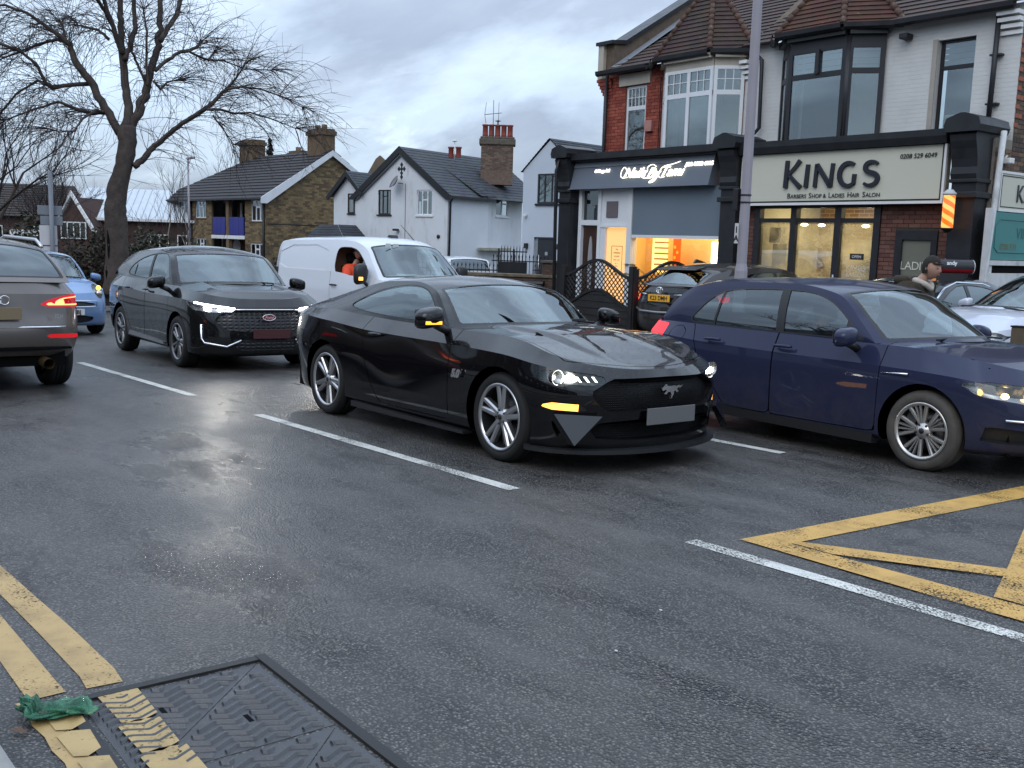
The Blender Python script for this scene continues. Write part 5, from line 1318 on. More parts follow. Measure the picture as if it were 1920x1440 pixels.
def manhole():
 iron = weathered('wet_iron', (.034, .034, .037), .24, .3, 7, .002, 120, spec=.6); rim = weathered('iron_rim', (.020, .019, .019), .5, .3, 8, .003, 90)
 pm = worn_paint('yellow_on_iron', (.42, .29, .12), .43, 30)
 r = empty('manhole_cover', (-3.275, .965, 0), rad(-2.2), 'wet ribbed iron cover of four triangular lids with yellow paint across it, by the kerb', 'manhole cover')
 L, Wd = .60, .62
 f = MB().mat(rim)
 f.box(-.05, -.012, -.05, Wd + .05, -.06, .010); f.box(-.05, 2 * L + .06, Wd + .012, Wd + .05, -.06, .012); f.box(-.05, 2 * L + .06, -.05, -.012, -.06, .008); f.box(2 * L + .02, 2 * L + .06, -.05, Wd + .05, -.06, .010)
 f.build('frame', r)
 MB().mat(DARK).box(-.012, 2 * L + .02, -.012, Wd + .012, -.058, -.03).build('pit', r)
 for q in range(2):
  x0 = q * (L + .008)
  for tri in (((0, 0), (L, 0), (0, Wd)), ((L, 0), (L, Wd), (0, Wd))):
   cx, cy = sum(p[0] for p in tri) / 3, sum(p[1] for p in tri) / 3
   P = [(x0 + p[0] + (cx - p[0]) * .018, p[1] + (cy - p[1]) * .018) for p in tri]
   b = MB().mat(iron).prism(P, -.03, .002, 'z'); lid = b.build('lid', r)
   t = MB().mat(iron)
   def inside(x, y, m=.018):
    for i in range(3):
     (ax, ay), (bx, by) = P[i], P[(i + 1) % 3]; L_ = math.hypot(bx - ax, by - ay)
     if ((bx - ax) * (y - ay) - (by - ay) * (x - ax)) / L_ < m: return False
    return True
   pit = .046
   for k in range(-3, int(L / pit) + 3):
    run = []
    for j in range(0, 64):
     y = j * Wd / 63; x = x0 + k * pit + .036 * abs(((y / .062) % 2) - 1)
     ok = inside(x, y) and not (abs(x - (x0 + cx)) < .035 and abs(y - cy) < .012)
     if ok: run.append((x, y))
     if (not ok or j == 63) and len(run) > 3:
      V = []
      for (x, y) in run: V += [(x - .013, y, .002), (x - .005, y, .0105), (x + .005, y, .0105), (x + .013, y, .002)]
      t.raw(V, [(4 * i + a, 4 * i + 4 + a, 4 * i + 5 + a, 4 * i + 1 + a) for i in range(len(run) - 1) for a in range(3)] + [(3, 2, 1, 0), tuple(len(V) - 4 + i for i in range(4))], False); run = []
     elif not ok: run = []
   t.build('tread', lid, kind='stuff')
   MB().mat(DARK).box(x0 + cx - .028, x0 + cx + .028, cy - .008, cy + .008, .0021, .0030).build('key_slot', lid)
 # the yellow lines carried over the lids, broken
 for k, (x0, x1, y0, y1) in enumerate(((-.02, .22, .06, .185), (.235, .45, .05, .175), (.46, .76, .045, .18), (.77, 1.1, .05, .17), (-.04, .16, -.12, -.02), (.2, .36, -.12, -.03), (.40, .6, -.11, -.03))):
  pts = [(x0, y0), (x1, y0 + .008), (x1 + .02, (y0 + y1) / 2), (x1 - .012, y1), (x0 + .01, y1 + .006), (x0 - .012, (y0 + y1) / 2)]
  MB().raw([(x, y, .0088) for x, y in pts], [tuple(range(6))], False).mat(pm).build('paint_patch', r)
 # crumpled green bag
 g = principled('green_film', (.012, .11, .055), .2, spec=.6, coat=.3); t = NT(g); v = t.co('Object')
 t.set('Normal', t.bump(t.noise(v, 26, 6, .65, dist=1.2), .03, 1)); t.set('Base Color', t.ramp(t.noise(v, 14, 5, .6), [(.35, (.008, .10, .05)), (.6, (.03, .21, .10)), (.75, (.16, .34, .15))]))
 rr = random.Random(3); bm = bmesh.new(); bmesh.ops.create_icosphere(bm, subdivisions=4, radius=1)
 from mathutils import noise as mn
 for v_ in bm.verts:
  p = v_.co.copy(); n = mn.noise(p * 2.1) * .75 + mn.noise(p * 4.3) * .55 + mn.noise(p * 9) * .3
  w = 1 - .45 * abs(p.x) ** 2
  v_.co = Vector((p.x * .120 * (1 + .25 * n), (p.y * w * .055) * (1 + n) + .02 * math.sin(p.x * 3), max(.0, (.030 + .026 * n) * w * (1 + p.z) * .62 + (.02 if p.x < -.55 else 0) * (1 + p.z))))
 bo = MB().mat(g).bm(bm, None, True).build('litter_bag', loc=(-3.235, .885, .006), rz=rad(46)); tag(bo, 'crumpled green plastic bag lying on the yellow lines', 'litter')
 lf = principled('dead_leaf', (.10, .045, .022), .7)
 tag(MB().mat(lf).raw([(0, 0, .004), (.03, .012, .016), (.07, 0, .006), (.03, -.014, .012)], [(0, 1, 3), (1, 2, 3)], False).build('dead_leaf', loc=(-3.20, .735, .006), rz=.6), 'curled brown dead leaf by the kerb stone corner', 'leaf')
 pb = principled('pebble', (.5, .5, .48), .7)
 for k, (x, y) in enumerate(((-2.76, 3.25), (-2.55, 2.75))):
  tag(MB().mat(pb).ball((0, 0, .004), .008, 8, (1.2, .8, .5)).build('pebble', loc=(x, y, 0)), ('small pale pebble on the asphalt below the white lane dash', 'pale stone chip nearest the camera on the asphalt')[k], 'pebble')
# ------------------------------------------------------------------ walls and windows (in a wall's own frame: x along, -y outwards, z up)
def WF(p, ang): return Matrix.Translation((p[0], p[1], 0)) @ Matrix.Rotation(rad(ang), 4, 'Z')
def house(name, label, loc, ang=0, cat='house', group=None):
 r = empty(name, loc, rad(ang), label, cat, group, TB); return r
def holed(b, x0, x1, z0, z1, holes, y=0, depth=.14):
 xs = sorted({x0, x1, *[h[0] for h in holes], *[h[1] for h in holes]}); zs = sorted({z0, z1, *[h[2] for h in holes], *[h[3] for h in holes]})
 xs = [x for x in xs if x0 <= x <= x1]; zs = [z for z in zs if z0 <= z <= z1]
 for i in range(len(xs) - 1):
  for j in range(len(zs) - 1):
   cx, cz = (xs[i] + xs[i + 1]) / 2, (zs[j] + zs[j + 1]) / 2
   if any(h[0] < cx < h[1] and h[2] < cz < h[3] for h in holes): continue
   b.raw([(xs[i], y, zs[j]), (xs[i + 1], y, zs[j]), (xs[i + 1], y, zs[j + 1]), (xs[i], y, zs[j + 1])], [(0, 1, 2, 3)], False)
 for a, c, d, e in holes:
  for P in ([(a, d), (a, e)], [(c, e), (c, d)], [(a, e), (c, e)], [(c, d), (a, d)]):
   (p, q), (r, s) = P; b.raw([(p, y, q), (p, y + depth, q), (r, y + depth, s), (r, y, s)], [(0, 1, 2, 3)], False)
 return b
def tform(o, M): o.data.transform(M); return o
ROOM = principled('room_dark', (.02, .02, .022), .9)
CURTAIN = weathered('net_curtain', (.32, .32, .31), .9, .12, 6, .006, 14)
def window(root, M, x0, x1, z0, z1, fm, bars=(), y=.06, fw=.05, back=ROOM, sill=None, gm=None, name='window', curtain=None, tops=None):
 """frame with bars [(axis, at, lo, hi)], a pane per window, a dark room or curtain behind"""
 b = MB().mat(fm); d = y + .05
 b.box(x0, x0 + fw, y, d, z0, z1); b.box(x1 - fw, x1, y, d, z0, z1); b.box(x0 + fw, x1 - fw, y, d, z0, z0 + fw); b.box(x0 + fw, x1 - fw, y, d, z1 - fw, z1)
 for ax, at, lo, hi, w in bars:
  if ax == 'v': b.box(at - w / 2, at + w / 2, y + .003, d - .003, lo, hi)
  else: b.box(lo, hi, y + .004, d - .004, at - w / 2, at + w / 2)
 o = tform(b.build(name, root), M)
 p = MB().mat(gm or GLASS_WIN).box(x0 + fw * .8, x1 - fw * .8, y + .022, y + .028, z0 + fw * .8, z1 - fw * .8).build('pane', o); tform(p, M)
 k = MB().mat(back).box(x0 - .02, x1 + .02, y + .30, y + .34, z0 - .02, z1 + .02)
 tform(k.build('room_back', o), M)
 if curtain:
  for (a, c, e, f_) in curtain[1]:
   q = MB().mat(curtain[0]); n = 14; V = []
   for i in range(n + 1):
    xx = a + (c - a) * i / n; yy = y + .10 + .012 * (i % 2); V += [(xx, yy, e), (xx, yy, f_)]
   q.raw(V, [(2 * i, 2 * i + 2, 2 * i + 3, 2 * i + 1) for i in range(n)], False); tform(q.build('curtain', o), M)
 if sill: tform(MB().mat(sill).box(x0 - .06, x1 + .06, -.06, y, z0 - .07, z0 - .002).build('sill', o), M)
 return o
def tiled(b, eL, eR, tR, tL, n, th=.03, over=1.15):
 """lapped tile or slate courses between an eave line and a ridge line"""
 eL, eR, tR, tL = (Vector(p) for p in (eL, eR, tR, tL)); nn = (eR - eL).cross(tL - eL)
 if nn.length < 1e-6: nn = (eR - eL).cross(tR - eL)
 nn.normalize()
 if nn.z < 0: nn = -nn
 for i in range(n):
  a, c = i / n, min(1, (i + over) / n)
  p0, p1 = eL.lerp(tL, a), eR.lerp(tR, a); q0, q1 = eL.lerp(tL, c), eR.lerp(tR, c)
  P = [p0 + nn * th, p1 + nn * th, q1 + nn * .003, q0 + nn * .003, p0 - nn * .004, p1 - nn * .004]
  b.raw([tuple(p) for p in P], [(0, 1, 2, 3), (4, 5, 1, 0)], False)
 return b
def tile_mat(name, col, spots=True, sc=(9, 9, 9)):
 m = weathered(name, col, .75, .35, 2.2, .006, 30); t = NT(m); v = t.co('Object')
 base = t.b.inputs['Base Color'].links[0].from_socket
 vor = t.voro(v, 4.3, 'F1', 'Color'); base = t.mix(.28, base, t.mix(1, base, vor, 'MULTIPLY'))
 if spots: base = t.mix(t.ramp(t.noise(v, 11, 4, .7), [(.67, 0), (.71, .6)]), base, (.30, .30, .27))
 t.set('Base Color', base); return m
BRK = {}
def brick_mats(key, cols):
 if key not in BRK: BRK[key] = [weathered('brick_%s_%d' % (key, i), c, .85, .25, 9, .004, 70) for i, c in enumerate(cols)]
 return BRK[key]
def brick_cells(x0, x1, z0, z1, holes, bl=.215, bh=.065, j=.010, stretcher=True):
 out = []; r = 0; z = z0
 while z + bh <= z1 + .001:
  x = x0 - (bl / 2 if r % 2 else 0)
  while x < x1:
   a, c = max(x, x0), min(x + bl, x1)
   for h in holes:
    if h[2] < z + bh * .7 and h[3] > z + bh * .3:
     if a < h[0] < c: c = h[0]
     if a < h[1] < c: a = h[1]
     if a >= h[0] and c <= h[1]: c = a
   if c - a > .04: out.append((a + j / 2, c - j / 2, z + j / 2, z + bh + j / 2))
   x += bl + j * 0
  z += bh + j; r += 1
 return out
def brick_parts(root, M, cells, mats, y=-.012, depth=.05, limit=300, seed=1):
 """separate bricks sharing mesh data"""
 rr = random.Random(seed); ms = []
 for m in mats:
  b = MB().mat(m).bbox(-.5, .5, 0, depth, -.5, .5, .012) if False else MB().mat(m).box(-.5, .5, 0, depth, -.5, .5); ms.append(b.mesh('brick'))
 for (a, c, e, f) in cells[:limit]:
  o = mesh_obj('brick', rr.choice(ms), root); yy = y + rr.uniform(-.004, .004)
  o.matrix_local = M @ Matrix.Translation(((a + c) / 2, yy, (e + f) / 2)) @ Matrix.Diagonal((c - a, 1, f - e, 1))
 if len(cells) > limit: brick_stuff(root, M, cells[limit:], mats, y, depth, seed)
def brick_stuff(root, M, cells, mats, y=-.010, depth=.03, seed=1):
 rr = random.Random(seed); b = MB()
 for (a, c, e, f) in cells:
  b.mat(rr.choice(mats)); yy = y + rr.uniform(-.003, .003)
  b.raw([(a, yy, e), (c, yy, e), (c, yy, f), (a, yy, f), (a, yy + depth, e), (c, yy + depth, e), (c, yy + depth, f), (a, yy + depth, f)], [(0, 1, 2, 3), (0, 4, 5, 1), (1, 5, 6, 2), (2, 6, 7, 3), (3, 7, 4, 0)], False)
 return tform(b.build('brickwork', root, kind='stuff'), M)
def pipe(root, pts, r, m, M=None, name='drainpipe'):
 o = MB().mat(m).tube(pts, r, 8).build(name, root); return tform(o, M) if M is not None else o
# ------------------------------------------------------------------ the two shops
class House:
 def __init__(s, name, label, loc, cat='building', group=None):
  s.root = empty(name, loc, 0, label, cat, group, TB); s.inv = Matrix.Translation((-loc[0], -loc[1], -loc[2]))
 def add(s, name, b, kind=None, parent=None):
  o = b.build(name, parent or s.root, kind=kind); o.data.transform(s.inv); return o
 def box(s, name, m, *a, kind=None): return s.add(name, MB().mat(m).box(*a), kind)
 def text(s, name, body, size, m, x, y, z, parent=None, **k): return text(name, body, size, parent or s.root, m, s.inv @ facing(x, y, z), **k)
 def W(s, M=Matrix()): return s.inv @ M
def pilaster(h, m, x0, x1, yf, z0, ztop, name='pilaster'):
 """shop pilaster with plinth, scroll bracket and pitched cap"""
 w = (x0 + x1) / 2; hw = (x1 - x0) / 2
 b = MB().mat(m); b.box(x0, x1, yf, yf + .5, z0, ztop - .75); b.box(x0 - .03, x1 + .03, yf - .04, yf + .5, z0, z0 + .5)
 b.bbox(x0 - .05, x1 + .05, yf - .07, yf + .5, ztop - 1.05, ztop - .95, .015); b.bbox(x0 - .035, x1 + .035, yf - .05, yf + .5, ztop - .80, ztop - .74, .012)
 o = h.add(name, b)
 s = MB().mat(m)   # scroll bracket: narrow at the foot, deep at the head
 P = [(yf + .4, ztop - .74), (yf - .03, ztop - .74), (yf - .06, ztop - .66), (yf - .04, ztop - .55), (yf - .06, ztop - .42), (yf - .10, ztop - .26), (yf - .15, ztop - .14), (yf - .17, ztop - .04), (yf - .14, ztop), (yf + .6, ztop)]
 s.prism(P, x0 - .01, x1 + .01, 'x')
 h.add('bracket', s, parent=None)
 c = MB().mat(m);
 C = [(x0 - .07, ztop), (x0 - .10, ztop + .10), (x0 - .06, ztop + .22), (w - .04, ztop + .30), (w + .04, ztop + .30), (x1 + .06, ztop + .22), (x1 + .10, ztop + .10), (x1 + .07, ztop)]
 c.prism(C, yf - .24, yf + .75, 'y'); h.add('cap', c)
 return o
def bay_roof(h, tile, hipm, corners, apex, n=17, z0=5.56):
 b = MB().mat(tile); A = Vector(apex)
 for p, q in zip(corners[:-1], corners[1:]): tiled(b, (*p, z0), (*q, z0), tuple(A + (Vector((*q, z0)) - A) * .03), tuple(A + (Vector((*p, z0)) - A) * .03), n, .028)
 h.add('roof_tiles', b, 'stuff')
 for p in corners:
  P = Vector((*p, z0 + .03)); t = MB().mat(hipm); k = 13
  for i in range(k):
   a, c = P.lerp(A, i / k), P.lerp(A, (i + 1.08) / k); t.tube([a, c], [.068, .056], 7)
  h.add('hip_tiles', t, 'stuff')
def gutter(h, m, pts, name='gutter'):
 b = MB().mat(m)
 for p, q in zip(pts[:-1], pts[1:]):
  d = Vector((q[0] - p[0], q[1] - p[1], 0)).normalized(); n = Vector((d.y, -d.x, 0))
  V = []
  for P in (p, q):
   P = Vector(P)
   for o, z in ((0, .03), (.0, -.05), (.06, -.09), (.12, -.05), (.13, .03), (.10, .02)): V.append(tuple(P + n * o + Vector((0, 0, z))))
  b.raw(V, [(i, i + 1, i + 7, i + 6) for i in range(5)], False)
 h.add(name, b)
def lamp_glow(h, loc, size, power, col):
 d = bpy.data.lights.new('shop_lamp', 'AREA'); d.shape = 'RECTANGLE'; d.size, d.size_y = size; d.energy = power; d.color = col
 o = bpy.data.objects.new('shop_lamp', d); link(o, h.root); o.location = Vector(loc) - h.root_loc if hasattr(h, 'root_loc') else (h.inv @ Vector(loc)); return o
def shops():
 BK = BLACKPAINT
 tile = tile_mat('brown_tile', (.060, .036, .030)); tile2 = tile_mat('red_brown_tile', (.085, .038, .026)); hipm = weathered('hip_tile', (.095, .055, .042), .85, .3, 5, .006, 40, dirt=(.22, .20, .17))
 WU = weathered('upvc_white', (.68, .70, .72), .35, .04, 2, 0)
 red = brick_mats('red', [(.27, .060, .040), (.30, .075, .048), (.23, .050, .036), (.33, .085, .055)])
 brn = brick_mats('brown', [(.135, .060, .045), (.15, .070, .05), (.115, .052, .042), (.16, .078, .060)])
 stock = brick_mats('stock', [(.085, .062, .048), (.12, .085, .06), (.06, .045, .038), (.15, .10, .065), (.13, .065, .05)])
 mortar = weathered('dark_mortar', (.055, .045, .040), .95, .2, 6, .003); mortar_r = weathered('red_mortar', (.16, .07, .05), .95, .2, 6, .003); mortar_g = weathered('grey_mortar', (.20, .18, .155), .95, .2, 6, .003)
 cream = weathered('cream_render', (.42, .38, .32), .7, .12, 3, .002)
 YS, YW, ZB = 16.3, 17.0, -.75
 # ============ nail salon (left)
 h = House('nail_salon', 'red brick shop with grey fascia, lit script sign and half lowered grey shutter', (-16.2, 17, -.6), 'shop')
 holes = [(-17.48, -16.81, 3.35, 5.2)]
 b = MB().mat(mortar_r); holed(b, -18.25, -13.95, 3.2, 5.6, holes + [(-16.1, -14.0, 3.3, 5.3)], YW, .12); b.box(-18.25, -18.2, YW, 26, ZB, 6.0); h.add('wall', b)
 brick_stuff(h.root, h.W(), [(a, c, e, f) for a, c, e, f in brick_cells(-18.25, -13.95, 3.4, 5.55, holes + [(-16.2, -13.95, 3.3, 5.35), (-17.7, -16.66, 5.2, 5.46)])], red, YW - .012, .02, 4)
 # rounded brick corner corbels under the parapet
 for k in range(5): h.box('corbel', red[k % 4], -18.25 - .035 * (k + 1), -17.95, YW - .02 - .02 * k, YW + .3, 5.05 + .078 * k, 5.12 + .078 * k)
 h.box('lintel', cream, -17.68, -16.67, YW - .06, YW + .1, 5.2, 5.47)
 b = MB().mat(cream).box(-18.40, -18.22, YW - .10, YW + .38, 5.44, 6.22); h.add('parapet_end', b)
 dk = weathered('parapet_brick', (.12, .09, .065), .9, .3, 6, .006, 40)
 b = MB().mat(dk); b.prism([(YW + .0, 5.44), (YW + .3, 5.44), (YW + .3, 5.4), (21.6, 8.4), (21.6, 8.9), (YW + .36, 6.30), (YW + .0, 6.26)], -18.22, -17.95, 'x'); h.add('parapet', b)
 b = MB().mat(BK); b.prism([(YW - .14, 6.22), (YW + .36, 6.26), (21.6, 8.86), (21.6, 8.94), (YW + .34, 6.36), (YW - .14, 6.30)], -18.46, -17.90, 'x'); h.add('parapet_coping', b)
 ld = principled('lead_flashing', (.24, .26, .29), .5, metal=.3); b = MB().mat(ld); b.raw([(-17.94, YW - .10, 5.68), (-17.66, YW - .10, 5.66), (-17.66, 20.5, 7.96), (-17.94, 20.5, 7.98)], [(0, 1, 2, 3)], False); h.add('flashing', b)
 b = MB().mat(tile); tiled(b, (-17.96, YW - .22, 5.58), (-13.9, YW - .22, 5.58), (-13.9, 21.5, 8.35), (-17.96, 21.5, 8.35), 22); h.add('roof_tiles', b, 'stuff')
 ba = [(-16.2, 16.98), (-15.75, 16.55), (-14.41, 16.55), (-13.96, 16.98)]
 ro = [(-16.62, 16.98), (-16.02, 16.40), (-14.45, 16.40), (-13.72, 16.98)]
 bay_roof(h, tile, hipm, ro, (-15.02, 17.1, 7.25))
 gutter(h, BK, [(-18.25, YW - .2, 5.55), (-16.6, YW - .2, 5.55)]); gutter(h, BK, [(-16.6, 16.98, 5.55), (-16.02, 16.44, 5.55), (-14.45, 16.44, 5.55), (-13.75, 16.98, 5.55)])
 # bay: frieze, sill wall, frames
 b = MB().mat(cream)
 def ringwall(pts, z0, z1, out=0, th=.10):
  for p, q in zip(pts[:-1], pts[1:]):
   d = Vector((q[0] - p[0], q[1] - p[1], 0)).normalized(); n = Vector((d.y, -d.x, 0))
   P = [Vector((*p, 0)) + n * out, Vector((*q, 0)) + n * out, Vector((*q, 0)) - n * th, Vector((*p, 0)) - n * th]
   b.prism([(v.x, v.y) for v in P], z0, z1, 'z')
 ringwall(ba, 5.26, 5.42, .04); ringwall(ba, 5.42, 5.52, .14); h.add('bay_frieze', b); b = MB().mat(cream); ringwall(ba, 3.1, 3.5, .0); h.add('bay_base', b)
 def facet(p, q, z0, z1, lights, mid, fm, muntin=None, hh=.07, blind=None):
  d = Vector((q[0] - p[0], q[1] - p[1])); L = d.length; M = WF(p, math.degrees(math.atan2(d.y, d.x))); bars = []
  for k in range(1, lights): bars.append(('v', L * k / lights, z0, z1, .09))
  bars.append(('h', mid, 0, L, .10))
  if muntin:
   for k in range(lights):
    a, c = L * k / lights + .06, L * (k + 1) / lights - .06
    for j in (1, 2): bars.append(('v', a + (c - a) * j / 3, mid, z1 - .05, .018))
    bars.append(('h', (mid + z1) / 2, a, c, .018))
  return window(h.root, h.W(M), 0, L, z0, z1, fm, bars, -.05, hh, back=blind or CURTAIN)
 blind = weathered('brown_blind', (.20, .15, .09), .8, .08, 1.5, .002, 30)
 net = weathered('grey_blind', (.20, .195, .18), .9, .2, 5, .002, 30)
 facet(ba[0], ba[1], 3.48, 5.26, 1, 4.72, WU, True, blind=net); facet(ba[1], ba[2], 3.48, 5.26, 2, 4.72, WU, True, blind=net); facet(ba[2], ba[3], 3.48, 5.26, 1, 4.72, WU, True, blind=blind)
 window(h.root, h.W(), -17.48, -16.81, 3.35, 5.18, WU, [('h', 4.68, -17.45, -16.84, .09)] + [('v', x, 4.7, 5.13, .018) for x in (-17.32, -17.2, -17.08, -16.96)] + [('h', 4.92, -17.43, -16.86, .018)], YW + .03, .06, back=net)
 h.box('alarm_box', weathered('alarm_red_white', (.42, .20, .17), .5, .2, 9, 0), -16.74, -16.52, YW - .10, YW - .012, 4.10, 4.35)
 pipe(h.root, [(-18.06, YW - .1, 5.5), (-18.06, YW - .12, 3.75), (-18.1, YW - .14, 3.62), (-18.5, 15.85, 3.46), (-18.55, 15.82, 3.2), (-18.5, 15.85, ZB)], .045, BK, h.W())
 for k in range(2): h.box('cable', BK, -16.36 + .05 * k, -16.35 + .05 * k, YW - .03, YW - .015, 3.4, 5.3 - .3 * k)
 # shop front
 gf = weathered('grey_fascia', (.115, .135, .165), .55, .06, 1.2, .001); gs = weathered('grey_shutter', (.145, .185, .225), .5, .06, 1.0, .002, 8)
 b = MB().mat(BK); b.box(-18.5, -13.2, 15.95, YW, 3.44, 3.58); b.box(-18.5, -13.2, 16.05, YW, 3.40, 3.44); h.add('cornice', b)
 b = MB().mat(gf); b.prism([(16.02, 2.76), (15.98, 2.76), (16.16, 3.40), (16.3, 3.40), (16.3, 2.76)], -18.30, -13.92, 'x'); fo = h.add('shop_sign', b)
 b = MB().mat(weathered('grey_fascia_edge', (.165, .185, .215), .5, .06, 1.2, .001)).prism([(16.10, 3.27), (16.155, 3.395), (16.17, 3.39), (16.12, 3.27)], -18.28, -13.9, 'x'); h.add('fascia_trim', b)
 SG = glow('sign_white_lit', (1, .93, .74), 2.2); SG2 = glow('sign_white_small', (1, .96, .90), 1.6)
 def sgn(body, size, x, z, m, y, **k):
  M = facing(x, y, z) @ Matrix.Rotation(rad(-15), 4, 'X'); return text('lettering', body, size, fo, m, h.inv @ M, .012, **k)
 sgn('Nails', .33, -16.13, 2.98, SG, 16.02, shear=.4); sgn('By', .35, -15.57, 2.95, SG, 16.02, shear=.4); sgn('Tami', .33, -15.02, 2.98, SG, 16.02, shear=.4)
 def swash(pts, r=.008):
  P = [];
  for i in range(len(pts) - 1): P.append(pts[i])
  q = chaikin_open(pts, 3); b = MB().mat(SG).tube([(x, 16.02 - .0 + (z - 2.98) * .27 - .02, z) for x, z in q], r, 5); b.smooth = True; tform(b.build('lettering', fo), h.inv)
 swash([(-16.30, 2.99), (-16.52, 2.97), (-16.55, 3.14), (-16.46, 3.24), (-16.38, 3.15)]); swash([(-15.62, 2.97), (-15.80, 2.94), (-15.86, 3.02), (-15.70, 3.10), (-15.76, 3.2), (-15.60, 3.26), (-15.48, 3.2)])
 swash([(-15.38, 2.97), (-15.46, 2.86), (-15.62, 2.84), (-15.56, 2.90), (-15.40, 2.95)]); swash([(-15.16, 2.97), (-15.34, 2.94), (-15.36, 3.08), (-15.28, 3.2), (-15.0, 3.23), (-14.8, 3.28)])
 sgn('6 Kings Rd', .115, -17.2, 3.13, SG2, 16.055); sgn('020 8888 6005', .125, -14.26, 3.17, SG2, 16.065)
 wf = WU
 b = MB().mat(wf)
 b.box(-18.14, -18.03, 16.22, 16.42, ZB, 2.76); b.box(-17.46, -17.36, 16.22, 16.40, ZB, 2.76); b.box(-18.03, -17.46, 16.23, 16.40, 1.93, 2.05); b.box(-17.36, -16.36, 16.26, 16.38, 1.90, 2.76); b.box(-17.36, -17.20, 16.24, 16.40, ZB, 1.90)
 b.box(-16.48, -16.33, 16.22, 16.42, ZB, 2.76); b.box(-17.36, -16.48, 16.22, 16.26, 1.88, 1.93); b.box(-16.33, -13.64, 16.24, 16.40, 1.655, 1.72); b.box(-16.33, -13.64, 16.22, 16.42, -.1, .05); h.add('shopfront_frame', b)
 h.box('transom_window', glass_mat('smoked_glass', (.10, .12, .12)), -18.03, -17.46, 16.30, 16.31, 2.05, 2.75)
 text('lettering', '11a', .12, h.root, principled('etched', (.4, .4, .4), .6), h.inv @ facing(-17.72, 16.295, 2.33), .001)
 h.box('small_window', principled('mauve_panel', (.14, .12, .13), .3), -17.19, -16.82, 16.235, 16.258, 2.11, 2.48)
 wd = weathered('brown_door', (.045, .020, .014), .35, .25, 3, .002, 30)
 b = MB().mat(wd); b.box(-18.02, -17.47, 16.30, 16.36, ZB, 1.92); d = h.add('door', b)
 for z0, z1 in ((-.4, .3), (.5, 1.1)):
  for x0 in (-17.98, -17.63): tform(MB().mat(wd).bbox(x0, x0 + .13, 16.285, 16.302, z0, z1, .008).build('door_panel', d), h.inv)
 el = [(.075 * math.cos(a), .72 * math.sin(a)) for a in np.linspace(0, 2 * math.pi, 24, endpoint=False)]
 tform(MB().mat(principled('leaded_glass', (.30, .31, .33), .25)).prism([(-17.745 + x, .95 + z) for x, z in el], 16.28, 16.30, 'y').build('door_glass', d), h.inv)
 tform(MB().mat(WHITEP).box(-17.50, -17.475, 16.27, 16.30, 1.15, 1.32).build('letter_plate', d), h.inv)
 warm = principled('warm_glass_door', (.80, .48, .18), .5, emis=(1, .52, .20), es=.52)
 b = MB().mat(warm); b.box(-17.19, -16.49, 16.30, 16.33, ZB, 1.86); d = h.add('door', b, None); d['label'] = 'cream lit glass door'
 ink = principled('brown_ink', (.10, .055, .02), .7)
 fr = MB().mat(ink)
 for x0, x1, z0, z1 in ((-17.02, -16.66, 1.45, 1.46), (-17.02, -16.66, .80, .81), (-17.02, -17.012, .80, 1.46), (-16.668, -16.66, .80, 1.46)): fr.box(x0, x1, 16.292, 16.299, z0, z1)
 tform(fr.build('notice_border', d), h.inv)
 for k, (s_, z) in enumerate((('The', 1.36), ('OPENING', 1.28), ('HOURS', 1.20), ('MON - SAT', 1.12), ('10 - 7', 1.04), ('SUN', .98), ('CLOSED', .88))): text('lettering', s_, .055 if k < 3 else .042, d, ink, h.inv @ facing(-16.84, 16.296, z), .001)
 sp1 = MB().mat(gs).box(-16.32, -13.66, 16.25, 16.29, 2.275, 2.76); h.add('shutter_panel', sp1); sp2 = MB().mat(gs).box(-16.32, -13.66, 16.245, 16.285, 1.72, 2.284); h.add('shutter_panel', sp2)
 gh = MB().mat(GLASS_CLEAR).box(-16.33, -13.64, 16.33, 16.335, .05, 1.655); h.add('shop_window', gh)
 # lit room
 wy = principled('warm_wall', (.80, .58, .30), .8); b = MB().mat(wy)
 b.box(-17.4, -13.5, 17.72, 17.8, ZB, 2.7); b.box(-17.4, -17.3, 16.45, 17.72, ZB, 2.7); b.box(-13.6, -13.5, 16.45, 17.72, ZB, 2.7); b.box(-17.4, -13.5, 16.45, 17.72, 2.6, 2.7); b.box(-17.4, -13.5, 16.45, 17.72, ZB, ZB + .2); h.add('room', b)
 lamp_glow(h, (-15.3, 17.05, 2.55), (2.6, .8), 52, (1, .66, .28))
 sh = MB().mat(glow('shelf_lit', (1, .70, .20), 1.7)).box(-16.98, -16.56, 17.62, 17.71, .85, 1.66); h.add('lit_shelf', sh)
 for k in range(6): h.box('shelf', principled('bottle_row', (.5, .3, .2), .5), -16.80, -16.45, 17.50, 17.62, .90 + .13 * k, .94 + .13 * k)
 b = MB().mat(principled('red_banner', (.65, .09, .015), .6, emis=(1, .12, .01), es=.45)).box(-16.15, -15.93, 17.45, 17.48, .6, 1.66); bo = h.add('banner', b)
 for k in range(7): tform(MB().mat(principled('banner_spot', (.85, .35, .05), .6, emis=(1, .4, .02), es=.6)).lathe([(0, -.01), (.04, -.01)], 10, Matrix.Translation((-16.08 + .08 * (k % 2), 17.445, .75 + .12 * k)), 'y').build('banner_spot', bo), h.inv)
 b = MB().mat(glow('light_box', (1, .92, .70), 3.5)).bbox(-15.08, -14.68, 17.55, 17.6, 1.0, 1.62, .02); lo = h.add('light_box', b)
 for z in (1.15, 1.3, 1.45): tform(MB().mat(ink).box(-15.04, -14.72, 17.535, 17.548, z, z + .012).build('light_box_bar', lo), h.inv)
 # potted plant in the window
 pl = empty('pot_plant', (-15.95, 16.62, .05), 0, 'broad leaved pot plant in the lit window of the nail salon', 'plant', None, TB)
 gl = principled('plant_leaf', (.03, .055, .022), .45)
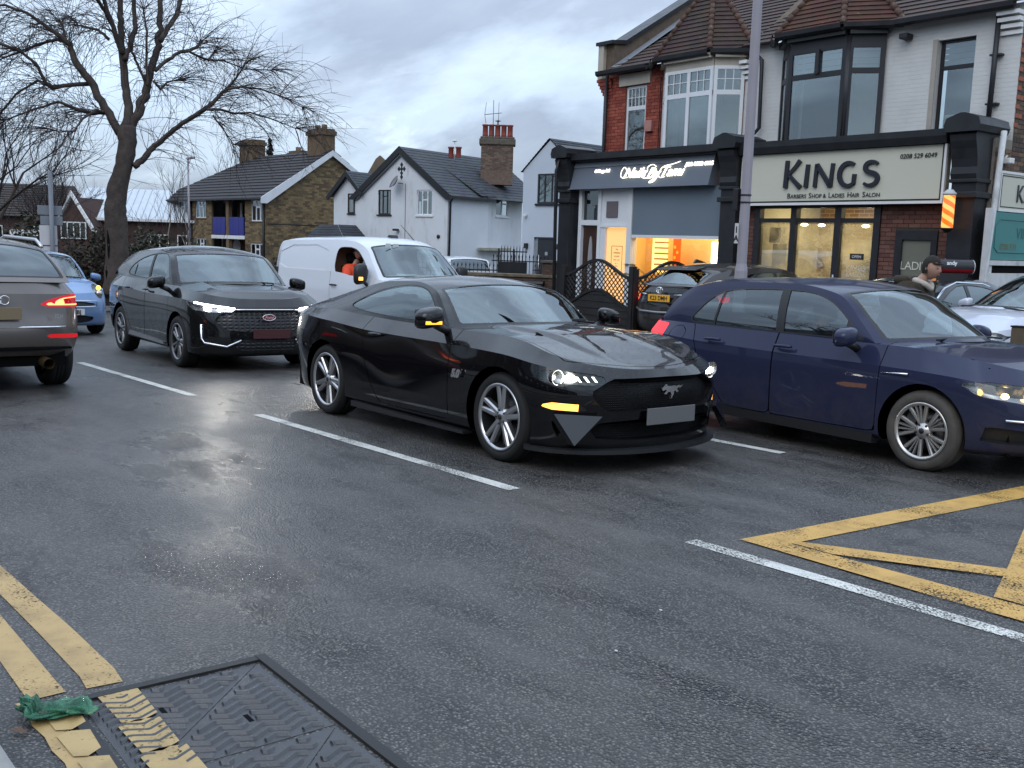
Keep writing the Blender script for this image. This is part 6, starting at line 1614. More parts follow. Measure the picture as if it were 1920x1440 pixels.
 part('pot', pl, BLACKP, lambda b: b.lathe([(.0, 0), (.10, 0), (.13, .25), (.11, .25)], 14))
 for k in range(9):
  a = k * .75; l = .35 + .25 * R_.random(); z = .50 + .5 * R_.random(); M = Matrix.Rotation(a if k > 4 else (math.pi if k % 2 else 0) + R_.uniform(-.4, .4), 4, 'Z')
  b = MB().mat(gl); tip = M @ Vector((l * 1.3, 0, z))
  b.tube([(0, 0, .2), tuple(M @ Vector((l * .5, 0, z * .8))), tuple(tip)], .008, 4)
  V = [tuple(M @ Vector((l * 1.1 + x * .34, y * .15, z - abs(y) * .05 + .06 * math.sin(3 * x)))) for x, y in ((0, 0), (.3, .8), (.7, .9), (1, 0), (.7, -.9), (.3, -.8), (.5, 0))]
  b.raw(V, [(6, i, (i + 1) % 6) for i in range(6)], False); b.build('leaf', pl)
 pilaster(h, BK, -18.64, -18.24, 16.02, ZB, 3.5);
 # ============ barber shop (right)
 h2 = House('barber_shop', 'white painted shop with cream fascia reading KINGS and black trim', (-11, 17, -.6), 'shop'); h_ = h; h = h2
 wb = weathered('white_brick', (.60, .60, .585), .8, .07, 2, .002, 30); t = NT(wb); bt = t.new('ShaderNodeTexBrick'); t.L.new(t.mapping(t.co('Object'), (1, 1, 1), (0, 0, 0), (rad(90), 0, 0)), bt.inputs['Vector'])
 bt.inputs['Scale'].default_value = 1; bt.inputs['Brick Width'].default_value = .225; bt.inputs['Row Height'].default_value = .075; bt.inputs['Mortar Size'].default_value = .008
 t.set('Normal', t.bump(t.math('SUBTRACT', 1, bt.outputs['Fac']), .006, .7))
 holes = [(-9.71, -9.03, 3.3, 5.2)]
 b = MB().mat(wb); holed(b, -13.95, -8.25, 3.2, 5.62, holes + [(-12.75, -10.85, 3.3, 5.35)], YW, .16); h.add('wall', b)
 hr = weathered('stone_reveal', (.36, .33, .29), .8, .1, 3, .002); h.box('window_reveal', hr, -9.80, -9.712, YW - .02, YW + .1, 3.45, 5.22)
 for k in range(4):
  h.box('corbel', WHITEP, -8.62, -8.25 + .0 * k, YW - .05 - .05 * k, YW + .1, 5.12 + .10 * k, 5.185 + .10 * k)
  h.box('corbel', WHITEP, -13.98, -13.78, YW - .05 - .05 * k, YW + .1, 4.98 + .10 * k, 5.045 + .10 * k)
 h.box('quoin_strip', red[0], -14.06, -13.955, YW - .02, YW + .1, 3.5, 5.3)
 b = MB().mat(mortar_g); b.raw([(-8.25, YW, ZB), (-8.25, 27, ZB), (-8.25, 27, 5.5), (-8.25, 22, 9.0), (-8.25, YW, 5.62)], [(0, 1, 2, 3, 4)], False); b.box(-8.6, -8.25, 16.45, 17, ZB, 3.4); h.add('side_wall', b)
 FM = WF((-8.25, 16.47), 90)
 cells = brick_cells(0.55, 2.0, ZB, 5.6, []) ; cells.sort(key=lambda c: (c[0] > 1.3, -c[2]))
 near = [c for c in cells if c[2] > 2.9] + brick_cells(0, .53, 1.6, 3.3, []); far_ = [c for c in cells if c[2] <= 2.9] + brick_cells(2.0, 5, 1, 5.6, [])
 brick_parts(h.root, h.W(FM), near, stock, -.012, .05, 300, 2); brick_stuff(h.root, h.W(FM), far_, stock, -.010, .03, 3)
 kr = weathered('kings_red_brick', (.30, .10, .06), .8, .2, 8, .003)
 for k in range(10): h.box('brick_quoin', kr, -8.256, -8.232, YW - .0, YW + (.22 if k % 2 else .11), 3.62 + .15 * k, 3.69 + .15 * k)
 b = MB().mat(tile); tiled(b, (-13.9, YW - .22, 5.60), (-8.15, YW - .22, 5.60), (-8.15, 21.5, 8.35), (-13.9, 21.5, 8.35), 22); h.add('roof_tiles', b, 'stuff')
 b = MB().mat(dk); b.prism([(YW - .15, 5.45), (20.5, 8.2), (20.5, 8.0), (YW + .2, 5.3)], -14.05, -13.85, 'x'); h.add('party_wall', b)
 kb = [(-12.95, 16.98), (-12.50, 16.55), (-11.22, 16.55), (-10.72, 16.98)]; kr_ = [(-13.25, 16.98), (-12.72, 16.38), (-11.26, 16.38), (-10.38, 16.98)]
 bay_roof(h, tile2, hipm, kr_, (-11.71, 17.1, 7.15), 17, 5.60)
 gutter(h, BK, [(-13.2, 16.98, 5.6), (-12.72, 16.42, 5.6), (-11.26, 16.42, 5.6), (-10.4, 16.98, 5.6)]); gutter(h, BK, [(-10.4, YW - .2, 5.58), (-8.3, YW - .2, 5.58)])
 b = MB().mat(BK); ringwall(kb, 5.30, 5.44, .04); ringwall(kb, 5.44, 5.56, .14); h.add('bay_frieze', b); b = MB().mat(BK); ringwall(kb, 3.1, 3.46, 0); h.add('bay_base', b)
 blk = weathered('black_frame', (.022, .022, .026), .4, .2, 4, 0); gb = weathered('grey_slat_blind', (.27, .29, .31), .7, .1, 1, .001)
 facet(kb[0], kb[1], 3.46, 5.30, 1, 4.78, blk, None, .09); fo2 = facet(kb[1], kb[2], 3.46, 5.30, 1, 4.78, blk, None, .09, ROOM); facet(kb[2], kb[3], 3.46, 5.30, 1, 4.80, blk, None, .09, ROOM)
 h.box('window_mullion', blk, -11.87, -11.79, 16.46, 16.52, 4.80, 5.25)
 for p, q, x0, x1 in ((kb[1], kb[2], .1, 1.18), (kb[2], kb[3], .10, .56)):
  d = Vector((q[0] - p[0], q[1] - p[1])); M = WF(p, math.degrees(math.atan2(d.y, d.x)))
  for k in range(4): tform(MB().mat(gb).box(x0, x1, .05, .056, 4.82 + .115 * k, 4.925 + .115 * k).build('blind_slat', h.root), h.W(M))
 b = MB().mat(blk); [b.tube([(x, y, 3.3), (x, y, 5.5)], .075, 6) for x, y in (kb[1], kb[2])]; b2 = b;
 for x, y in (kb[1], kb[2]): h.add('bay_post', MB().mat(blk).tube([(x, y + .02, 3.3), (x, y + .02, 5.4)], .075, 6))
 window(h.root, h.W(), -9.70, -9.03, 3.3, 5.2, blk, [('h', 4.73, -9.68, -9.05, .07)], YW + .10, .05, back=ROOM)
 for k in range(4): h.box('blind_slat', gb, -9.66, -9.08, YW + .17, YW + .176, 4.78 + .10 * k, 4.87 + .10 * k)
 h.box('box_on_sill', weathered('card_box', (.42, .28, .16), .8), -9.60, -9.1, YW + .18, YW + .32, 3.3, 3.86); h.add('folded_cloth', MB().mat(WHITEP).bbox(-9.58, -9.3, YW + .16, YW + .30, 3.861, 3.93, .02))
 pipe(h.root, [(-8.62, YW - .10, 5.5), (-8.64, YW - .10, 3.46)], .045, BK, h.W()); pipe(h.root, [(-13.62, YW - .12, 5.45), (-13.45, YW - .12, 5.3), (-13.42, YW - .12, 3.95), (-13.5, YW - .15, 3.85), (-13.95, 16.5, 3.64)], .04, BK, h.W())
 for z in (4.0, 4.8): h.box('pipe_bracket', BK, -8.72, -8.52, YW - .11, YW - .0, z, z + .03)
 h.add('security_lamp', MB().mat(BK).bbox(-10.36, -10.2, YW - .22, YW - .0, 5.28, 5.38, .02))
 # shop front
 b = MB().mat(BK); b.box(-13.2, -8.85, 15.98, YW, 3.44, 3.55); b.prism([(16.02, 3.32), (15.98, 3.44), (16.3, 3.44), (16.3, 3.32)], -13.2, -8.85, 'x'); h.add('cornice', b)
 sc = weathered('cream_sign', (.56, .55, .45), .4, .03, .8, 0); b = MB().mat(sc).box(-13.17, -8.90, 16.10, 16.3, 2.36, 3.31); so = h.add('shop_sign', b)
 b = MB().mat(WHITEP).box(-13.2, -8.86, 16.06, 16.12, 2.33, 2.375); b.box(-8.90, -8.86, 16.06, 16.12, 2.375, 3.31); h.add('sign_edge', b)
 b = MB().mat(BK).box(-13.17, -8.93, 16.088, 16.099, 2.385, 2.41); b.box(-8.945, -8.93, 16.088, 16.099, 2.41, 3.31); h.add('sign_line', b)
 ink2 = principled('sign_ink', (.012, .014, .022), .35)
 def sg2(body, size, x, z, ex=.012, al='LEFT', **k): return text('lettering', body, size, so, ink2, h.inv @ facing(x, 16.092 - ex, z), ex, align=al, **k)
 # KINGS: large K, small capitals with slanted, flared strokes
 def glyph(polys, y0=16.05):
  for P in polys: tform(MB().mat(ink2).prism(P, y0, 16.098, 'y').build('lettering', so), h.inv)
 def stroke(pts, ws, y0=16.05):
  q = pts; L = []; Rr = []
  for i, (x, z) in enumerate(q):
   a = q[max(0, i - 1)]; c = q[min(len(q) - 1, i + 1)]; dx, dz = c[0] - a[0], c[1] - a[1]; l = math.hypot(dx, dz); w = ws[i] if isinstance(ws, list) else ws
   L.append((x - dz / l * w, z + dx / l * w)); Rr.append((x + dz / l * w, z - dx / l * w))
  b = MB().mat(ink2); V = []
  for (a, c) in zip(L, Rr): V += [(a[0], y0, a[1]), (c[0], y0, c[1]), (c[0], 16.098, c[1]), (a[0], 16.098, a[1])]
  n = len(L); F = [(4 * i + j, 4 * i + 4 + j, 4 * i + 4 + (j + 1) % 4, 4 * i + (j + 1) % 4) for i in range(n - 1) for j in range(4)] + [(0, 1, 2, 3), (4 * n - 1, 4 * n - 2, 4 * n - 3, 4 * n - 4)]
  b.raw(V, F, False); tform(b.build('lettering', so), h.inv)
 z0 = 2.655; zs = 3.08
 stroke([(-12.06, z0), (-12.045, 3.17)], [.046, .038]); stroke([(-12.02, 2.88), (-11.84, 3.06), (-11.76, 3.16)], [.030, .034, .042]); stroke([(-12.0, 2.90), (-11.82, 2.74), (-11.72, z0)], [.030, .038, .046])
 stroke([(-11.60, z0), (-11.575, zs)], [.042, .036]); stroke([(-11.40, z0), (-11.38, zs)], [.036, .032]); stroke([(-11.38, zs - .01), (-11.07, z0 + .01)], [.038, .042]); stroke([(-11.065, z0), (-11.035, zs)], [.036, .032])
 def arc(cx, cz, rx, rz, a0, a1, n=16): return [(cx + rx * math.cos(rad(a0 + (a1 - a0) * i / n)), cz + rz * math.sin(rad(a0 + (a1 - a0) * i / n))) for i in range(n + 1)]
 g = arc(-10.70, 2.868, .185, .205, 55, 305); stroke(g, [.030 + .014 * math.sin(math.pi * i / 16) for i in range(17)]); stroke([(-10.585, 2.69), (-10.575, 2.87)], .034)
 s_ = arc(-10.235, 2.98, .13, .095, 30, 245, 12) + arc(-10.26, 2.772, .15, .11, 68, -140, 12); stroke(s_, [.024 + .02 * math.sin(math.pi * i / (len(s_) - 1)) for i in range(len(s_))])
 x = -12.02
 for w_, cap in (('B', 1), ('ARBERS ', 0), ('S', 1), ('HOP & ', 0), ('L', 1), ('ADIES ', 0), ('H', 1), ('AIR ', 0), ('S', 1), ('ALON', 0)):
  sz = .135 if cap else .105; me = sg2(w_, sz, x, 2.46, .003)
  xs = [v.co.x for v in me.data.vertices]; x = x + (max(xs) - min(xs)) + (.055 if w_.endswith(' ') else .016)
 sg2('0208 529 6049', .112, -9.72, 3.10, .004, shear=.12); sg2('4', .12, -13.05, 3.0, .004)
 # glazing
 b = MB().mat(blk)
 for x0, x1 in ((-12.90, -12.77), (-12.03, -11.90), (-11.05, -10.91), (-10.24, -10.11)): b.box(x0, x1, 16.26, 16.40, ZB, 2.34)
 b.box(-12.77, -12.03, 16.27, 16.39, 2.01, 2.09); b.box(-11.90, -11.05, 16.27, 16.39, 2.01, 2.09); b.box(-10.91, -10.24, 16.27, 16.39, 2.01, 2.09); b.box(-12.77, -12.03, 16.27, 16.39, -.2, -.1); b.box(-11.9, -11.05, 16.27, 16.39, -.2, -.1); b.box(-12.90, -10.11, 16.26, 16.40, 2.28, 2.34); h.add('shopfront_frame', b)
 steam = glass_mat('steamed_glass', (.80, .80, .76)); nt = steam.node_tree
 df = nt.nodes.new('ShaderNodeBsdfTranslucent'); df.inputs[0].default_value = (.75, .72, .60, 1); mxs = nt.nodes.new('ShaderNodeMixShader'); out = [n for n in nt.nodes if n.type == 'OUTPUT_MATERIAL'][0]; old = out.inputs[0].links[0].from_socket
 tc = nt.nodes.new('ShaderNodeTexCoord'); nz = nt.nodes.new('ShaderNodeTexNoise'); nz.inputs['Scale'].default_value = 1.6; nz.inputs['Detail'].default_value = 5; rp = nt.nodes.new('ShaderNodeValToRGB'); rp.color_ramp.elements[0].position = .36; rp.color_ramp.elements[0].color = (.04, .04, .04, 1); rp.color_ramp.elements[1].position = .66; rp.color_ramp.elements[1].color = (.5, .5, .5, 1)
 nt.links.new(tc.outputs['Object'], nz.inputs['Vector']); nt.links.new(nz.outputs['Fac'], rp.inputs[0]); nt.links.new(rp.outputs[0], mxs.inputs[0]); nt.links.new(old, mxs.inputs[1]); nt.links.new(df.outputs[0], mxs.inputs[2]); nt.links.new(mxs.outputs[0], out.inputs[0])
 for x0, x1 in ((-12.77, -12.03), (-11.90, -11.05), (-10.91, -10.24)):
  h.box('shop_window', steam, x0, x1, 16.33, 16.335, -.1, 2.01); h.box('transom_window', GLASS_CLEAR, x0, x1, 16.33, 16.335, 2.09, 2.28)
 h.add('door_handle', MB().mat(ALU).tube([(-10.97, 16.22, .55), (-10.97, 16.22, 1.05)], .018, 8)); h.add('door_lock', MB().mat(BLACKP).bbox(-11.03, -10.93, 16.22, 16.26, .30, .55, .01))
 pg = principled('open_board', (.01, .01, .012), .5); h.box('open_board', pg, -10.70, -10.42, 16.31, 16.325, 1.34, 1.45); text('lettering', 'OPEN', .075, h.root, WHITEP, h.inv @ facing(-10.56, 16.308, 1.37), .001)
 wt = principled('window_vinyl', (.55, .52, .44), .6)
 for s2, sz, z in (('KINGS', .14, 1.14), ('BARBERS', .10, 1.03), ('HAIR SALON', .06, .95), ('0208 529 6049', .05, .86), ('OPEN 7 DAYS', .05, .76)): text('lettering', s2, sz, h.root, wt, h.inv @ facing(-10.57, 16.325, z), .001)
 h.box('wall', mortar, -13.15, -12.90, 16.31, 16.5, ZB, 2.36); brick_parts(h.root, h.W(), brick_cells(-13.15, -12.90, 0, 2.33, []), brn, 16.298, .05, 300, 5)
 b = MB().mat(mortar); holed(b, -10.11, -8.85, ZB, 2.36, [(-9.79, -9.01, .0, 1.88)], 16.31, .1); h.add('front_wall', b)
 brick_parts(h.root, h.W(), brick_cells(-10.11, -8.85, .35, 2.34, [(-9.80, -9.0, -.1, 1.9)]), brn, 16.297, .05, 300, 6)
 b = MB().mat(blk); b.box(-9.79, -9.66, 16.27, 16.36, 0, 1.88); b.box(-9.12, -9.01, 16.27, 16.36, 0, 1.88); b.box(-9.66, -9.12, 16.27, 16.36, 1.72, 1.88); o = h.add('window', b)
 fgm = principled('frosted_grey', (.16, .165, .13), .35); tform(MB().mat(fgm).box(-9.66, -9.12, 16.315, 16.33, 0, 1.72).build('pane', o), h.inv)
 text('lettering', 'LADIES', .205, h.root, principled('white_vinyl', (.62, .62, .52), .6), h.inv @ facing(-9.39, 16.308, 1.20), .001, space=.9); text('lettering', 'SALON', .205, h.root, MATS['white_vinyl'], h.inv @ facing(-9.40, 16.308, .93), .001)
 h.box('letter_box', BLACKP, -8.98, -8.87, 16.28, 16.31, 1.13, 1.22)
 # room
 rb = weathered('room_brick', (.30, .19, .11), .85, .2, 3, .003); t = NT(rb); bt = t.new('ShaderNodeTexBrick'); t.L.new(t.mapping(t.co('Object'), (1, 1, 1), (0, 0, 0), (rad(90), 0, 0)), bt.inputs['Vector']); bt.inputs['Scale'].default_value = 1
 for k_, v_ in (('Brick Width', .235), ('Row Height', .08), ('Mortar Size', .010)): bt.inputs[k_].default_value = v_
 bt.inputs['Color1'].default_value = (.34, .20, .11, 1); bt.inputs['Color2'].default_value = (.24, .13, .075, 1); bt.inputs['Mortar'].default_value = (.40, .34, .24, 1); t.set('Base Color', bt.outputs['Color'])
 b = MB().mat(rb).box(-13.1, -8.9, 18.6, 18.7, ZB, 2.6); h.add('room_back', b); b = MB().mat(principled('room_cream', (.62, .56, .40), .8)); b.box(-13.1, -13.0, 16.5, 18.6, ZB, 2.6); b.box(-10.05, -9.95, 16.5, 18.6, ZB, 2.6); b.box(-13.1, -9.95, 16.5, 18.6, 2.5, 2.6); b.box(-13.1, -9.95, 16.5, 18.6, ZB, ZB + .2); h.add('room', b)
 lamp_glow(h, (-11.4, 17.5, 2.45), (2.2, 1.0), 30, (1, .84, .56))
 SL = glow('spot_lit', (1, .90, .62), 20)
 for x_, y_, z_ in ((-12.45, 17.3, 2.0), (-12.25, 17.6, 2.0), (-11.05, 17.3, 1.98), (-10.55, 17.2, 1.95), (-10.33, 17.2, 1.95), (-10.5, 17.4, 2.3)): h.add('ceiling_spot', MB().mat(SL).ball((x_, y_, z_), .055, 10, (1.5, 1, .55)))
 h.add('fan_heater', MB().mat(principled('heater_white', (.55, .55, .52), .5)).bbox(-12.78, -12.5, 16.6, 16.8, 1.62, 1.92, .03)); h.add('heater_grille', MB().mat(BLACKP).lathe([(0, 0), (.11, 0), (.12, .02)], 18, Matrix.Translation((-12.64, 16.585, 1.77)), 'y'))
 h.add('room_pillar', MB().mat(principled('pillar_grey', (.20, .21, .22), .6)).box(-12.74, -12.55, 16.7, 16.9, ZB, 1.6)); h.add('curtain_strip', MB().mat(principled('cream_strip', (.65, .62, .5), .7)).box(-12.52, -12.44, 16.9, 16.92, ZB, 2.0))
 h.add('mirror', MB().mat(CHROME).box(-11.9, -11.5, 18.5, 18.59, .7, 1.7)); h.add('wall_panel', MB().mat(principled('panel_olive', (.30, .28, .12), .7)).box(-11.45, -10.95, 18.45, 18.59, .2, 1.75))
 fn = empty('fern', (-11.55, 16.75, -.1), 0, 'green feathery plant behind the steamed window of the barber shop', 'plant', None, TB); b = MB().mat(principled('fern_green', (.10, .20, .03), .6)); rr = random.Random(5)
 for k in range(160):
  a = rr.uniform(0, 6.28); l = rr.uniform(.25, .75); c = .40 * math.cos(a) * l, .18 * math.sin(a) * l; z = .35 + l * rr.uniform(.5, .95)
  b.raw([(0, 0, .1), (c[0] * .6 + .02, c[1] * .6, z * .75), (c[0], c[1], z), (c[0] * .6 - .02, c[1] * .6, z * .75)], [(0, 1, 2, 3)], False)
 b.build('fronds', fn, kind='stuff'); part('pot', fn, BLACKP, lambda b: b.lathe([(0, 0), (.14, 0), (.18, .3), (.15, .3)], 14))
 pilaster(h, BK, -13.62, -13.22, 16.05, ZB, 3.46); pilaster(h, BK, -8.72, -8.30, 16.05, ZB, 3.46)
 h.add('paper_scrap', MB().mat(WHITEP).raw([(-8.62, 15.86, 1.42), (-8.55, 15.86, 1.30), (-8.53, 15.85, 1.38)], [(0, 1, 2)], False))
 # barber pole
 bp = empty('barber_pole', (-8.60, 15.80, 1.9), 0, 'glowing orange and cream striped barber pole on the black pilaster', 'barber pole', None, TB)
 sm = principled('pole_stripe', (0, 0, 0), .4); t = NT(sm); v = t.co('Object'); sp = t.new('ShaderNodeSeparateXYZ'); t.L.new(v, sp.inputs[0]); an = t.math('ARCTAN2', sp.outputs[1], sp.outputs[0])
 fr_ = t.math('FRACT', t.math('ADD', t.math('MULTIPLY', sp.outputs[2], 6.2), t.math('MULTIPLY', an, 2 / 6.2832))); c = t.ramp(fr_, [(.0, (1, .16, .01)), (.5, (1, .52, .13))], 'CONSTANT'); t.set('Emission Color', c); t.b.inputs['Emission Strength'].default_value = 1.0
 part('striped_tube', bp, sm, lambda b: b.lathe([(.0, .02), (.092, .02), (.092, .54), (0, .54)], 28))
 part('glass_sleeve', bp, GLASS_CLEAR, lambda b: b.lathe([(.104, .01), (.104, .55)], 28)); part('top_cap', bp, weathered('pole_cap', (.45, .46, .46), .5), lambda b: b.lathe([(0, .64), (.05, .635), (.08, .60), (.108, .575), (.108, .545), (0, .545)], 24)); part('bottom_cap', bp, BLACKP, lambda b: b.lathe([(0, -.06), (.05, -.05), (.07, -.02), (.108, .0), (.108, .015), (0, .015)], 24)); part('bracket', bp, BLACKP, lambda b: b.box(-.03, .03, .10, .14, .1, .5))
 # side signs on the brick flank
 sg = empty('side_sign', (-8.21, 16.62, 2.24), rad(90), 'small cream sign starting with K on the brick side wall', 'sign', None, TB)
 part('board', sg, sc, lambda b: b.box(0, 1.9, -.03, 0, .02, .60)); part('border', sg, WHITEP, lambda b: (b.box(-.03, 1.93, -.045, .0, -.02, .02), b.box(-.03, 1.93, -.045, 0, .60, .64), b.box(-.03, .0, -.045, 0, .02, .60)))
 part('line', sg, BK, lambda b: (b.box(.03, 1.88, -.036, -.031, .05, .065), b.box(.03, 1.88, -.036, -.031, .555, .57), b.box(.03, .045, -.036, -.031, .065, .555)))
 text('lettering', 'KINGS', .42, sg, ink2, Matrix.Translation((.55, -.04, .15)) @ Matrix.Rotation(math.pi / 2, 4, 'X'), .006, align='LEFT')
 tb = empty('teal_board', (-8.12, 16.18, 1.42), rad(90), 'teal advertising board with faded lettering in a white frame', 'sign', None, TB)
 te = weathered('teal_paint', (.055, .21, .20), .5, .1, 1.3, .001); part('board', tb, te, lambda b: b.box(0, 2.6, -.03, 0, 0, .78))
 tk = principled('teal_line', (.03, .12, .12), .6); part('panel_line', tb, tk, lambda b: b.tube([(.35, -.032, .12), (.22, -.032, .20), (.22, -.032, .56), (.35, -.032, .66), (2.5, -.032, .66), (2.5, -.032, .12), (.35, -.032, .12)], .008, 4))
 text('lettering', 'VINTAGE', .26, tb, tk, Matrix.Translation((.95, -.034, .36)) @ Matrix.Rotation(math.pi / 2, 4, 'X'), .001, align='LEFT'); text('lettering', '0208 524', .15, tb, principled('faded_gold', (.16, .17, .09), .7), Matrix.Translation((.42, -.034, .17)) @ Matrix.Rotation(math.pi / 2, 4, 'X'), .001, align='LEFT')
 hd = empty('white_hoarding', (-8.10, 16.10, -.7), rad(90), 'white painted timber frame and rails against the brick side wall', 'hoarding', None, TB)
 wpt = weathered('chalky_white', (.55, .56, .56), .7, .12, 3, .003, dirt=(.30, .29, .27))
 part('post', hd, wpt, lambda b: b.box(.0, .09, -.05, .03, 0, 2.95))
 part('rail', hd, wpt, lambda b: b.box(.09, 2.8, -.05, -.0, 2.03, 2.11)); part('rail', hd, wpt, lambda b: b.box(.09, 2.8, -.05, .0, 1.66, 1.90)); part('stud', hd, wpt, lambda b: b.box(.16, .26, -.03, .0, 1.90, 2.03)); part('void', hd, DARK, lambda b: b.box(.09, 2.8, .01, .02, .2, 2.03))
 wp = MB().mat(wpt).tube([(-8.16, 16.52, 3.5), (-8.12, 16.35, 2.4), (-8.08, 16.16, 1.2), (-8.05, 16.12, -.6)], .05, 8).build('drainpipe'); wp.matrix_world = TB; tag(wp, 'white drainpipe leaning down from the black pilaster cap', 'pipe')
 cc = empty('security_camera', (-8.2, 16.75, 3.05), 0, 'small white security camera on the brick side wall under the cap', 'camera', None, TB); part('housing', cc, WHITEP, lambda b: b.bbox(-.05, .10, -.06, .10, -.05, .04, .015)); part('arm', cc, WHITEP, lambda b: b.tube([(-.05, 0, .02), (.02, 0, .08)], .015, 6))
def chaikin_open(p, n=2):
 for _ in range(n):
  q = [p[0]]
  for a, b in zip(p[:-1], p[1:]): q += [(a[0] * .75 + b[0] * .25, a[1] * .75 + b[1] * .25), (a[0] * .25 + b[0] * .75, a[1] * .25 + b[1] * .75)]
  p = q + [p[-1]]
 return p
# ------------------------------------------------------------------ houses beyond the yard
def plain_window(root, M, x0, x1, z0, z1, fm, bars, sillm=None, back=CURTAIN, y=.03):
 return window(root, M, x0, x1, z0, z1, fm, bars, y, .06, back=back, sill=sillm)
def prism_wall(m, pts, th=.25):
 """upright polygon in a wall frame, with thickness inwards"""
 return MB().mat(m).prism(pts, 0, th, 'y')
def houses():
 WU = MATS['upvc_white']; BK = BLACKPAINT
 rend = weathered('white_render', (.62, .64, .67), .8, .05, .9, .002, 20, dirt=(.40, .40, .35)); rend2 = weathered('pale_grey_render', (.50, .55, .62), .8, .04, .8, .001, 20)
 slate = tile_mat('grey_slate', (.060, .066, .076), False); slate2 = tile_mat('dark_slate', (.045, .050, .060), False)
 brownf = weathered('brown_frame', (.035, .018, .014), .4)
 def wallh(h, M, m, x0, x1, z0, z1, holes, name='wall'): return tform(holed(MB().mat(m), x0, x1, z0, z1, holes, 0, .10).build(name, h.root), h.W(M))
 # ---- white cottage with gable to the road
 h = House('white_cottage', 'white rendered house with dark bargeboards, black diamonds in its gable and a tall chimney stack', (-38.5, 26, -1.2), 'house')
 G = WF((-37.25, 25.47), 16)      # gable wall, x runs to the right; corner at x=0
 def gx(X, Y): d = Vector((X + 37.25, Y - 25.47)); return d.x * math.cos(rad(16)) + d.y * math.sin(rad(16))
 xa, xl = gx(-39.95, 24.69), gx(-42.2, 24.05); W0, W1 = gx(-41.33, 24.3), gx(-40.56, 24.52); V0, V1 = gx(-39.01, 24.96), gx(-38.11, 25.22)
 xl = xa * 2 - .10
 wallh(h, G, rend, xl, 0, -1.6, 3.52, [(W0, W1, 2.58, 3.52), (V0, V1, 2.57, 3.52)])
 tform(MB().mat(rend).raw([(xl, 0, 3.52), (W0, 0, 3.52), (W0, 0, 3.72), (W1, 0, 3.72), (W1, 0, 3.52), (V0, 0, 3.52), (V0, 0, 3.70), (V1, 0, 3.70), (V1, 0, 3.52), (0, 0, 3.52), (xa, 0, 5.50)], [tuple(range(11))], False).build('gable', h.root), h.W(G))
 plain_window(h.root, h.W(G), W0, W1, 2.58, 3.72, brownf, [('v', W0 + (W1 - W0) * .33, 2.6, 3.7, .06), ('v', W0 + (W1 - W0) * .68, 2.6, 3.7, .06), ('h', 3.42, W0 + (W1 - W0) * .33, W0 + (W1 - W0) * .68, .05)], BK)
 plain_window(h.root, h.W(G), V0, V1, 2.57, 3.70, WU, [('v', V0 + (V1 - V0) * .34, 2.6, 3.66, .07), ('v', V0 + (V1 - V0) * .67, 2.6, 3.66, .07), ('h', 3.26, V0 + (V1 - V0) * .34, V0 + (V1 - V0) * .67, .06)], WHITEP)
 for dx, dz in ((0, .19), (0, 0), (-.16, 0), (.16, 0), (0, -.19), (0, -.36)): tform(MB().mat(BK).prism([(xa + .32 * 0 + dx + .02 - .09, 4.66 + dz), (xa + dx + .02, 4.66 + dz + .12), (xa + dx + .11, 4.66 + dz), (xa + dx + .02, 4.66 + dz - .12)], -.015, .02, 'y').build('diamond', h.root), h.W(G))
 # roof over the gable: ridge runs back at right angles; overhanging verge boards
 Lr = 7.5; ev = .16
 def gp(x, y, z): return tuple(G @ Vector((x, y, z)))
 b = MB().mat(slate); tiled(b, gp(.28, -ev, 3.42), gp(.28, Lr, 3.42), gp(xa, Lr, 5.66), gp(xa, -ev, 5.66), 16, .02); tiled(b, gp(2 * xa - .28, Lr, 3.42), gp(2 * xa - .28, -ev, 3.42), gp(xa, -ev, 5.66), gp(xa, Lr, 5.66), 16, .02); h.add('roof_slates', b, 'stuff')
 for s in (0, 1):
  e = (.34, 3.36) if s == 0 else (2 * xa - .34, 3.36); n = .20
  P = [(xa, 5.68), e, (e[0], e[1] - .10), (e[0] + (-.30 if s == 0 else .30), e[1] - .10), (xa, 5.68 - .34)]
  tform(MB().mat(BK).prism(P, -ev - .03, -ev + .03, 'y').build('bargeboard', h.root), h.W(G)); tform(MB().mat(weathered('grey_soffit', (.14, .15, .17), .6)).prism([(xa, 5.36), (P[3][0], P[3][1]), (P[3][0] + (-.1 if s == 0 else .1), P[3][1]), (xa, 5.25)], -ev + .03, 0, 'y').build('soffit', h.root), h.W(G))
 F = WF((-37.25, 25.47), 106)
 wallh(h, F, rend, 0, 3.0, -1.6, 3.5, [])
 tform(MB().mat(BK).box(-.1, 3.2, -.30, -.16, 3.33, 3.44).build('gutter', h.root), h.W(F)); pipe(h.root, [(.12, -.2, 3.36), (.10, -.08, 3.15), (.05, -.07, -1.2)], .05, BK, h.W(F))
 # rear wing, turned a little more towards the road
 Wg = WF((-37.96, 27.95), 118)
 wallh(h, Wg, rend, 0, 4.6, -1.6, 3.62, [(1.47, 2.88, 2.70, 3.60)])
 plain_window(h.root, h.W(Wg), 1.47, 2.88, 2.70, 3.60, WU, [('v', 2.2, 2.72, 3.56, .08), ('h', 3.3, 2.2, 2.85, .07)], WHITEP)
 def wp(x, y, z): return tuple(Wg @ Vector((x, y, z)))
 b = MB().mat(slate2); tiled(b, wp(-.6, -.2, 3.52), wp(4.8, -.2, 3.70), wp(4.8, 2.6, 5.38), wp(-.6, 2.6, 5.32), 15, .02); tiled(b, wp(4.8, 5.4, 3.6), wp(-.6, 5.4, 3.6), wp(-.6, 2.6, 5.32), wp(4.8, 2.6, 5.38), 8, .02); h.add('roof_slates', b, 'stuff')
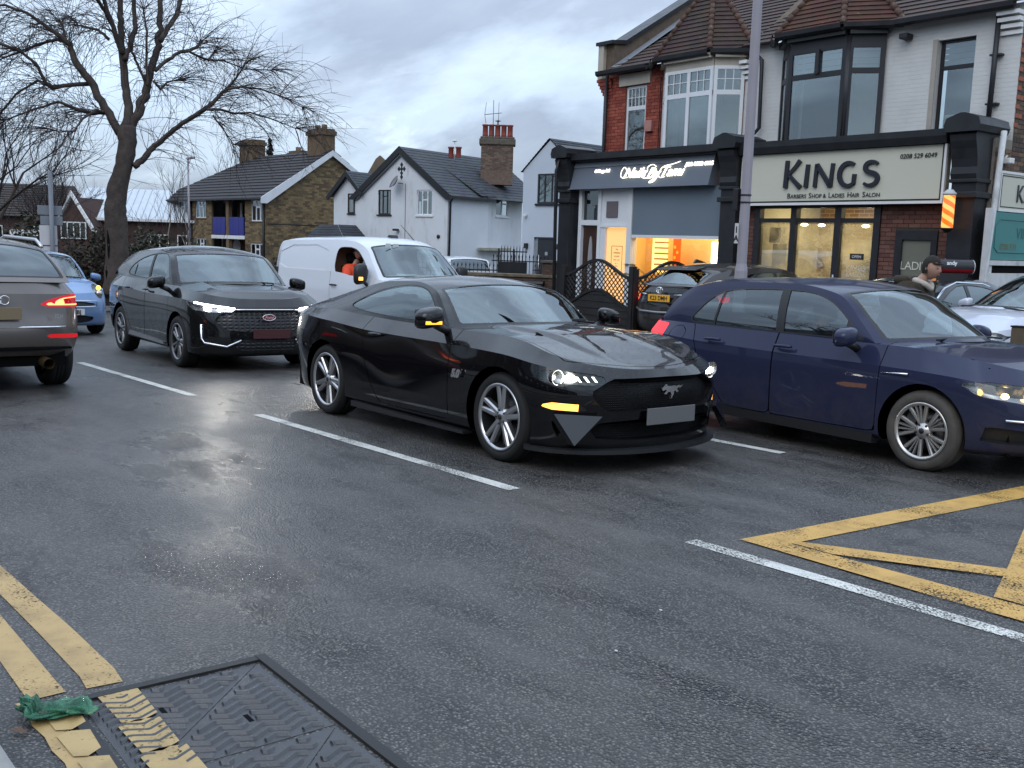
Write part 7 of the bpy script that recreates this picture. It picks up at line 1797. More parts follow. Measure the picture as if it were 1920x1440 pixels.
 tform(MB().mat(BK).box(-.1, 4.7, -.30, -.16, 3.44, 3.56).build('gutter', h.root), h.W(Wg)); tform(MB().mat(weathered('mossy_ledge', (.30, .30, .24), .9, .3, 5, .01)).box(-.4, 2.2, -.5, 0, 1.05, 1.17).build('ledge', h.root), h.W(Wg))
 # smaller left gable and lean-to
 S = WF((-42.25, 24.03), 16); sx = -2.0
 tform(MB().mat(rend).raw([(sx, 0, -1.6), (.1, 0, -1.6), (.1, 0, 3.5), (-.97, 0, 4.45), (sx, 0, 3.45)], [(0, 1, 2, 3, 4)], False).build('wall', h.root), h.W(S))
 tform(MB().mat(rend).raw([(sx, 0, -1.6), (sx, 0, 3.45), (sx, 4, 3.45), (sx, 4, -1.6)], [(0, 1, 2, 3)], False).build('wall', h.root), h.W(S))
 plain_window(h.root, h.W(S), -1.0, -.56, 2.62, 3.56, brownf, [], BK, y=-.05)
 def sp(x, y, z): return tuple(S @ Vector((x, y, z)))
 b = MB().mat(slate); tiled(b, sp(.05, -.2, 3.55), sp(.05, 4, 3.55), sp(-.97, 4, 4.62), sp(-.97, -.2, 4.62), 9, .02); tiled(b, sp(-2.3, 4, 3.4), sp(-2.3, -.2, 3.4), sp(-.97, -.2, 4.62), sp(-.97, 4, 4.62), 9, .02); h.add('roof_slates', b, 'stuff')
 for P in ([(-.97, 4.64), (.1, 3.56), (.02, 3.40), (-.97, 4.36)], [(-.97, 4.64), (-2.32, 3.38), (-2.2, 3.24), (-.97, 4.36)]): tform(MB().mat(BK).prism(P, -.25, -.18, 'y').build('bargeboard', h.root), h.W(S))
 b = MB().mat(slate2); tiled(b, sp(.35, -1.6, 1.35), sp(.35, .0, 1.35), sp(-.5, 0, 2.05), sp(-.5, -1.2, 2.05), 6, .02); tiled(b, sp(-2.4, 0, 1.3), sp(-2.4, -1.6, 1.3), sp(-1.7, -1.2, 2.03), sp(-1.7, 0, 2.03), 6, .02); tiled(b, sp(-2.4, -1.6, 1.3), sp(.35, -1.6, 1.35), sp(-.5, -1.2, 2.05), sp(-1.7, -1.2, 2.03), 6, .02); h.add('porch_roof', b, 'stuff'); tform(MB().mat(BK).box(-2.3, .3, -1.5, 0, -1.5, 1.3).build('porch', h.root), h.W(S))
 # chimneys
 brk = weathered('chimney_brick', (.15, .105, .08), .9, .3, 9, .008, 40); t = NT(brk)
 pot = weathered('terracotta', (.24, .055, .040), .7, .2, 6, .003)
 cb = brick_mats('chimney', [(.13, .09, .07), (.17, .12, .09), (.20, .14, .10), (.10, .075, .06)])
 C = WF((-39.45, 28.85), 52)
 tform(MB().mat(brk).box(0, 1.55, 0, .85, 4.2, 6.15).build('chimney', h.root), h.W(C)); brick_stuff(h.root, h.W(C), brick_cells(0, 1.55, 4.9, 6.1, []), cb, -.012, .03, 9)
 cap = MB().mat(weathered('sooty_cap', (.11, .095, .075), .9, .3, 7, .01)); cap.bbox(-.10, 1.65, -.10, .95, 6.08, 6.36, .04); cap.bbox(-.05, 1.60, -.05, .9, 6.36, 6.46, .04); tform(cap.build('chimney_cap', h.root), h.W(C))
 for k in range(5): tform(MB().mat(pot).lathe([(.10, 6.44), (.15, 6.46), (.13, 6.6), (.125, 6.98), (.155, 7.0), (.155, 7.06), (.11, 7.06), (.11, 6.9)], 14, Matrix.Translation((.17 + .30 * k, .42, 0))).build('chimney_pot', h.root), h.W(C))
 tform(MB().mat(ALUD).lathe([(0, 7.28), (.16, 7.24), (.03, 7.2), (.03, 7.05)], 12, Matrix.Translation((.77, .42, 0))).build('cowl', h.root), h.W(C))
 for k in range(2): h.add('chimney_pot', MB().mat(pot).lathe([(.12, 5.3), (.12, 5.72), (.15, 5.74), (.15, 5.80), (.1, 5.80)], 12, Matrix.Translation((-39.3 + .30 * k, 27.0 + .22 * k, 0))))
 an = empty('tv_aerial', (-38.2, 28.6, 6.4), 0, 'thin television aerial rising above the tall chimney pots', 'aerial', None, TB)
 am = principled('aerial_grey', (.18, .19, .20), .5, metal=.6); part('mast', an, am, lambda b: b.tube([(0, 0, 0), (0, 0, 1.6)], .018, 5))
 part('boom', an, am, lambda b: b.tube([(-.35, -.25, .95), (.30, .25, 1.02)], .016, 4))
 for k in range(2): part('element', an, am, lambda b: b.tube([(-.30 + .5 * k, -.2 + .36 * k, .55), (-.36 + .55 * k, -.24 + .4 * k, .95), (-.30 + .5 * k, -.2 + .36 * k, 1.5)], .014, 4))
 vp = empty('vent_pipe', (-39.62, 27.42, 5.2), 0, 'slim white vent pipe with a flat cap on the cottage ridge', 'vent pipe', None, TB); part('pipe', vp, WHITEP, lambda b: b.tube([(0, 0, 0), (0, 0, .92)], .02, 6)); part('cap', vp, WHITEP, lambda b: b.lathe([(0, .98), (.10, .97), (.12, .90), (0, .90)], 10))
 d = empty('satellite_dish', tuple(G @ Vector((xa + .12, -.12, 4.0))), rad(16), 'grey satellite dish on the white gable between the two windows', 'satellite dish', None, TB)
 Md = Matrix.Translation((-.12, -.25, .0)) @ Matrix.Rotation(rad(55), 4, 'X') @ Matrix.Rotation(rad(-25), 4, 'Y')
 part('dish', d, weathered('dish_grey', (.20, .19, .19), .6), lambda b: b.lathe([(0, .0), (.18, .03), (.32, .11), (.33, .12), (.18, .05), (0, .02)], 20, Md)); part('arm', d, BLACKP, lambda b: b.tube([(0, .1, 0), (-.05, -.15, 0), (.22, -.45, -.02)], .02, 5))
 tform(MB().mat(BK).lathe([(0, -.02), (.09, -.02), (.09, .02)], 14, Matrix.Translation((-.5, -.02, 1.62)), 'y').build('vent', h.root), h.W(G)); tform(MB().mat(BK).tube([(xa + .28, -.01, 4.0), (xa + .28, -.012, .4)], .012, 4).build('cable', h.root), h.W(G))
 tform(MB().mat(BK).bbox(xa - .25, xa - .05, -.3, -.05, 1.83, 1.93, .02).build('security_lamp', h.root), h.W(G))
 # ---- grey gabled house
 h = House('grey_house', 'narrow pale grey gabled house with dark grey door and one triple window', (-28, 23, -.9), 'house')
 Q = WF((-28.19, 23.05), 8); q = lambda X: (X + 28.19) / math.cos(rad(8))
 x0, x1, xm = q(-28.76), q(-26.30), q(-27.52); xw0, xw1 = q(-28.06), q(-27.06); xd0, xd1 = q(-28.15), q(-27.14)
 wallh(h, Q, rend2, x0, x1, -1.4, 4.06, [(xw0, xw1, 2.87, 3.92), (xd0, xd1, -.45, 1.68)])
 tform(MB().mat(rend2).raw([(x0, 0, 4.06), (x1, 0, 4.06), (xm, 0, 5.08)], [(0, 1, 2)], False).build('gable', h.root), h.W(Q)); tform(MB().mat(rend2).raw([(x0, 0, -1.4), (x0, 0, 4.06), (x0, 5, 4.06), (x0, 5, -1.4)], [(0, 1, 2, 3)], False).build('wall', h.root), h.W(Q))
 anth = weathered('anthracite', (.030, .034, .042), .4)
 o = plain_window(h.root, h.W(Q), xw0, xw1, 2.87, 3.92, anth, [('v', xw0 + (xw1 - xw0) * k / 3, 2.9, 3.9, .05) for k in (1, 2)], BK, y=.02)
 b = MB().mat(anth).box(xd0 + .16, xd1 - .10, .05, .09, -.45, 1.66); o = b.build('door', h.root); tform(o, h.W(Q)); tform(MB().mat(anth).box(xd0, xd1, .02, .12, 1.62, 1.68).build('door_frame', o), h.W(Q)); tform(MB().mat(principled('sidelight', (.25, .28, .30), .15)).box(xd0 + .02, xd0 + .14, .06, .08, -.4, 1.6).build('sidelight', o), h.W(Q))
 for k in range(4): tform(MB().mat(principled('door_light', (.35, .38, .40), .2)).box(xd0 + .52, xd0 + .64, .04, .049, .05 + .33 * k, .17 + .33 * k).build('door_pane', o), h.W(Q))
 tform(MB().mat(ALU).tube([(xd0 + .26, .0, .0), (xd0 + .26, .0, 1.05)], .018, 6).build('handle', o), h.W(Q))
 for x in (q(-28.48), q(-26.9)): tform(MB().mat(BK).bbox(x - .06, x + .06, -.12, 0, 1.26, 1.45, .01).build('wall_lamp', h.root), h.W(Q))
 tform(MB().mat(WHITEP).bbox(q(-28.6), q(-28.5), -.14, 0, 2.40, 2.50, .02).build('alarm_sounder', h.root), h.W(Q))
 def qp(x, y, z): return tuple(Q @ Vector((x, y, z)))
 b = MB().mat(slate2); tiled(b, qp(x1 + .1, -.06, 4.02), qp(x1 + .1, 6, 4.02), qp(xm, 6, 5.14), qp(xm, -.06, 5.14), 12, .02); tiled(b, qp(x0 - .08, 6, 4.0), qp(x0 - .08, -.06, 4.0), qp(xm, -.06, 5.14), qp(xm, 6, 5.14), 12, .02); h.add('roof_slates', b, 'stuff')
 # ---- brick flats
 yb = brick_mats('yellow', [(.20, .145, .075), (.17, .12, .065), (.23, .165, .085), (.13, .095, .055), (.10, .07, .045)])
 mort = weathered('yellow_mortar', (.17, .13, .08), .95, .2, 3, .003)
 h = House('brick_flats', 'two storey brown brick flats with dark tiled roof and blue balcony panels', (-56, 25, -1.3), 'building')
 Fr = WF((-51.28, 23.16), 4); f = lambda X: (X + 51.28) / math.cos(rad(4))
 hs = [(f(-62.49), f(-61.19), 2.39, 3.40), (f(-60.0), f(-58.6), 2.36, 3.40), (f(-57.84), f(-53.70), 1.40, 3.40), (f(-52.96), f(-51.53), 2.20, 3.36), (f(-62.5), f(-61.2), .2, 1.18), (f(-60.0), f(-58.6), .2, 1.15), (f(-57.84), f(-53.70), -1.4, 1.20), (f(-53.1), f(-51.6), .05, .98)]
 wallh(h, Fr, mort, f(-65.2), 0, -1.8, 3.5, hs)
 brick_stuff(h.root, h.W(Fr), brick_cells(f(-65.2), 0, -.2, 3.46, hs, .30, .10, .012), yb, -.012, .03, 11)
 for a, c, e, g_ in hs:
  if c - a > 2: continue
  plain_window(h.root, h.W(Fr), a, c, e, g_, WU, [('v', a + (c - a) * .36, e, g_, .10), ('v', a + (c - a) * .68, e, g_, .10), ('h', e + (g_ - e) * .66, a + (c - a) * .36, a + (c - a) * .68, .09)], weathered('brick_sill', (.12, .075, .05), .8))
 blue = weathered('blue_panel', (.035, .040, .22), .5, .12, 3, .001); a, c = f(-57.84), f(-53.70)
 tform(MB().mat(weathered('balcony_back', (.09, .065, .045), .9)).box(a, c, 1.6, 1.7, -1.4, 3.5).build('balcony_back', h.root), h.W(Fr)); tform(MB().mat(WHITEP).box(a, c, -.05, 1.6, 1.18, 1.38).build('balcony_slab', h.root), h.W(Fr)); tform(MB().mat(weathered('brown_post', (.16, .11, .07), .8)).box(f(-56.0), f(-55.65), -.02, .2, -1.4, 3.5).build('balcony_post', h.root), h.W(Fr))
 for p, q_ in ((f(-57.65), f(-56.05)), (f(-55.55), f(-53.78))):
  for k in range(3): tform(MB().mat(blue).box(p + (q_ - p) * k / 3, p + (q_ - p) * (k + 1) / 3 - .02, -.04, .02, 1.42, 2.42).build('balcony_panel', h.root), h.W(Fr))
 tform(MB().mat(DARK).box(f(-56.9), f(-56.1), 1.5, 1.58, 1.4, 3.2).build('balcony_door', h.root), h.W(Fr)); tform(MB().mat(WHITEP).box(f(-57.2), f(-56.95), 1.48, 1.57, 1.4, 3.3).build('balcony_door_frame', h.root), h.W(Fr))
 for x in (f(-62.85), f(-60.5), -.16): pipe(h.root, [(x, -.08, 3.4), (x, -.08, -1.5)], .07, BK, h.W(Fr))
 Ga = WF((-51.28, 23.16), 94); wd = 8.1
 tform(MB().mat(mort).raw([(0, 0, -1.8), (wd, 0, -1.8), (wd, 0, 3.5), (wd / 2, 0, 6.12), (0, 0, 3.5)], [(0, 1, 2, 3, 4)], False).build('gable_wall', h.root), h.W(Ga))
 cells = [c_ for c_ in brick_cells(0, wd, -.3, 6.0, [], .30, .10, .012) if c_[3] < 3.5 + min(c_[0], wd - c_[1]) * .64]; brick_stuff(h.root, h.W(Ga), cells, yb, -.012, .03, 12)
 tform(MB().mat(BK).box(.1, wd, -.03, .0, 2.04, 2.09).build('cable', h.root), h.W(Ga))
 dt = tile_mat('dark_tile', (.034, .030, .032)); t = NT(dt)
 def fp(x, y, z): return tuple(Fr @ Vector((x, y, z)))
 xl = f(-65.5); b = MB().mat(dt); tiled(b, fp(xl, -.35, 3.42), fp(.22, -.35, 3.42), fp(.22, wd / 2, 6.32), fp(xl + 5.5, wd / 2, 6.32), 15, .05); tiled(b, fp(.22, wd + .3, 3.4), fp(xl, wd + .3, 3.4), fp(xl + 5.5, wd / 2, 6.32), fp(.22, wd / 2, 6.32), 8, .05); tiled(b, fp(xl, wd + .3, 3.4), fp(xl, -.35, 3.42), fp(xl + 5.5, wd / 2, 6.32), fp(xl + 5.5, wd / 2, 6.32), 10, .05); h.add('roof_tiles', b, 'stuff')
 tform(MB().mat(BK).box(xl, .2, -.45, -.33, 3.36, 3.46).build('gutter', h.root), h.W(Fr))
 wb = weathered('white_bargeboard', (.66, .68, .71), .5, .05, 3, 0)
 for P in ([(wd / 2, 6.30), (-.42, 3.46), (-.42, 3.16), (-.05, 3.16), (wd / 2, 5.98)], [(wd / 2, 6.30), (wd + .42, 3.46), (wd + .3, 3.26), (wd / 2, 5.98)]): tform(MB().mat(wb).prism(P, -.24, -.18, 'y').build('bargeboard', h.root), h.W(Ga))
 cbk = weathered('flats_chimney', (.13, .09, .055), .9, .3, 6, .01, 30)
 for (x, y, w, z0, z1, pots) in ((-1.7, wd / 2 - .5, 1.5, 5.6, 7.5, 2), (-10.2, wd / 2 - .4, 1.7, 5.7, 7.35, 0), (-6.3, wd / 2 + .9, 1.3, 5.7, 6.62, 1)):
  ch = MB().mat(cbk).box(x, x + w, y, y + .9, z0, z1 - .35); ch.box(x - .08, x + w + .08, y - .08, y + .98, z1 - .35, z1 - .12); ch.box(x, x + w, y, y + .9, z1 - .12, z1); o = tform(ch.build('chimney', h.root), h.W(Fr))
  for k in range(pots): tform(MB().mat(cbk).lathe([(.16, z1), (.17, z1 + .25), (.12, z1 + .25)], 10, Matrix.Translation((x + .4 + .7 * k, y + .45, 0))).build('chimney_pot', o), h.W(Fr))
 dsh = empty('satellite_dish', tuple(Fr @ Vector((f(-53.9), -.3, .75))), rad(4), 'dark satellite dish under the balcony of the brick flats', 'satellite dish', None, TB); part('dish', dsh, principled('dish_dark', (.05, .05, .055), .6), lambda b: b.lathe([(0, .1), (.3, 0), (.45, -.12)], 16, Matrix.Identity(4), 'y'))
 # ---- school with white roof and gable
 h = House('school_hall', 'low red brick hall with pale roof and steep white edged gable', (-63, 19, -1.3), 'building')
 rb = weathered('school_brick', (.062, .036, .030), .9, .2, 2, .004, 20); pr = weathered('pale_roof', (.50, .54, .58), .5, .08, 2, .004, 6)
 A_ = WF((-63.4, 17.7), 60)
 def ap(x, y, z): return tuple(A_ @ Vector((x, y, z)))
 tform(MB().mat(rb).box(-1.2, 9, 0, 6, -2, 2.2).build('wall', h.root), h.W(A_))
 b = MB().mat(pr); b.raw([ap(-1.4, -.3, 2.15), ap(9.2, -.3, 2.15), ap(9.2, 3.2, 4.1), ap(-1.4, 3.2, 4.1)], [(0, 1, 2, 3)], False); h.add('roof', b)
 for k in range(26): tform(MB().mat(pr).prism([(-.3, 2.17), (3.2, 4.12), (3.2, 4.15), (-.3, 2.20)], -1.4 + .4 * k, -1.36 + .4 * k, 'x').build('roof_rib', h.root), h.W(A_))
 tform(MB().mat(WHITEP).box(-1.4, 9.2, -.36, -.30, 2.05, 2.2).build('fascia', h.root), h.W(A_))
 for k, x in enumerate((3.1, 4.7, 6.3, 7.9)): plain_window(h.root, h.W(A_), x, x + 1.1, -.6, 1.3, WHITEP, [('h', .55, x, x + 1.1, .08), ('v', x + .55, -.6, 1.3, .06)], None, ROOM, -.06)
 Gb = WF((-64.0, 17.0), 40); tform(MB().mat(rb).prism([(-1.0, -2), (1.6, -2), (1.6, 1.4), (.3, 3.35), (-1.0, 1.4)], -1.2, 3, 'y').build('gable', h.root), h.W(Gb))
 for P in ([(.3, 3.72), (-1.35, 1.3), (-1.25, 1.1), (.3, 3.42)], [(.3, 3.72), (1.95, 1.3), (1.85, 1.1), (.3, 3.42)]): tform(MB().mat(WHITEP).prism(P, -1.4, -1.3, 'y').build('bargeboard', h.root), h.W(Gb))
 plain_window(h.root, h.W(Gb), -.5, 1.2, .9, 1.9, WHITEP, [('v', x, .9, 1.9, .07) for x in (-.05, .37, .8)], None, ROOM, -1.3); tform(MB().mat(WHITEP).box(-4.2, -.9, -1.0, -.8, 1.0, 1.35).build('parapet', h.root), h.W(Gb)); tform(MB().mat(rb).box(-4.2, -.9, -.9, 2, -2, 1.0).build('wall', h.root), h.W(Gb))
 dr = tile_mat('far_roof', (.045, .036, .030), False); rr_ = tile_mat('far_red_roof', (.10, .045, .032), False)
 for nm, lb, p, ang, w, dp, ze, zr, m in (('far_house', 'dark roofed house half hidden by branches at the far left', (-83.5, 16.5), 70, 5.5, 8, 2.3, 4.9, dr), ('far_house', 'distant red roofed house between the sign post and the bare tree', (-88, 22), 62, 9, 8, 2.6, 4.5, rr_)):
  h = House(nm, lb, (p[0], p[1], -1.8), 'house', 'far houses'); X = WF(p, ang)
  def xp(x, y, z): return tuple(X @ Vector((x, y, z)))
  tform(MB().mat(rb).box(-w, w, 0, dp, -2.5, ze).build('wall', h.root), h.W(X)); b = MB().mat(m); tiled(b, xp(-w - .3, -.4, ze), xp(w + .3, -.4, ze), xp(w - .8, dp / 2, zr), xp(-w + 1, dp / 2, zr), 14, .05); tiled(b, xp(w + .3, dp, ze), xp(-w - .3, dp, ze), xp(-w + 1, dp / 2, zr), xp(w - .8, dp / 2, zr), 5, .05); tiled(b, xp(w + .3, -.4, ze), xp(w + .3, dp, ze), xp(w - .8, dp / 2, zr), xp(w - .8, dp / 2, zr), 8, .05); h.add('roof_tiles', b, 'stuff')
  for k in range(3): plain_window(h.root, h.W(X), -w + 1 + k * w * .6, -w + 2.2 + k * w * .6, .3, 1.6, WHITEP, [('v', -w + 1.6 + k * w * .6, .3, 1.6, .08)], None, ROOM, -.06)
 sp_ = empty('far_gable', (-53.2, 31.3, -1), rad(52), 'pointed brown gable end rising behind the white cottage roof', 'house', None, TB); part('wall', sp_, weathered('brown_gable', (.16, .125, .09), .9), lambda b: b.prism([(-2, 0), (2, 0), (.75, 6.2), (.30, 7.2), (.05, 7.42), (-.2, 7.2), (-.75, 6.2)], 0, 1.0, 'y')); part('roof', sp_, slate2, lambda b: b.prism([(.3, 6.0), (2.4, 6.0), (2.2, 6.6), (.5, 6.55)], .5, 3.0, 'y'))
# ------------------------------------------------------------------ yard: railings, bins, lattice fence, posts
def yard():
 BK = BLACKPAINT
 def railing(p, ang, n, label, h0, h1, z):
  r = empty('railing', (p[0], p[1], z), rad(ang), label, 'railing', 'spiked railings in front of the houses', TB); L = n * .14
  part('rail', r, BK, lambda b: b.box(0, L, -.015, .015, h1 - .22, h1 - .18)); part('rail', r, BK, lambda b: b.box(0, L, -.015, .015, h0 + .12, h0 + .16))
  me = MB().mat(BK); me.tube([(0, 0, h0), (0, 0, h1 - .08)], .013, 5); me.tube([(0, 0, h1 - .08), (0, 0, h1 - .04), (0, 0, h1 + .05)], [.015, .026, .002], 5); me = me.mesh('railing_bar')
  for k in range(n): mesh_obj('bar', me, r, (.07 + .14 * k, 0, 0))
 railing((-29.6, 18.2), 38, 26, 'black spiked railings in front of the white off-road estate', 0, 1.52, -.80); railing((-26.35, 21.6), 26, 13, 'black spiked railings in front of the grey house door', 0, 1.45, -.70); railing((-29.0, 21.8), 30, 16, 'black spiked railings set back before the mossy ledge', 0, 1.65, -.65)
 g = empty('yard_gate', (-27.35, 20.9, -.75), rad(50), 'black boarded gate with spikes beside the railings', 'gate', None, TB)
 part('panel', g, BK, lambda b: b.box(0, .95, -.02, .02, .1, 1.55)); part('stile', g, BK, lambda b: b.box(-.06, .0, -.04, .04, 0, 2.0)); part('stile', g, BK, lambda b: b.box(.45, .52, -.04, .04, .05, 1.98)); part('rail', g, BK, lambda b: b.box(0, .95, -.015, .015, 1.88, 1.92))
 me = MB().mat(BK).tube([(0, 0, 1.5), (0, 0, 2.0), (0, 0, 2.12)], [.013, .015, .002], 5).mesh('gate_bar')
 for k in range(9): mesh_obj('bar', me, g, (.06 + .105 * k, 0, 0))
 lb = brick_mats('yard', [(.085, .055, .045), (.11, .07, .055), (.065, .045, .04)]); mo = MATS['dark_mortar']
 w = empty('yard_wall', (-26.2, 18.7, -.8), rad(38), 'low mossy brick wall in front of the wheelie bins', 'wall', None, TB)
 part('core', w, mo, lambda b: b.box(0, 3.2, .012, .24, 0, 1.18)); part('coping', w, weathered('mossy_coping', (.16, .13, .095), .9, .35, 5, .012, 30, dirt=(.10, .12, .05)), lambda b: b.bbox(-.03, 3.25, -.04, .30, 1.18, 1.28, .02)); brick_parts(w, Matrix(), brick_cells(0, 3.2, .55, 1.16, []), lb, 0, .03, 300, 8)
 pr = empty('gate_pier', (-24.35, 20.3, -.7), rad(20), 'brick pier with flat cap beside the grey house railings', 'pier', None, TB)
 part('core', pr, mo, lambda b: b.box(.012, .44, .012, .44, 0, 1.55)); part('cap', pr, weathered('pier_cap', (.10, .085, .075), .9), lambda b: b.bbox(-.04, .49, -.04, .49, 1.55, 1.63, .015)); brick_parts(pr, Matrix(), brick_cells(0, .45, .6, 1.54, []), lb, 0, .03, 300, 9)
 for k, (x, y, a) in enumerate(((-25.0, 19.7, 40), (-24.5, 20.2, 34))):
  bn = empty('wheelie_bin', (x, y, -.75), rad(a), ('black wheelie bin with sloping lid next to the low wall', 'black wheelie bin nearest the brick pier')[k], 'bin', 'bins by the yard wall', TB)
  part('body', bn, BLACKP, lambda b: b.raw([(-.25, -.25, 0), (.25, -.25, 0), (.25, .25, 0), (-.25, .25, 0), (-.30, -.32, .95), (.30, -.32, .95), (.30, .30, .95), (-.30, .30, .95)], [(0, 1, 5, 4), (1, 2, 6, 5), (2, 3, 7, 6), (3, 0, 4, 7), (3, 2, 1, 0)], False)); part('lid', bn, BLACKP, lambda b: b.prism([(-.36, .95), (.34, .99), (.34, 1.06), (-.34, 1.02)], -.33, .33, 'x')); part('wheel', bn, RUBBER, lambda b: b.lathe([(0, -.03), (.1, -.03), (.1, .03), (0, .03)], 14, Matrix.Translation((-.2, .28, .1)), 'x'))
 # lattice topped board fence: one panel along the road, one back towards the shop
 fm = weathered('black_stain', (.014, .013, .013), .6, .3, 6, .004, 60)
 def panel(p, ang, label, post2=True):
  r = empty('lattice_fence', (p[0], p[1], -.55), rad(ang), label, 'fence', 'black lattice fence panels', TB); W = 1.83; H0 = 1.30
  arch = lambda x: .30 * math.sin(math.pi * x / W) ** 2; low = lambda x: H0 - .42 + .30 * math.sin(math.pi * x / W) ** 2; top = lambda x: H0 + .12 + arch(x)
  part('post', r, fm, lambda b: b.box(-.05, .05, -.05, .05, -.1, 1.62)); part('post', r, fm, lambda b: b.box(W - .05, W + .05, -.05, .05, -.1, 1.66))
  n = 24
  for nm, fn, hh in (('top_rail', top, .05), ('mid_rail', low, .05)):
   V = []
   for i in range(n + 1):
    x = .05 + (W - .1) * i / n; z = fn(x); V += [(x, -.03, z), (x, .03, z), (x, .03, z + hh), (x, -.03, z + hh)]
   MB().mat(fm).raw(V, [(4 * i + j, 4 * i + 4 + j, 4 * i + 4 + (j + 1) % 4, 4 * i + (j + 1) % 4) for i in range(n) for j in range(4)], False).build(nm, r)
  for k in range(9):
   z0 = .08 + k * .13; xs = [.05 + (W - .1) * i / n for i in range(n + 1)]; V = []
   P = [(x, min(z0 + .14, low(x))) for x in xs]
   if max(z for _, z in P) <= z0 + .01: continue
   for x, z in P: V += [(x, -.012 - .006, z0), (x, -.004, max(z0 + .002, z))]
   MB().mat(fm).raw(V, [(2 * i, 2 * i + 2, 2 * i + 3, 2 * i + 1) for i in range(n)], False).build('board', r)
  for s in (-1, 1):
   for k in range(-9, 26):
    x0 = k * .105; run = []
    for i in range(40):
     t_ = i / 39 * 1.2; x = x0 + (t_ if s > 0 else -t_ + .6); z = .75 + t_
     if .06 < x < W - .06 and low(x) + .03 < z < top(x) + .02: run.append((x, .012 * s, z))
    if len(run) > 1: MB().mat(fm).tube([run[0], run[-1]], .012, 4).build('lattice_slat', r)
 panel((-14.42, 12.6), 0, 'black fence panel with arched lattice top facing the road'); panel((-12.55, 12.62), 88, 'black fence panel with arched lattice running back towards the nail salon')
 # lamp column
 lc = empty('lamp_column', (-9.1, 11.25, -.45), 0, 'tall grey tapered lamp column standing in front of the two shops', 'lamp post', None, TB)
 gm = weathered('column_grey', (.30, .28, .31), .5, .08, 1.5, .001, 40)
 def octo(b, r0, r1, z0, z1):
  b.lathe([(r0, z0), (r1, z1)], 8, Matrix.Rotation(rad(22.5), 4, 'Z'), smooth=False)
 part('base', lc, gm, lambda b: octo(b, .092, .092, 0, 1.62)); part('collar', lc, gm, lambda b: octo(b, .092, .074, 1.62, 1.72)); part('shaft', lc, gm, lambda b: octo(b, .074, .060, 1.72, 9.5))
 for z in (2.56, 2.66): part('band', lc, ALUD, lambda b: b.lathe([(.079, z), (.079, z + .02)], 16))
 part('junction_box', lc, BLACKP, lambda b: b.bbox(-.155, -.07, -.09, .02, 2.46, 2.76, .01)); part('arm', lc, gm, lambda b: b.tube([(0, 0, 9.3), (0, -.3, 9.7), (0, -1.4, 9.9)], [.05, .045, .04], 8)); part('lantern', lc, gm, lambda b: b.bbox(-.14, .14, -2.1, -1.35, 9.84, 9.98, .04))
 st = MB().mat(principled('sticker_white', (.55, .55, .55), .6)).box(-.085, -.018, -.09, -.084, 2.0, 2.28).build('number_plate', lc); text('lettering', '1', .12, st, principled('sign_black', (.01, .01, .01), .6), Matrix.Translation((-.052, -.092, 2.15)) @ Matrix.Rotation(math.pi / 2, 4, 'X'), .0005, bold=.004); text('lettering', 'A', .12, st, MATS['sign_black'], Matrix.Translation((-.052, -.092, 2.03)) @ Matrix.Rotation(math.pi / 2, 4, 'X'), .0005, bold=.004)
 # timber post at the right edge
 tp = empty('timber_post', (-4.05, 9.75, 0), 0, 'square timber post at the right edge in front of the silver car', 'post'); part('shaft', tp, weathered('old_timber', (.11, .085, .055), .85, .3, 6, .006, 50), lambda b: b.bbox(-.06, .06, -.06, .06, -.1, 1.06, .01)); part('metal_cap', tp, ALUD, lambda b: b.box(-.065, .065, -.065, .065, 1.06, 1.075))
 # tube sign on the saloon roof
 ts = empty('tube_sign', (-7.02, 13.35, 1.22), rad(52), 'black and red tube shaped sign with white end above the black saloon', 'sign', None, TB)
 part('upper', ts, principled('tube_black', (.012, .012, .014), .3), lambda b: b.raw([(x, .10 * math.cos(a), .10 + .10 * math.sin(a)) for x in (-.38, .16) for a in np.linspace(-.3, math.pi + .3, 16)], [(i, i + 1, i + 17, i + 16) for i in range(15)], True)); part('lower', ts, principled('tube_red', (.30, .01, .015), .3), lambda b: b.raw([(x, .098 * math.cos(a), .10 + .098 * math.sin(a)) for x in (-.38, .16) for a in np.linspace(math.pi + .25, 2 * math.pi - .25, 12)], [(i, i + 1, i + 13, i + 12) for i in range(11)], True)); part('end_disc', ts, WHITEP, lambda b: b.lathe([(0, .165), (.097, .165), (.102, .15)], 22, Matrix.Translation((0, 0, .10)), 'x'))
 text('lettering', 'andy', .075, ts, WHITEP, Matrix.Translation((-.16, -.097, .125)) @ Matrix.Rotation(rad(78), 4, 'X'), .001, bold=.002); part('foot', ts, BLACKP, lambda b: b.box(-.3, .05, -.05, .05, -.10, .01))
 # sign post at far left
 sp = empty('sign_post', (-28.0, 6.7, -1.0), rad(76), 'grey post with two grey sign backs and a white board, at far left', 'sign post', None, TB); sg = weathered('sign_grey', (.22, .24, .27), .6, .06)
 part('pole', sp, sg, lambda b: b.tube([(0, 0, 0), (0, 0, 3.95)], .06, 10)); part('upper_board', sp, sg, lambda b: b.bbox(-.33, .26, .06, .09, 2.82, 3.06, .01)); part('lower_board', sp, sg, lambda b: b.bbox(-.27, .26, .06, .09, 2.56, 2.79, .01)); part('white_board', sp, weathered('board_white', (.60, .58, .60), .6, .04), lambda b: b.bbox(-.30, .12, .065, .09, 1.0, 2.55, .01)); part('batten', sp, ALUD, lambda b: b.box(-.30, .12, .055, .064, 2.02, 2.04))
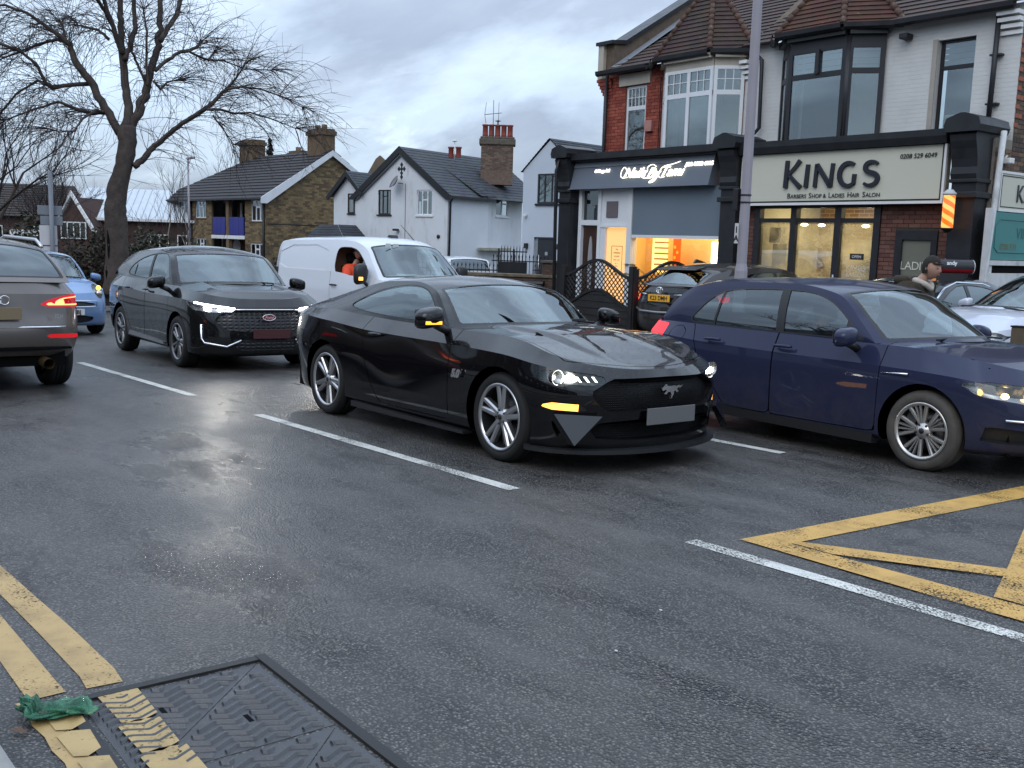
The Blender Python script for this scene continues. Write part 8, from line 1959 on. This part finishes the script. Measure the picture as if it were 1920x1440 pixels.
 lp = empty('far_lamp_post', (-49.9, 18.4, -1.2), 0, 'thin distant lamp post in front of the brick flats', 'lamp post', None, TB); part('shaft', lp, gm, lambda b: b.tube([(0, 0, 0), (0, 0, 6.3)], [.07, .045], 8)); part('lantern', lp, gm, lambda b: b.bbox(-.1, .8, -.08, .08, 6.28, 6.38, .03))
# ------------------------------------------------------------------ trees and hedges
# limbs as (x, y, z, radius) from the foot of the tree
TREE = {
 'trunk': [(0.054,-0.012,1.174,0.3353),(-0.063,0.031,2.003,0.2934),(-0.162,0.05,2.624,0.2794),(-0.225,0.066,3.038,0.2724),(-0.272,0.15,3.662,0.2515),(-0.241,0.318,4.22,0.2235),(-0.262,0.436,4.845,0.2375),(-0.328,0.438,5.217,0.2375)],
 'A': [(-0.319,0.434,5.148,0.1383),(-0.437,0.513,5.75,0.1132),(-0.602,0.523,6.31,0.1006),(-0.794,0.531,7.012,0.0943),(-0.969,0.561,7.717,0.0817),(-1.118,0.594,8.286,0.0754),(-1.269,0.689,9.139,0.0629),(-1.439,0.793,10.135,0.044)],
 'A2': [(-0.646,0.474,7.121,0.0692),(-0.604,0.285,7.625,0.0629),(-0.534,0.114,8.052,0.0566),(-0.435,-0.022,8.473,0.0503),(-0.452,-0.262,9.081,0.0377)],
 'A3': [(-0.581,0.519,6.958,0.0754),(-0.776,0.743,7.446,0.0692),(-0.993,0.934,7.912,0.0629),(-1.317,1.024,8.523,0.0566),(-1.626,1.2,9.432,0.0377)],
 'A4': [(-0.895,0.323,7.833,0.0503),(-0.593,0.054,8.118,0.0503),(-0.319,-0.254,8.388,0.044),(-0.061,-0.573,8.698,0.0251)],
 'B': [(-0.267,0.5,5.15,0.1257),(-0.276,0.764,5.762,0.1195),(-0.303,0.963,6.195,0.1132),(-0.392,1.117,6.768,0.1006),(-0.438,1.312,7.277,0.088),(-0.535,1.456,7.856,0.0754),(-0.713,1.516,8.506,0.0692),(-0.981,1.543,9.512,0.0503)],
 'B2': [(-0.071,1.288,7.497,0.0692),(-0.243,1.611,7.973,0.0629),(-0.43,1.9,8.387,0.0566),(-0.714,2.116,9.018,0.0503),(-0.963,2.413,9.807,0.0377)],
 'B3': [(-0.124,0.948,6.312,0.0377),(-0.355,0.998,7.021,0.0327),(-0.552,1.093,7.737,0.0277),(-0.802,1.106,8.386,0.0189)],
 'B4': [(-0.194,0.891,6.447,0.0377),(-0.182,0.665,6.956,0.0327),(-0.037,0.528,7.119,0.0302),(0.1,0.411,7.414,0.0189)],
 'C': [(-0.409,0.295,5.046,0.1132),(-0.561,0.056,5.551,0.1069),(-0.74,-0.198,6.133,0.1006),(-0.856,-0.419,6.521,0.0943),(-0.947,-0.621,6.852,0.088),(-0.993,-0.753,7.237,0.0754),(-1.035,-0.931,7.401,0.0629),(-1.166,-1.211,7.614,0.0503),(-1.438,-1.64,7.953,0.0377),(-1.683,-2.078,8.103,0.0314),(-2.062,-2.738,8.03,0.0189)],
 'C2': [(-1.053,-0.225,6.323,0.0566),(-1.206,-0.795,6.245,0.0528),(-1.184,-1.154,6.121,0.0566),(-1.073,-1.343,6.246,0.044),(-1.031,-1.553,6.661,0.0377),(-1.104,-1.936,6.956,0.0327),(-1.248,-2.448,7.083,0.0277),(-1.497,-3.112,7.124,0.0189)],
 'C3': [(-0.68,0.079,5.59,0.0566),(-0.568,-0.397,5.506,0.0528),(-0.353,-0.716,5.536,0.0503),(-0.316,-1.23,5.688,0.0327),(-0.296,-1.863,5.427,0.0251),(-0.256,-2.484,5.107,0.0176)],
 'C4': [(-1.522,-0.587,7.33,0.0503),(-1.892,-0.805,7.483,0.0453),(-2.227,-1.029,7.415,0.0377),(-2.657,-1.394,7.257,0.0277),(-3.207,-1.94,6.977,0.0189)],
 'C5': [(-1.607,-0.682,7.382,0.0377),(-1.669,-0.697,7.657,0.0314),(-1.753,-0.747,7.903,0.0251)],
 'C6': [(-1.667,-1.034,6.183,0.0377),(-2.238,-1.258,6.405,0.0327),(-2.848,-1.658,6.076,0.0277),(-3.357,-1.964,5.601,0.0189)],
 'C7': [(-0.912,0.225,7.498,0.044),(-1.304,0.075,7.76,0.0377),(-1.677,-0.088,7.857,0.0327),(-2.051,-0.255,7.941,0.0277),(-2.284,-0.229,8.089,0.0226)],
 'D': [(-0.073,0.525,4.2,0.0894),(-0.04,0.768,4.421,0.0838),(-0.058,0.946,4.642,0.0782),(-0.061,1.133,4.822,0.0726),(0.023,1.464,5.149,0.0671),(0.152,1.853,5.48,0.0615),(0.304,2.265,5.786,0.0615),(0.359,2.541,6.032,0.0559),(0.357,2.738,6.249,0.0503),(0.361,2.933,6.424,0.0447),(0.364,3.146,6.687,0.0279),(0.396,3.44,7.14,0.0134)],
 'D2': [(0.92,2.14,5.749,0.0358),(0.846,2.533,5.782,0.0335),(0.772,2.904,5.729,0.0291),(0.765,3.391,5.807,0.0224),(0.863,3.965,5.686,0.0179),(1.025,4.601,5.477,0.0112)],
 'D3': [(1.178,2.592,6.29,0.0335),(1.231,2.967,6.383,0.0268),(1.371,3.428,6.367,0.0224),(1.578,3.94,6.212,0.0168),(1.784,4.431,5.969,0.0112)],
 'D4': [(1.026,2.24,5.602,0.0246),(1.046,2.446,5.347,0.0201),(1.183,2.751,4.884,0.0112)],
 'E': [(-0.054,1.127,6.705,0.0503),(-0.159,1.421,6.998,0.0469),(-0.196,1.796,7.271,0.0447),(-0.212,2.165,7.406,0.0447),(-0.325,2.417,7.567,0.0391),(-0.55,2.52,7.695,0.0279)],
 'E2': [(0.43,1.864,7.242,0.0335),(0.167,2.236,7.189,0.0313),(-0.104,2.607,7.175,0.0313),(-0.492,2.901,7.472,0.0224)],
 'E3': [(0.777,2.256,7.036,0.0246),(0.574,2.733,7.11,0.0201),(0.522,3.353,6.974,0.0156),(0.547,4.117,7.04,0.0112)],
 'E4': [(-0.056,1.067,6.454,0.0335),(-0.077,1.266,6.262,0.0358),(-0.159,1.482,6.487,0.0224),(-0.156,1.768,6.548,0.0134)],
 'C8': [(-0.667,0.088,5.563,0.0377),(-0.417,-0.304,5.597,0.0352),(-0.126,-0.719,5.307,0.0277),(0.264,-1.025,4.95,0.0201),(0.498,-1.459,4.896,0.0126)],
}
TREE_BASE = (-27.1, 8.05, -1.05)
def twig(b, p, d, L, r0, r1, droop, n, rr, seg=7, kids=0, kidL=.6):
 """one arching shoot with side shoots"""
 pts = [Vector(p)]; d = Vector(d).normalized(); st = L / seg; ds = [d.copy()]
 for i in range(seg):
  d = (d + Vector((rr.gauss(0, .09), rr.gauss(0, .09), -droop + rr.gauss(0, .05)))).normalized(); pts.append(pts[-1] + d * st); ds.append(d.copy())
 b.tube(pts, [r0 + (r1 - r0) * i / seg for i in range(seg + 1)], n, False)
 for k in range(kids):
  i = rr.randint(1, seg); s = Vector((rr.gauss(0, 1), rr.gauss(0, 1), rr.gauss(0, .6))).normalized()
  twig(b, pts[i], ds[i] * .8 + s * .8, kidL * rr.uniform(.5, 1.2), r0 * .5, r1 * .7, droop * .8, 3, rr, 4)
def bare_tree_traced():
 bark = weathered('bark', (.060, .046, .040), .9, .4, 5, .04, 18, dirt=(.075, .08, .06)); fine = principled('twig_bark', (.030, .021, .021), .9)
 t = empty('bare_tree', TREE_BASE, 0, 'large bare tree with thick trunk, dark hollow and long drooping twigs', 'tree', None, TB); rr = random.Random(11)
 for nm, P in TREE.items():
  pts = [p[:3] for p in P]; rs = [p[3] for p in P]; q = []; qr = []
  for i in range(len(pts) - 1):
   for k in range(4):
    f = k / 4; a, c = Vector(pts[i]), Vector(pts[i + 1]); w = rs[i] * .18 if nm != 'trunk' else rs[i] * .025
    q.append(a.lerp(c, f) + Vector((rr.gauss(0, w), rr.gauss(0, w), rr.gauss(0, w * .6)))); qr.append((rs[i] + (rs[i + 1] - rs[i]) * f) * rr.uniform(.96, 1.06))
  q.append(Vector(pts[-1])); qr.append(rs[-1])
  if nm == 'trunk': q = [Vector(pts[0]) - Vector((0, 0, .6))] + q; qr = [rs[0] * 1.5] + qr
  b = MB().mat(bark).tube(q, qr, 14 if nm == 'trunk' else 9); o = b.build('trunk' if nm == 'trunk' else 'limb', t)
  if nm == 'trunk':
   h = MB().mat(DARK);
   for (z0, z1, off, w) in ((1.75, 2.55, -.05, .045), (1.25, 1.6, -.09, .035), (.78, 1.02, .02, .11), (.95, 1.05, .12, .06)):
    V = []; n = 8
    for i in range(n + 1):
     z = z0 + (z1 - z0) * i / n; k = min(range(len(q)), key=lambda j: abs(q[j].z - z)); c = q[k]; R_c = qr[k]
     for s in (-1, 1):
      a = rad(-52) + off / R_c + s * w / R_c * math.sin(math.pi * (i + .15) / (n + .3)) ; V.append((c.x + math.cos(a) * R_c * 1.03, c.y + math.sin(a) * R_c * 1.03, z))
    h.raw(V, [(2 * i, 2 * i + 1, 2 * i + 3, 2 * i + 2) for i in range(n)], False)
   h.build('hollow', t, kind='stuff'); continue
 b = MB().mat(fine)
 for nm, P in TREE.items():
  if nm == 'trunk': continue
  n = len(P)
  for i in range(n):
   rad_ = P[i][3]; p = Vector(P[i][:3]); nx = Vector(P[min(i + 1, n - 1)][:3]); pv = Vector(P[max(i - 1, 0)][:3]); d = (nx - pv).normalized()
   cnt = 8 if nm[0] in 'CDE' else 6
   if i < 2 and len(nm) == 1: cnt = 2
   if i == n - 1: cnt += 5
   for k in range(cnt):
    q = p.lerp(nx, rr.random()); out = Vector((q.x - .4, q.y, 0)); out = out.normalized() if out.length > .2 else Vector((rr.gauss(0, 1), rr.gauss(0, 1), 0)).normalized()
    s = Vector((rr.gauss(0, 1), rr.gauss(0, 1), rr.gauss(.4, .65))).normalized()
    twig(b, q, d * .5 + s * .9 + out * .55, rr.uniform(.9, 2.3) * (.8 if nm[0] in 'DE' else 1), .010, .0035, rr.uniform(.02, .16), 3, rr, 8, rr.randint(2, 5), .65)
 b.build('crown', t, kind='stuff')
def wild_tree(name, loc, H, label, seed, spread=.45, mat=None, trunk_r=.16, levels=4, group=None, up=.25, frame=TB, dens=3):
 rr = random.Random(seed); t = empty(name, loc, 0, label, 'tree', group, frame); bark = mat or MATS['bark']; b1 = MB().mat(bark); b2 = MB().mat(MATS['twig_bark'])
 def grow(p, d, L, r, lev):
  n = 4; pts = [p]; dd = d.copy();
  for i in range(n):
   dd = (dd + Vector((rr.gauss(0, .10), rr.gauss(0, .10), up * .12 + rr.gauss(0, .05)))).normalized(); pts.append(pts[-1] + dd * L / n)
  (b1 if lev >= levels - 1 else b2).tube(pts, [r * (1 - .45 * i / n) for i in range(n + 1)], 7 if lev >= levels - 1 else 3, False)
  if lev == 0: return
  for k in range(dens + (1 if lev < 3 else 0)):
   i = rr.randint(1, n) if k else n
   s = Vector((rr.gauss(0, 1), rr.gauss(0, 1), rr.gauss(.1, .5))).normalized()
   grow(pts[i], (dd + s * spread * 1.6 + Vector((0, 0, up))).normalized(), L * rr.uniform(.55, .8), max(.005, r * .5), lev - 1)
 grow(Vector((0, 0, -.3)), Vector((rr.gauss(0, .05), rr.gauss(0, .05), 1)).normalized(), H * .36, trunk_r, levels)
 b1.build('trunk', t); b2.build('crown', t, kind='stuff'); return t
def shrub(name, loc, size, label, mats, n, seed, group=None, leaf=.07, stems=20, frame=TB, cat='hedge'):
 rr = random.Random(seed); t = empty(name, loc, 0, label, cat, group, frame); b = MB()
 lumps = [(Vector((rr.uniform(-.8, .8) * size[0], rr.uniform(-.7, .7) * size[1], rr.uniform(.25, .8) * size[2])), rr.uniform(.25, .5)) for _ in range(14)]
 for k in range(n):
  c, rr_ = rr.choice(lumps); d = Vector((rr.gauss(0, 1), rr.gauss(0, 1), rr.gauss(0, 1))).normalized() * rr.random() ** .4
  p = Vector((c.x + d.x * rr_ * size[0], c.y + d.y * rr_ * size[1], max(0, c.z + d.z * rr_ * size[2]))); a = Vector((rr.gauss(0, 1), rr.gauss(0, 1), rr.gauss(0, .7))).normalized(); e = a.cross(Vector((rr.gauss(0, 1), rr.gauss(0, 1), 1))).normalized(); l = leaf * rr.uniform(.6, 1.4)
  b.mat(rr.choice(mats)); b.raw([tuple(p + a * l), tuple(p + e * l * .55), tuple(p - a * l), tuple(p - e * l * .55)], [(0, 1, 2, 3)], False)
 b.build('foliage', t, kind='stuff'); s = MB().mat(MATS['twig_bark'])
 for k in range(stems): twig(s, (rr.uniform(-1, 1) * size[0] * .8, rr.uniform(-1, 1) * size[1] * .8, 0), (rr.gauss(0, .3), rr.gauss(0, .3), 1), size[2] * rr.uniform(.7, 1.35), .014, .004, .03, 3, rr, 6, 4, size[2] * .3)
 s.build('stems', t, kind='stuff'); return t
def vegetation():
 bare_tree_traced()
 brn = weathered('birch_bark', (.20, .17, .145), .8, .3, 8, .004, 30)
 wild_tree('bare_tree', (-33.0, 5.4, -1.1), 12, 'bare many branched tree at the left edge of the street', 21, .5, None, .17, 5, 'bare trees', .12, TB, 4)
 wild_tree('bare_tree', (-40, 8.2, -1.1), 10, 'bare spreading tree behind the grey sign post', 5, .55, None, .15, 5, 'bare trees', .10, TB, 4)
 wild_tree('bare_tree', (-52, 11.4, -1.3), 8.5, 'bare tree in front of the far dark roofed house', 8, .5, None, .16, 5, 'bare trees', .15, TB, 4)
 wild_tree('bare_tree', (-62, 26.5, -1.3), 10.0, 'fuzzy bare tree rising behind the brick flats roof', 13, .36, None, .14, 5, 'bare trees', .3)
 wild_tree('birch_tree', (-45.7, 15.5, -1.3), 6.6, 'slim pale birch in front of the school hall roof', 31, .34, brn, .07, 4, 'birches before the flats', .3)
 wild_tree('birch_tree', (-47.5, 18.1, -1.3), 7.6, 'slim pale birch in front of the brick flats balcony', 33, .30, brn, .075, 4, 'birches before the flats', .3)
 g = [principled('hedge_leaf_dark', (.022, .032, .014), .7), principled('hedge_leaf', (.040, .048, .020), .7), principled('hedge_leaf_brown', (.065, .048, .026), .8), principled('hedge_leaf_red', (.075, .040, .028), .8)]
 for k, (x, y, sx, h, nm) in enumerate(((-35.2, 5.2, 2.0, 3.5, 'dark hedge clump at the far left edge behind the silver grey SUV'), (-34.0, 7.6, 1.9, 2.9, 'dark hedge clump behind the sign post'), (-34.0, 9.6, 1.9, 2.9, 'reddish twiggy hedge clump to the right of the sign post'), (-32.3, 10.6, 1.8, 2.5, 'greenish hedge clump left of the big bare tree'), (-30.6, 11.6, 1.6, 2.0, 'low hedge clump behind the big bare tree trunk'), (-29.5, 5.6, 1.3, 1.9, 'low brown hedge clump in front of the sign post'), (-31.0, 15.2, 1.2, 1.9, 'small leafy bush behind the white panel van'))):
  shrub('hedge', (x, y, -1.15), (sx, 1.0, h), nm, g if k in (2, 5) else g[:3], 5200, 40 + k, 'hedge clumps on the left', .07, 40)
 cf = principled('conifer_green', (.018, .026, .020), .8); t = empty('conifer', (-81.3, 37.1, -1.5), 0, 'dark conifer top above the ridge of the brick flats', 'tree', None, TB); rr = random.Random(3); b = MB().mat(cf)
 for k in range(260):
  z = 3 + 8.1 * rr.random() ** .8; r = (11.2 - z) * .30 * rr.uniform(.4, 1.1); a = rr.uniform(0, 6.28); e = Vector((math.cos(a), math.sin(a), 0)); p = Vector((0, 0, z))
  b.raw([tuple(p), tuple(p + e * r * .6 + Vector((-e.y * .25, e.x * .25, -.12))), tuple(p + e * r + Vector((0, 0, .15))), tuple(p + e * r * .6 + Vector((e.y * .25, -e.x * .25, -.12)))], [(0, 1, 2, 3)], False)
 b.build('crown', t, kind='stuff'); part('trunk', t, MATS['bark'], lambda b: b.tube([(0, 0, 0), (0, 0, 11.2)], [.3, .03], 7))
 # the near side of the street, behind the camera: it only shows in reflections
 hb = weathered('near_brick', (.10, .065, .05), .9, .2, 1, .004, 20)
 for k, x in enumerate((-48, -34, -20, -6, 8, 22)):
  h = empty('terraced_house', (x, -19, 0), 0, 'brick terraced house on the near side of the street', 'house', 'houses on the near side'); part('wall', h, hb, lambda b: b.box(-6.9, 6.9, -8, 0, 0, 5.6)); part('roof', h, MATS['dark_tile'], lambda b: b.prism([(.4, 5.5), (-4, 8.6), (-8.4, 5.5)], -6.95, 6.95, 'x'))
  for j in range(3):
   for z in (1.0, 3.6): part('window', h, MATS['upvc_white'], lambda b: b.box(-5 + 4 * j, -3.6 + 4 * j, -.05, .02, z, z + 1.3))
 for k, (x, y, H, s) in enumerate(((-9, -7.5, 10, 51), (-19, -8, 11, 52), (4, -8, 10, 53), (-30, -7, 10, 54))): wild_tree('bare_tree', (x, y, 0), H, 'bare street tree on the near pavement', s, .42, None, .2, 5, 'bare trees on the near side', .2, Matrix())
 for k, (x, y) in enumerate(((-38, -10), (-30, -10), (-22, -10), (-14, -10), (-6, -10), (2, -10))): shrub('hedge', (x, y, 0), (4.2, .8, 2.2), 'clipped evergreen hedge along the near pavement', g[:2], 1300, 70 + k, 'hedges on the near side', .2, 6, Matrix())
# ------------------------------------------------------------------ people
def skin(name, verts, edges, radii, m, parent, sub=2, root=0):
 me = bpy.data.meshes.new(name); me.from_pydata([tuple(v) for v in verts], edges, []); o = bpy.data.objects.new(name, me); COL.objects.link(o)
 md = o.modifiers.new('skin', 'SKIN'); md.use_smooth_shade = True
 for i, r in enumerate(radii):
  s = me.skin_vertices[0].data[i]; s.radius = (r, r) if not isinstance(r, tuple) else r; s.use_root = i == root
 sb = o.modifiers.new('sub', 'SUBSURF'); sb.levels = sub; sb.render_levels = sub
 dg = bpy.context.evaluated_depsgraph_get(); out = bpy.data.meshes.new_from_object(o.evaluated_get(dg)); bpy.data.objects.remove(o)
 out.name = name; out.materials.clear(); out.materials.append(m); out.polygons.foreach_set('use_smooth', [True] * len(out.polygons)); return mesh_obj(name, out, parent)
def head_on(b_skin, parent, c, face, hairm, up=Vector((0, 0, 1)), hat=None, s=1.0, collar=None):
 """a head as one surface with brow, nose, lips, chin and ears, on the point c, facing `face`"""
 f = Vector(face).normalized(); r = f.cross(up).normalized(); u = r.cross(f).normalized(); M = Matrix((( *[f.x, r.x, u.x], c[0]), (*[f.y, r.y, u.y], c[1]), (*[f.z, r.z, u.z], c[2]), (0, 0, 0, 1)))
 bm = bmesh.new(); bmesh.ops.create_icosphere(bm, subdivisions=4, radius=1)
 for v in bm.verts:
  x, y, z = v.co; g = lambda cx, cz, sx, sz, cy=0, sy=9: math.exp(-((x - cx) / .45)**2 * 0 - ((y - cy) / sy)**2 - ((z - cz) / sz)**2) * max(0, x)
  w = 1 - .20 * max(0, -z) ** 1.3; X = x * .098 * (1 + .0 * z); Y = y * .074 * w; Z = z * .118
  X += .026 * g(0, -.22, 1, .17, 0, .14) + .010 * g(0, -.05, 1, .22, 0, .10) + .008 * g(0, -.52, 1, .08, 0, .25) + .012 * g(0, -.85, 1, .16, 0, .3) + .006 * g(0, .10, 1, .10, 0, .6)
  for e in (-1, 1): X -= .010 * g(0, .0, 1, .09, e * .38, .16); Y += e * .018 * math.exp(-((x + .12) / .12)**2 - ((z + .12) / .24)**2) * (1 if e * y > .6 else 0)
  if z < -.3 and x < .1: X += .012 * (-z)
  v.co = Vector((X * s, Y * s, Z * s))
 o = MB().mat(b_skin).bm(bm, M, True).build('head', parent)
 e = MB().mat(principled('eye_dark', (.02, .018, .016), .3))
 for q in (-1, 1): tform(MB().mat(MATS['eye_dark']).ball((.090 * s, q * .029 * s, .004 * s), .006 * s, 8).build('eye', parent), M)
 tform(MB().mat(principled('lip', (.28, .10, .085), .5)).ball((.098 * s, 0, -.062 * s), .018 * s, 10, (.3, 1, .28)).build('mouth', parent), M)
 hm = MB().mat(hairm); bm = bmesh.new(); bmesh.ops.create_icosphere(bm, subdivisions=4, radius=1); from mathutils import noise as mn
 bmesh.ops.delete(bm, geom=[v for v in bm.verts if (v.co.z < .36 and v.co.x > .15) or v.co.z < -.55 or (v.co.x > .62 and v.co.z < .42)], context='VERTS')
 for v in bm.verts:
  n = 1 + .03 * mn.noise(v.co * 7); v.co = Vector((v.co.x * .108 * s * n, v.co.y * .085 * s * n, v.co.z * .130 * s * n + .004))
 hm.bm(bm, M, True).build('hat' if hat else 'hair', parent)
 if hat:
  tform(MB().mat(hairm).prism([(.05, -.07), (.10, -.06), (.122, 0), (.10, .06), (.05, .07)], .050, .060, 'z').build('hat_peak', parent), M)
 return M
def walker():
 p = empty('person', (-5.95, 10.05, -.34), rad(2), 'man walking to the right in a dark olive coat and dark flat cap', 'person', None, TB); V = Vector
 cl = weathered('olive_coat', (.040, .032, .022), .9, .3, 5, .012, 30); tr = weathered('dark_trousers', (.02, .02, .023), .85); sk = weathered('skin', (.42, .24, .18), .55, .1, 8, .001); scf = weathered('pale_scarf', (.42, .38, .33), .9, .15, 12, .006, 60); cap = weathered('dark_cap', (.022, .019, .016), .9, .25, 12, .005, 80)
 hip = V((0, 0, .95)); ch = V((.12, 0, 1.30)); sh = V((.20, 0, 1.46)); nk = V((.26, 0, 1.555)); hc = V((.345, 0, 1.675))
 # body: neck, forearms and hands as one surface
 hands = []; v = [hip, ch, sh, nk, nk + V((.05, 0, .07))]; e = [(0, 1), (1, 2), (2, 3), (3, 4)]; r = [.10, .11, .07, .052, .052]
 for s in (-1, 1):
  S = V((.19, s * .19, 1.45)); E = S + V((-.10 * s - .03, s * .06, -.28)); Wp = E + V((.16 if s < 0 else .10, -s * .01, -.22)); i = len(v); v += [S, E, Wp, Wp + V((.05, 0, -.07))]; r += [.045, .040, .030, .038]; e += [(2, i), (i, i + 1), (i + 1, i + 2), (i + 2, i + 3)]
  for k in range(4):
   a = Wp + V((.055 + .0 * k, (k - 1.5) * .018, -.09)); j = len(v); L = (.030, .036, .033, .026)[k]; v += [a, a + V((.012, 0, -L)), a + V((-.004, 0, -L * 1.8))]; r += [.011, .010, .008]; e += [(i + 3, j), (j, j + 1), (j + 1, j + 2)]
  j = len(v); v += [Wp + V((.055, -s * .03, -.055)), Wp + V((.075, -s * .035, -.09))]; r += [.012, .009]; e += [(i + 3, j), (j, j + 1)]
 for s in (-1, 1):
  i = len(v); fx = .22 if s < 0 else -.20; v += [hip + V((0, s * .09, -.04)), V((fx * .65, s * .10, .50)), V((fx, s * .10, .09))]; r += [.09, .06, .045]; e += [(0, i), (i, i + 1), (i + 1, i + 2)]
 skin('body', v, e, r, sk, p)
 # coat with sleeves, trousers, shoes
 v = [V((-.02, 0, .78)), V((.0, 0, .98)), V((.08, 0, 1.22)), V((.15, 0, 1.38)), V((.19, 0, 1.47))]; e = [(0, 1), (1, 2), (2, 3), (3, 4)]; r = [.26, .25, .245, .24, .16]
 for s in (-1, 1):
  S = V((.17, s * .17, 1.43)); E = V((.17, s * .20, 1.44)) + V((-.10 * s - .03, s * .06, -.28)); Wp = E + V((.15 if s < 0 else .09, -s * .01, -.20)); i = len(v); v += [S, E, Wp]; r += [.135, .11, .085]; e += [(3, i), (i, i + 1), (i + 1, i + 2)]
 skin('coat', v, e, r, cl, p, 2)
 for nm, pts, rs in (('hood', [V((.02, 0, 1.49)), V((.06, .12, 1.53)), V((.18, .15, 1.545)), V((.06, -.12, 1.53)), V((.18, -.15, 1.545)), V((.02, 0, 1.54))], [.085, .07, .045, .07, .045, .07]),):
  skin(nm, pts, [(0, 1), (1, 2), (0, 3), (3, 4), (0, 5)], rs, cl, p, 2)
 skin('scarf', [V((.17, 0, 1.535)), V((.22, .085, 1.535)), V((.33, .06, 1.50)), V((.22, -.085, 1.535)), V((.33, -.06, 1.50)), V((.36, 0, 1.44))], [(0, 1), (1, 2), (0, 3), (3, 4), (4, 5), (2, 5)], [.035, .036, .034, .036, .034, .030], scf, p, 2)
 for s in (-1, 1):
  fx = .22 if s < 0 else -.20; skin('trousers', [hip + V((0, s * .09, -.02)), V((fx * .65, s * .10, .50)), V((fx, s * .10, .10))], [(0, 1), (1, 2)], [.115, .085, .075], tr, p, 2); skin('shoe', [V((fx - .03, s * .10, .055)), V((fx + .08, s * .10, .05)), V((fx + .19, s * .10, .035))], [(0, 1), (1, 2)], [.05, .048, .034], BLACKP, p, 2)
 head_on(sk, p, hc, (1, -.10, -.10), cap, hat=True)
def seated(name, loc, rz, label, coat, hairm, hat=False, lean=.0):
 p = empty(name, loc, rz, label, 'person'); V = Vector; sk = MATS['skin']; tr = MATS['dark_trousers']
 v = [V((0, 0, .12)), V((-.03, 0, .35)), V((-.05 + lean, 0, .52)), V((-.03 + lean, 0, .63)), V((.0 + lean, 0, .70))]; e = [(0, 1), (1, 2), (2, 3), (3, 4)]; r = [.10, .09, .075, .052, .052]
 w = [V((0, 0, .10)), V((-.02, 0, .30)), V((-.04 + lean, 0, .48)), V((-.04 + lean, 0, .58))]; we = [(0, 1), (1, 2), (2, 3)]; wr = [.23, .22, .21, .12]
 for s in (-1, 1):
  S = V((-.04 + lean, s * .17, .53)); E = S + V((.12, s * .07, -.26)); H = E + V((.26, -s * .06, .08)); i = len(v); v += [S, E, H, H + V((.07, -s * .01, .02))]; r += [.045, .040, .03, .036]; e += [(2, i), (i, i + 1), (i + 1, i + 2), (i + 2, i + 3)]
  for k in range(4):
   a = H + V((.10, (k - 1.5) * .017, .02)); j = len(v); v += [a, a + V((.03, 0, -.012)), a + V((.032, 0, -.038))]; r += [.010, .009, .007]; e += [(i + 3, j), (j, j + 1), (j + 1, j + 2)]
  j = len(v); v += [H + V((.07, -s * .035, .035)), H + V((.10, -s * .04, .04))]; r += [.011, .009]; e += [(i + 3, j), (j, j + 1)]
  i = len(w); w += [S, E, H]; wr += [.12, .10, .075]; we += [(2, i), (i, i + 1), (i + 1, i + 2)]
  i = len(v); v += [V((.05, s * .09, .10)), V((.46, s * .12, .14)), V((.60, s * .12, -.25))]; r += [.085, .06, .045]; e += [(0, i), (i, i + 1), (i + 1, i + 2)]
  skin('trousers', [V((.03, s * .09, .10)), V((.46, s * .12, .14)), V((.60, s * .12, -.25))], [(0, 1), (1, 2)], [.105, .078, .062], tr, p, 1)
 skin('body', v, e, r, sk, p, 2); skin('jacket', w, we, wr, coat, p, 2); head_on(sk, p, V((.03 + lean, 0, .82)), (1, -.05, 0), hairm, hat=hat); return p
def people():
 walker()
 hv = weathered('hi_vis_orange', (.75, .075, .025), .7, .12, 5, .006, 30); dk = MATS['dark_cap']
 seated('person', (-14.35 - 1.42, 10.25 - .62, .84), .0, 'van driver in bright orange jacket and dark cap at the open cab window', hv, dk, True, .02)
 navy = weathered('navy_jumper', (.03, .035, .06), .9); a = -.085
 seated('person', (-3.66 - 1.40 * math.cos(a) - .36 * math.sin(a) * -1 * -1, 8.23 - 1.40 * math.sin(a) - .36 * math.cos(a), .42), a, 'driver in dark clothes at the wheel of the blue hatchback', navy, dk, False, .0)
# ------------------------------------------------------------------ build it all
ground(); manhole(); shops(); houses(); yard(); vegetation()
mustang(); golf(); kuga(); audi(); micra(); van(); parked(); people()
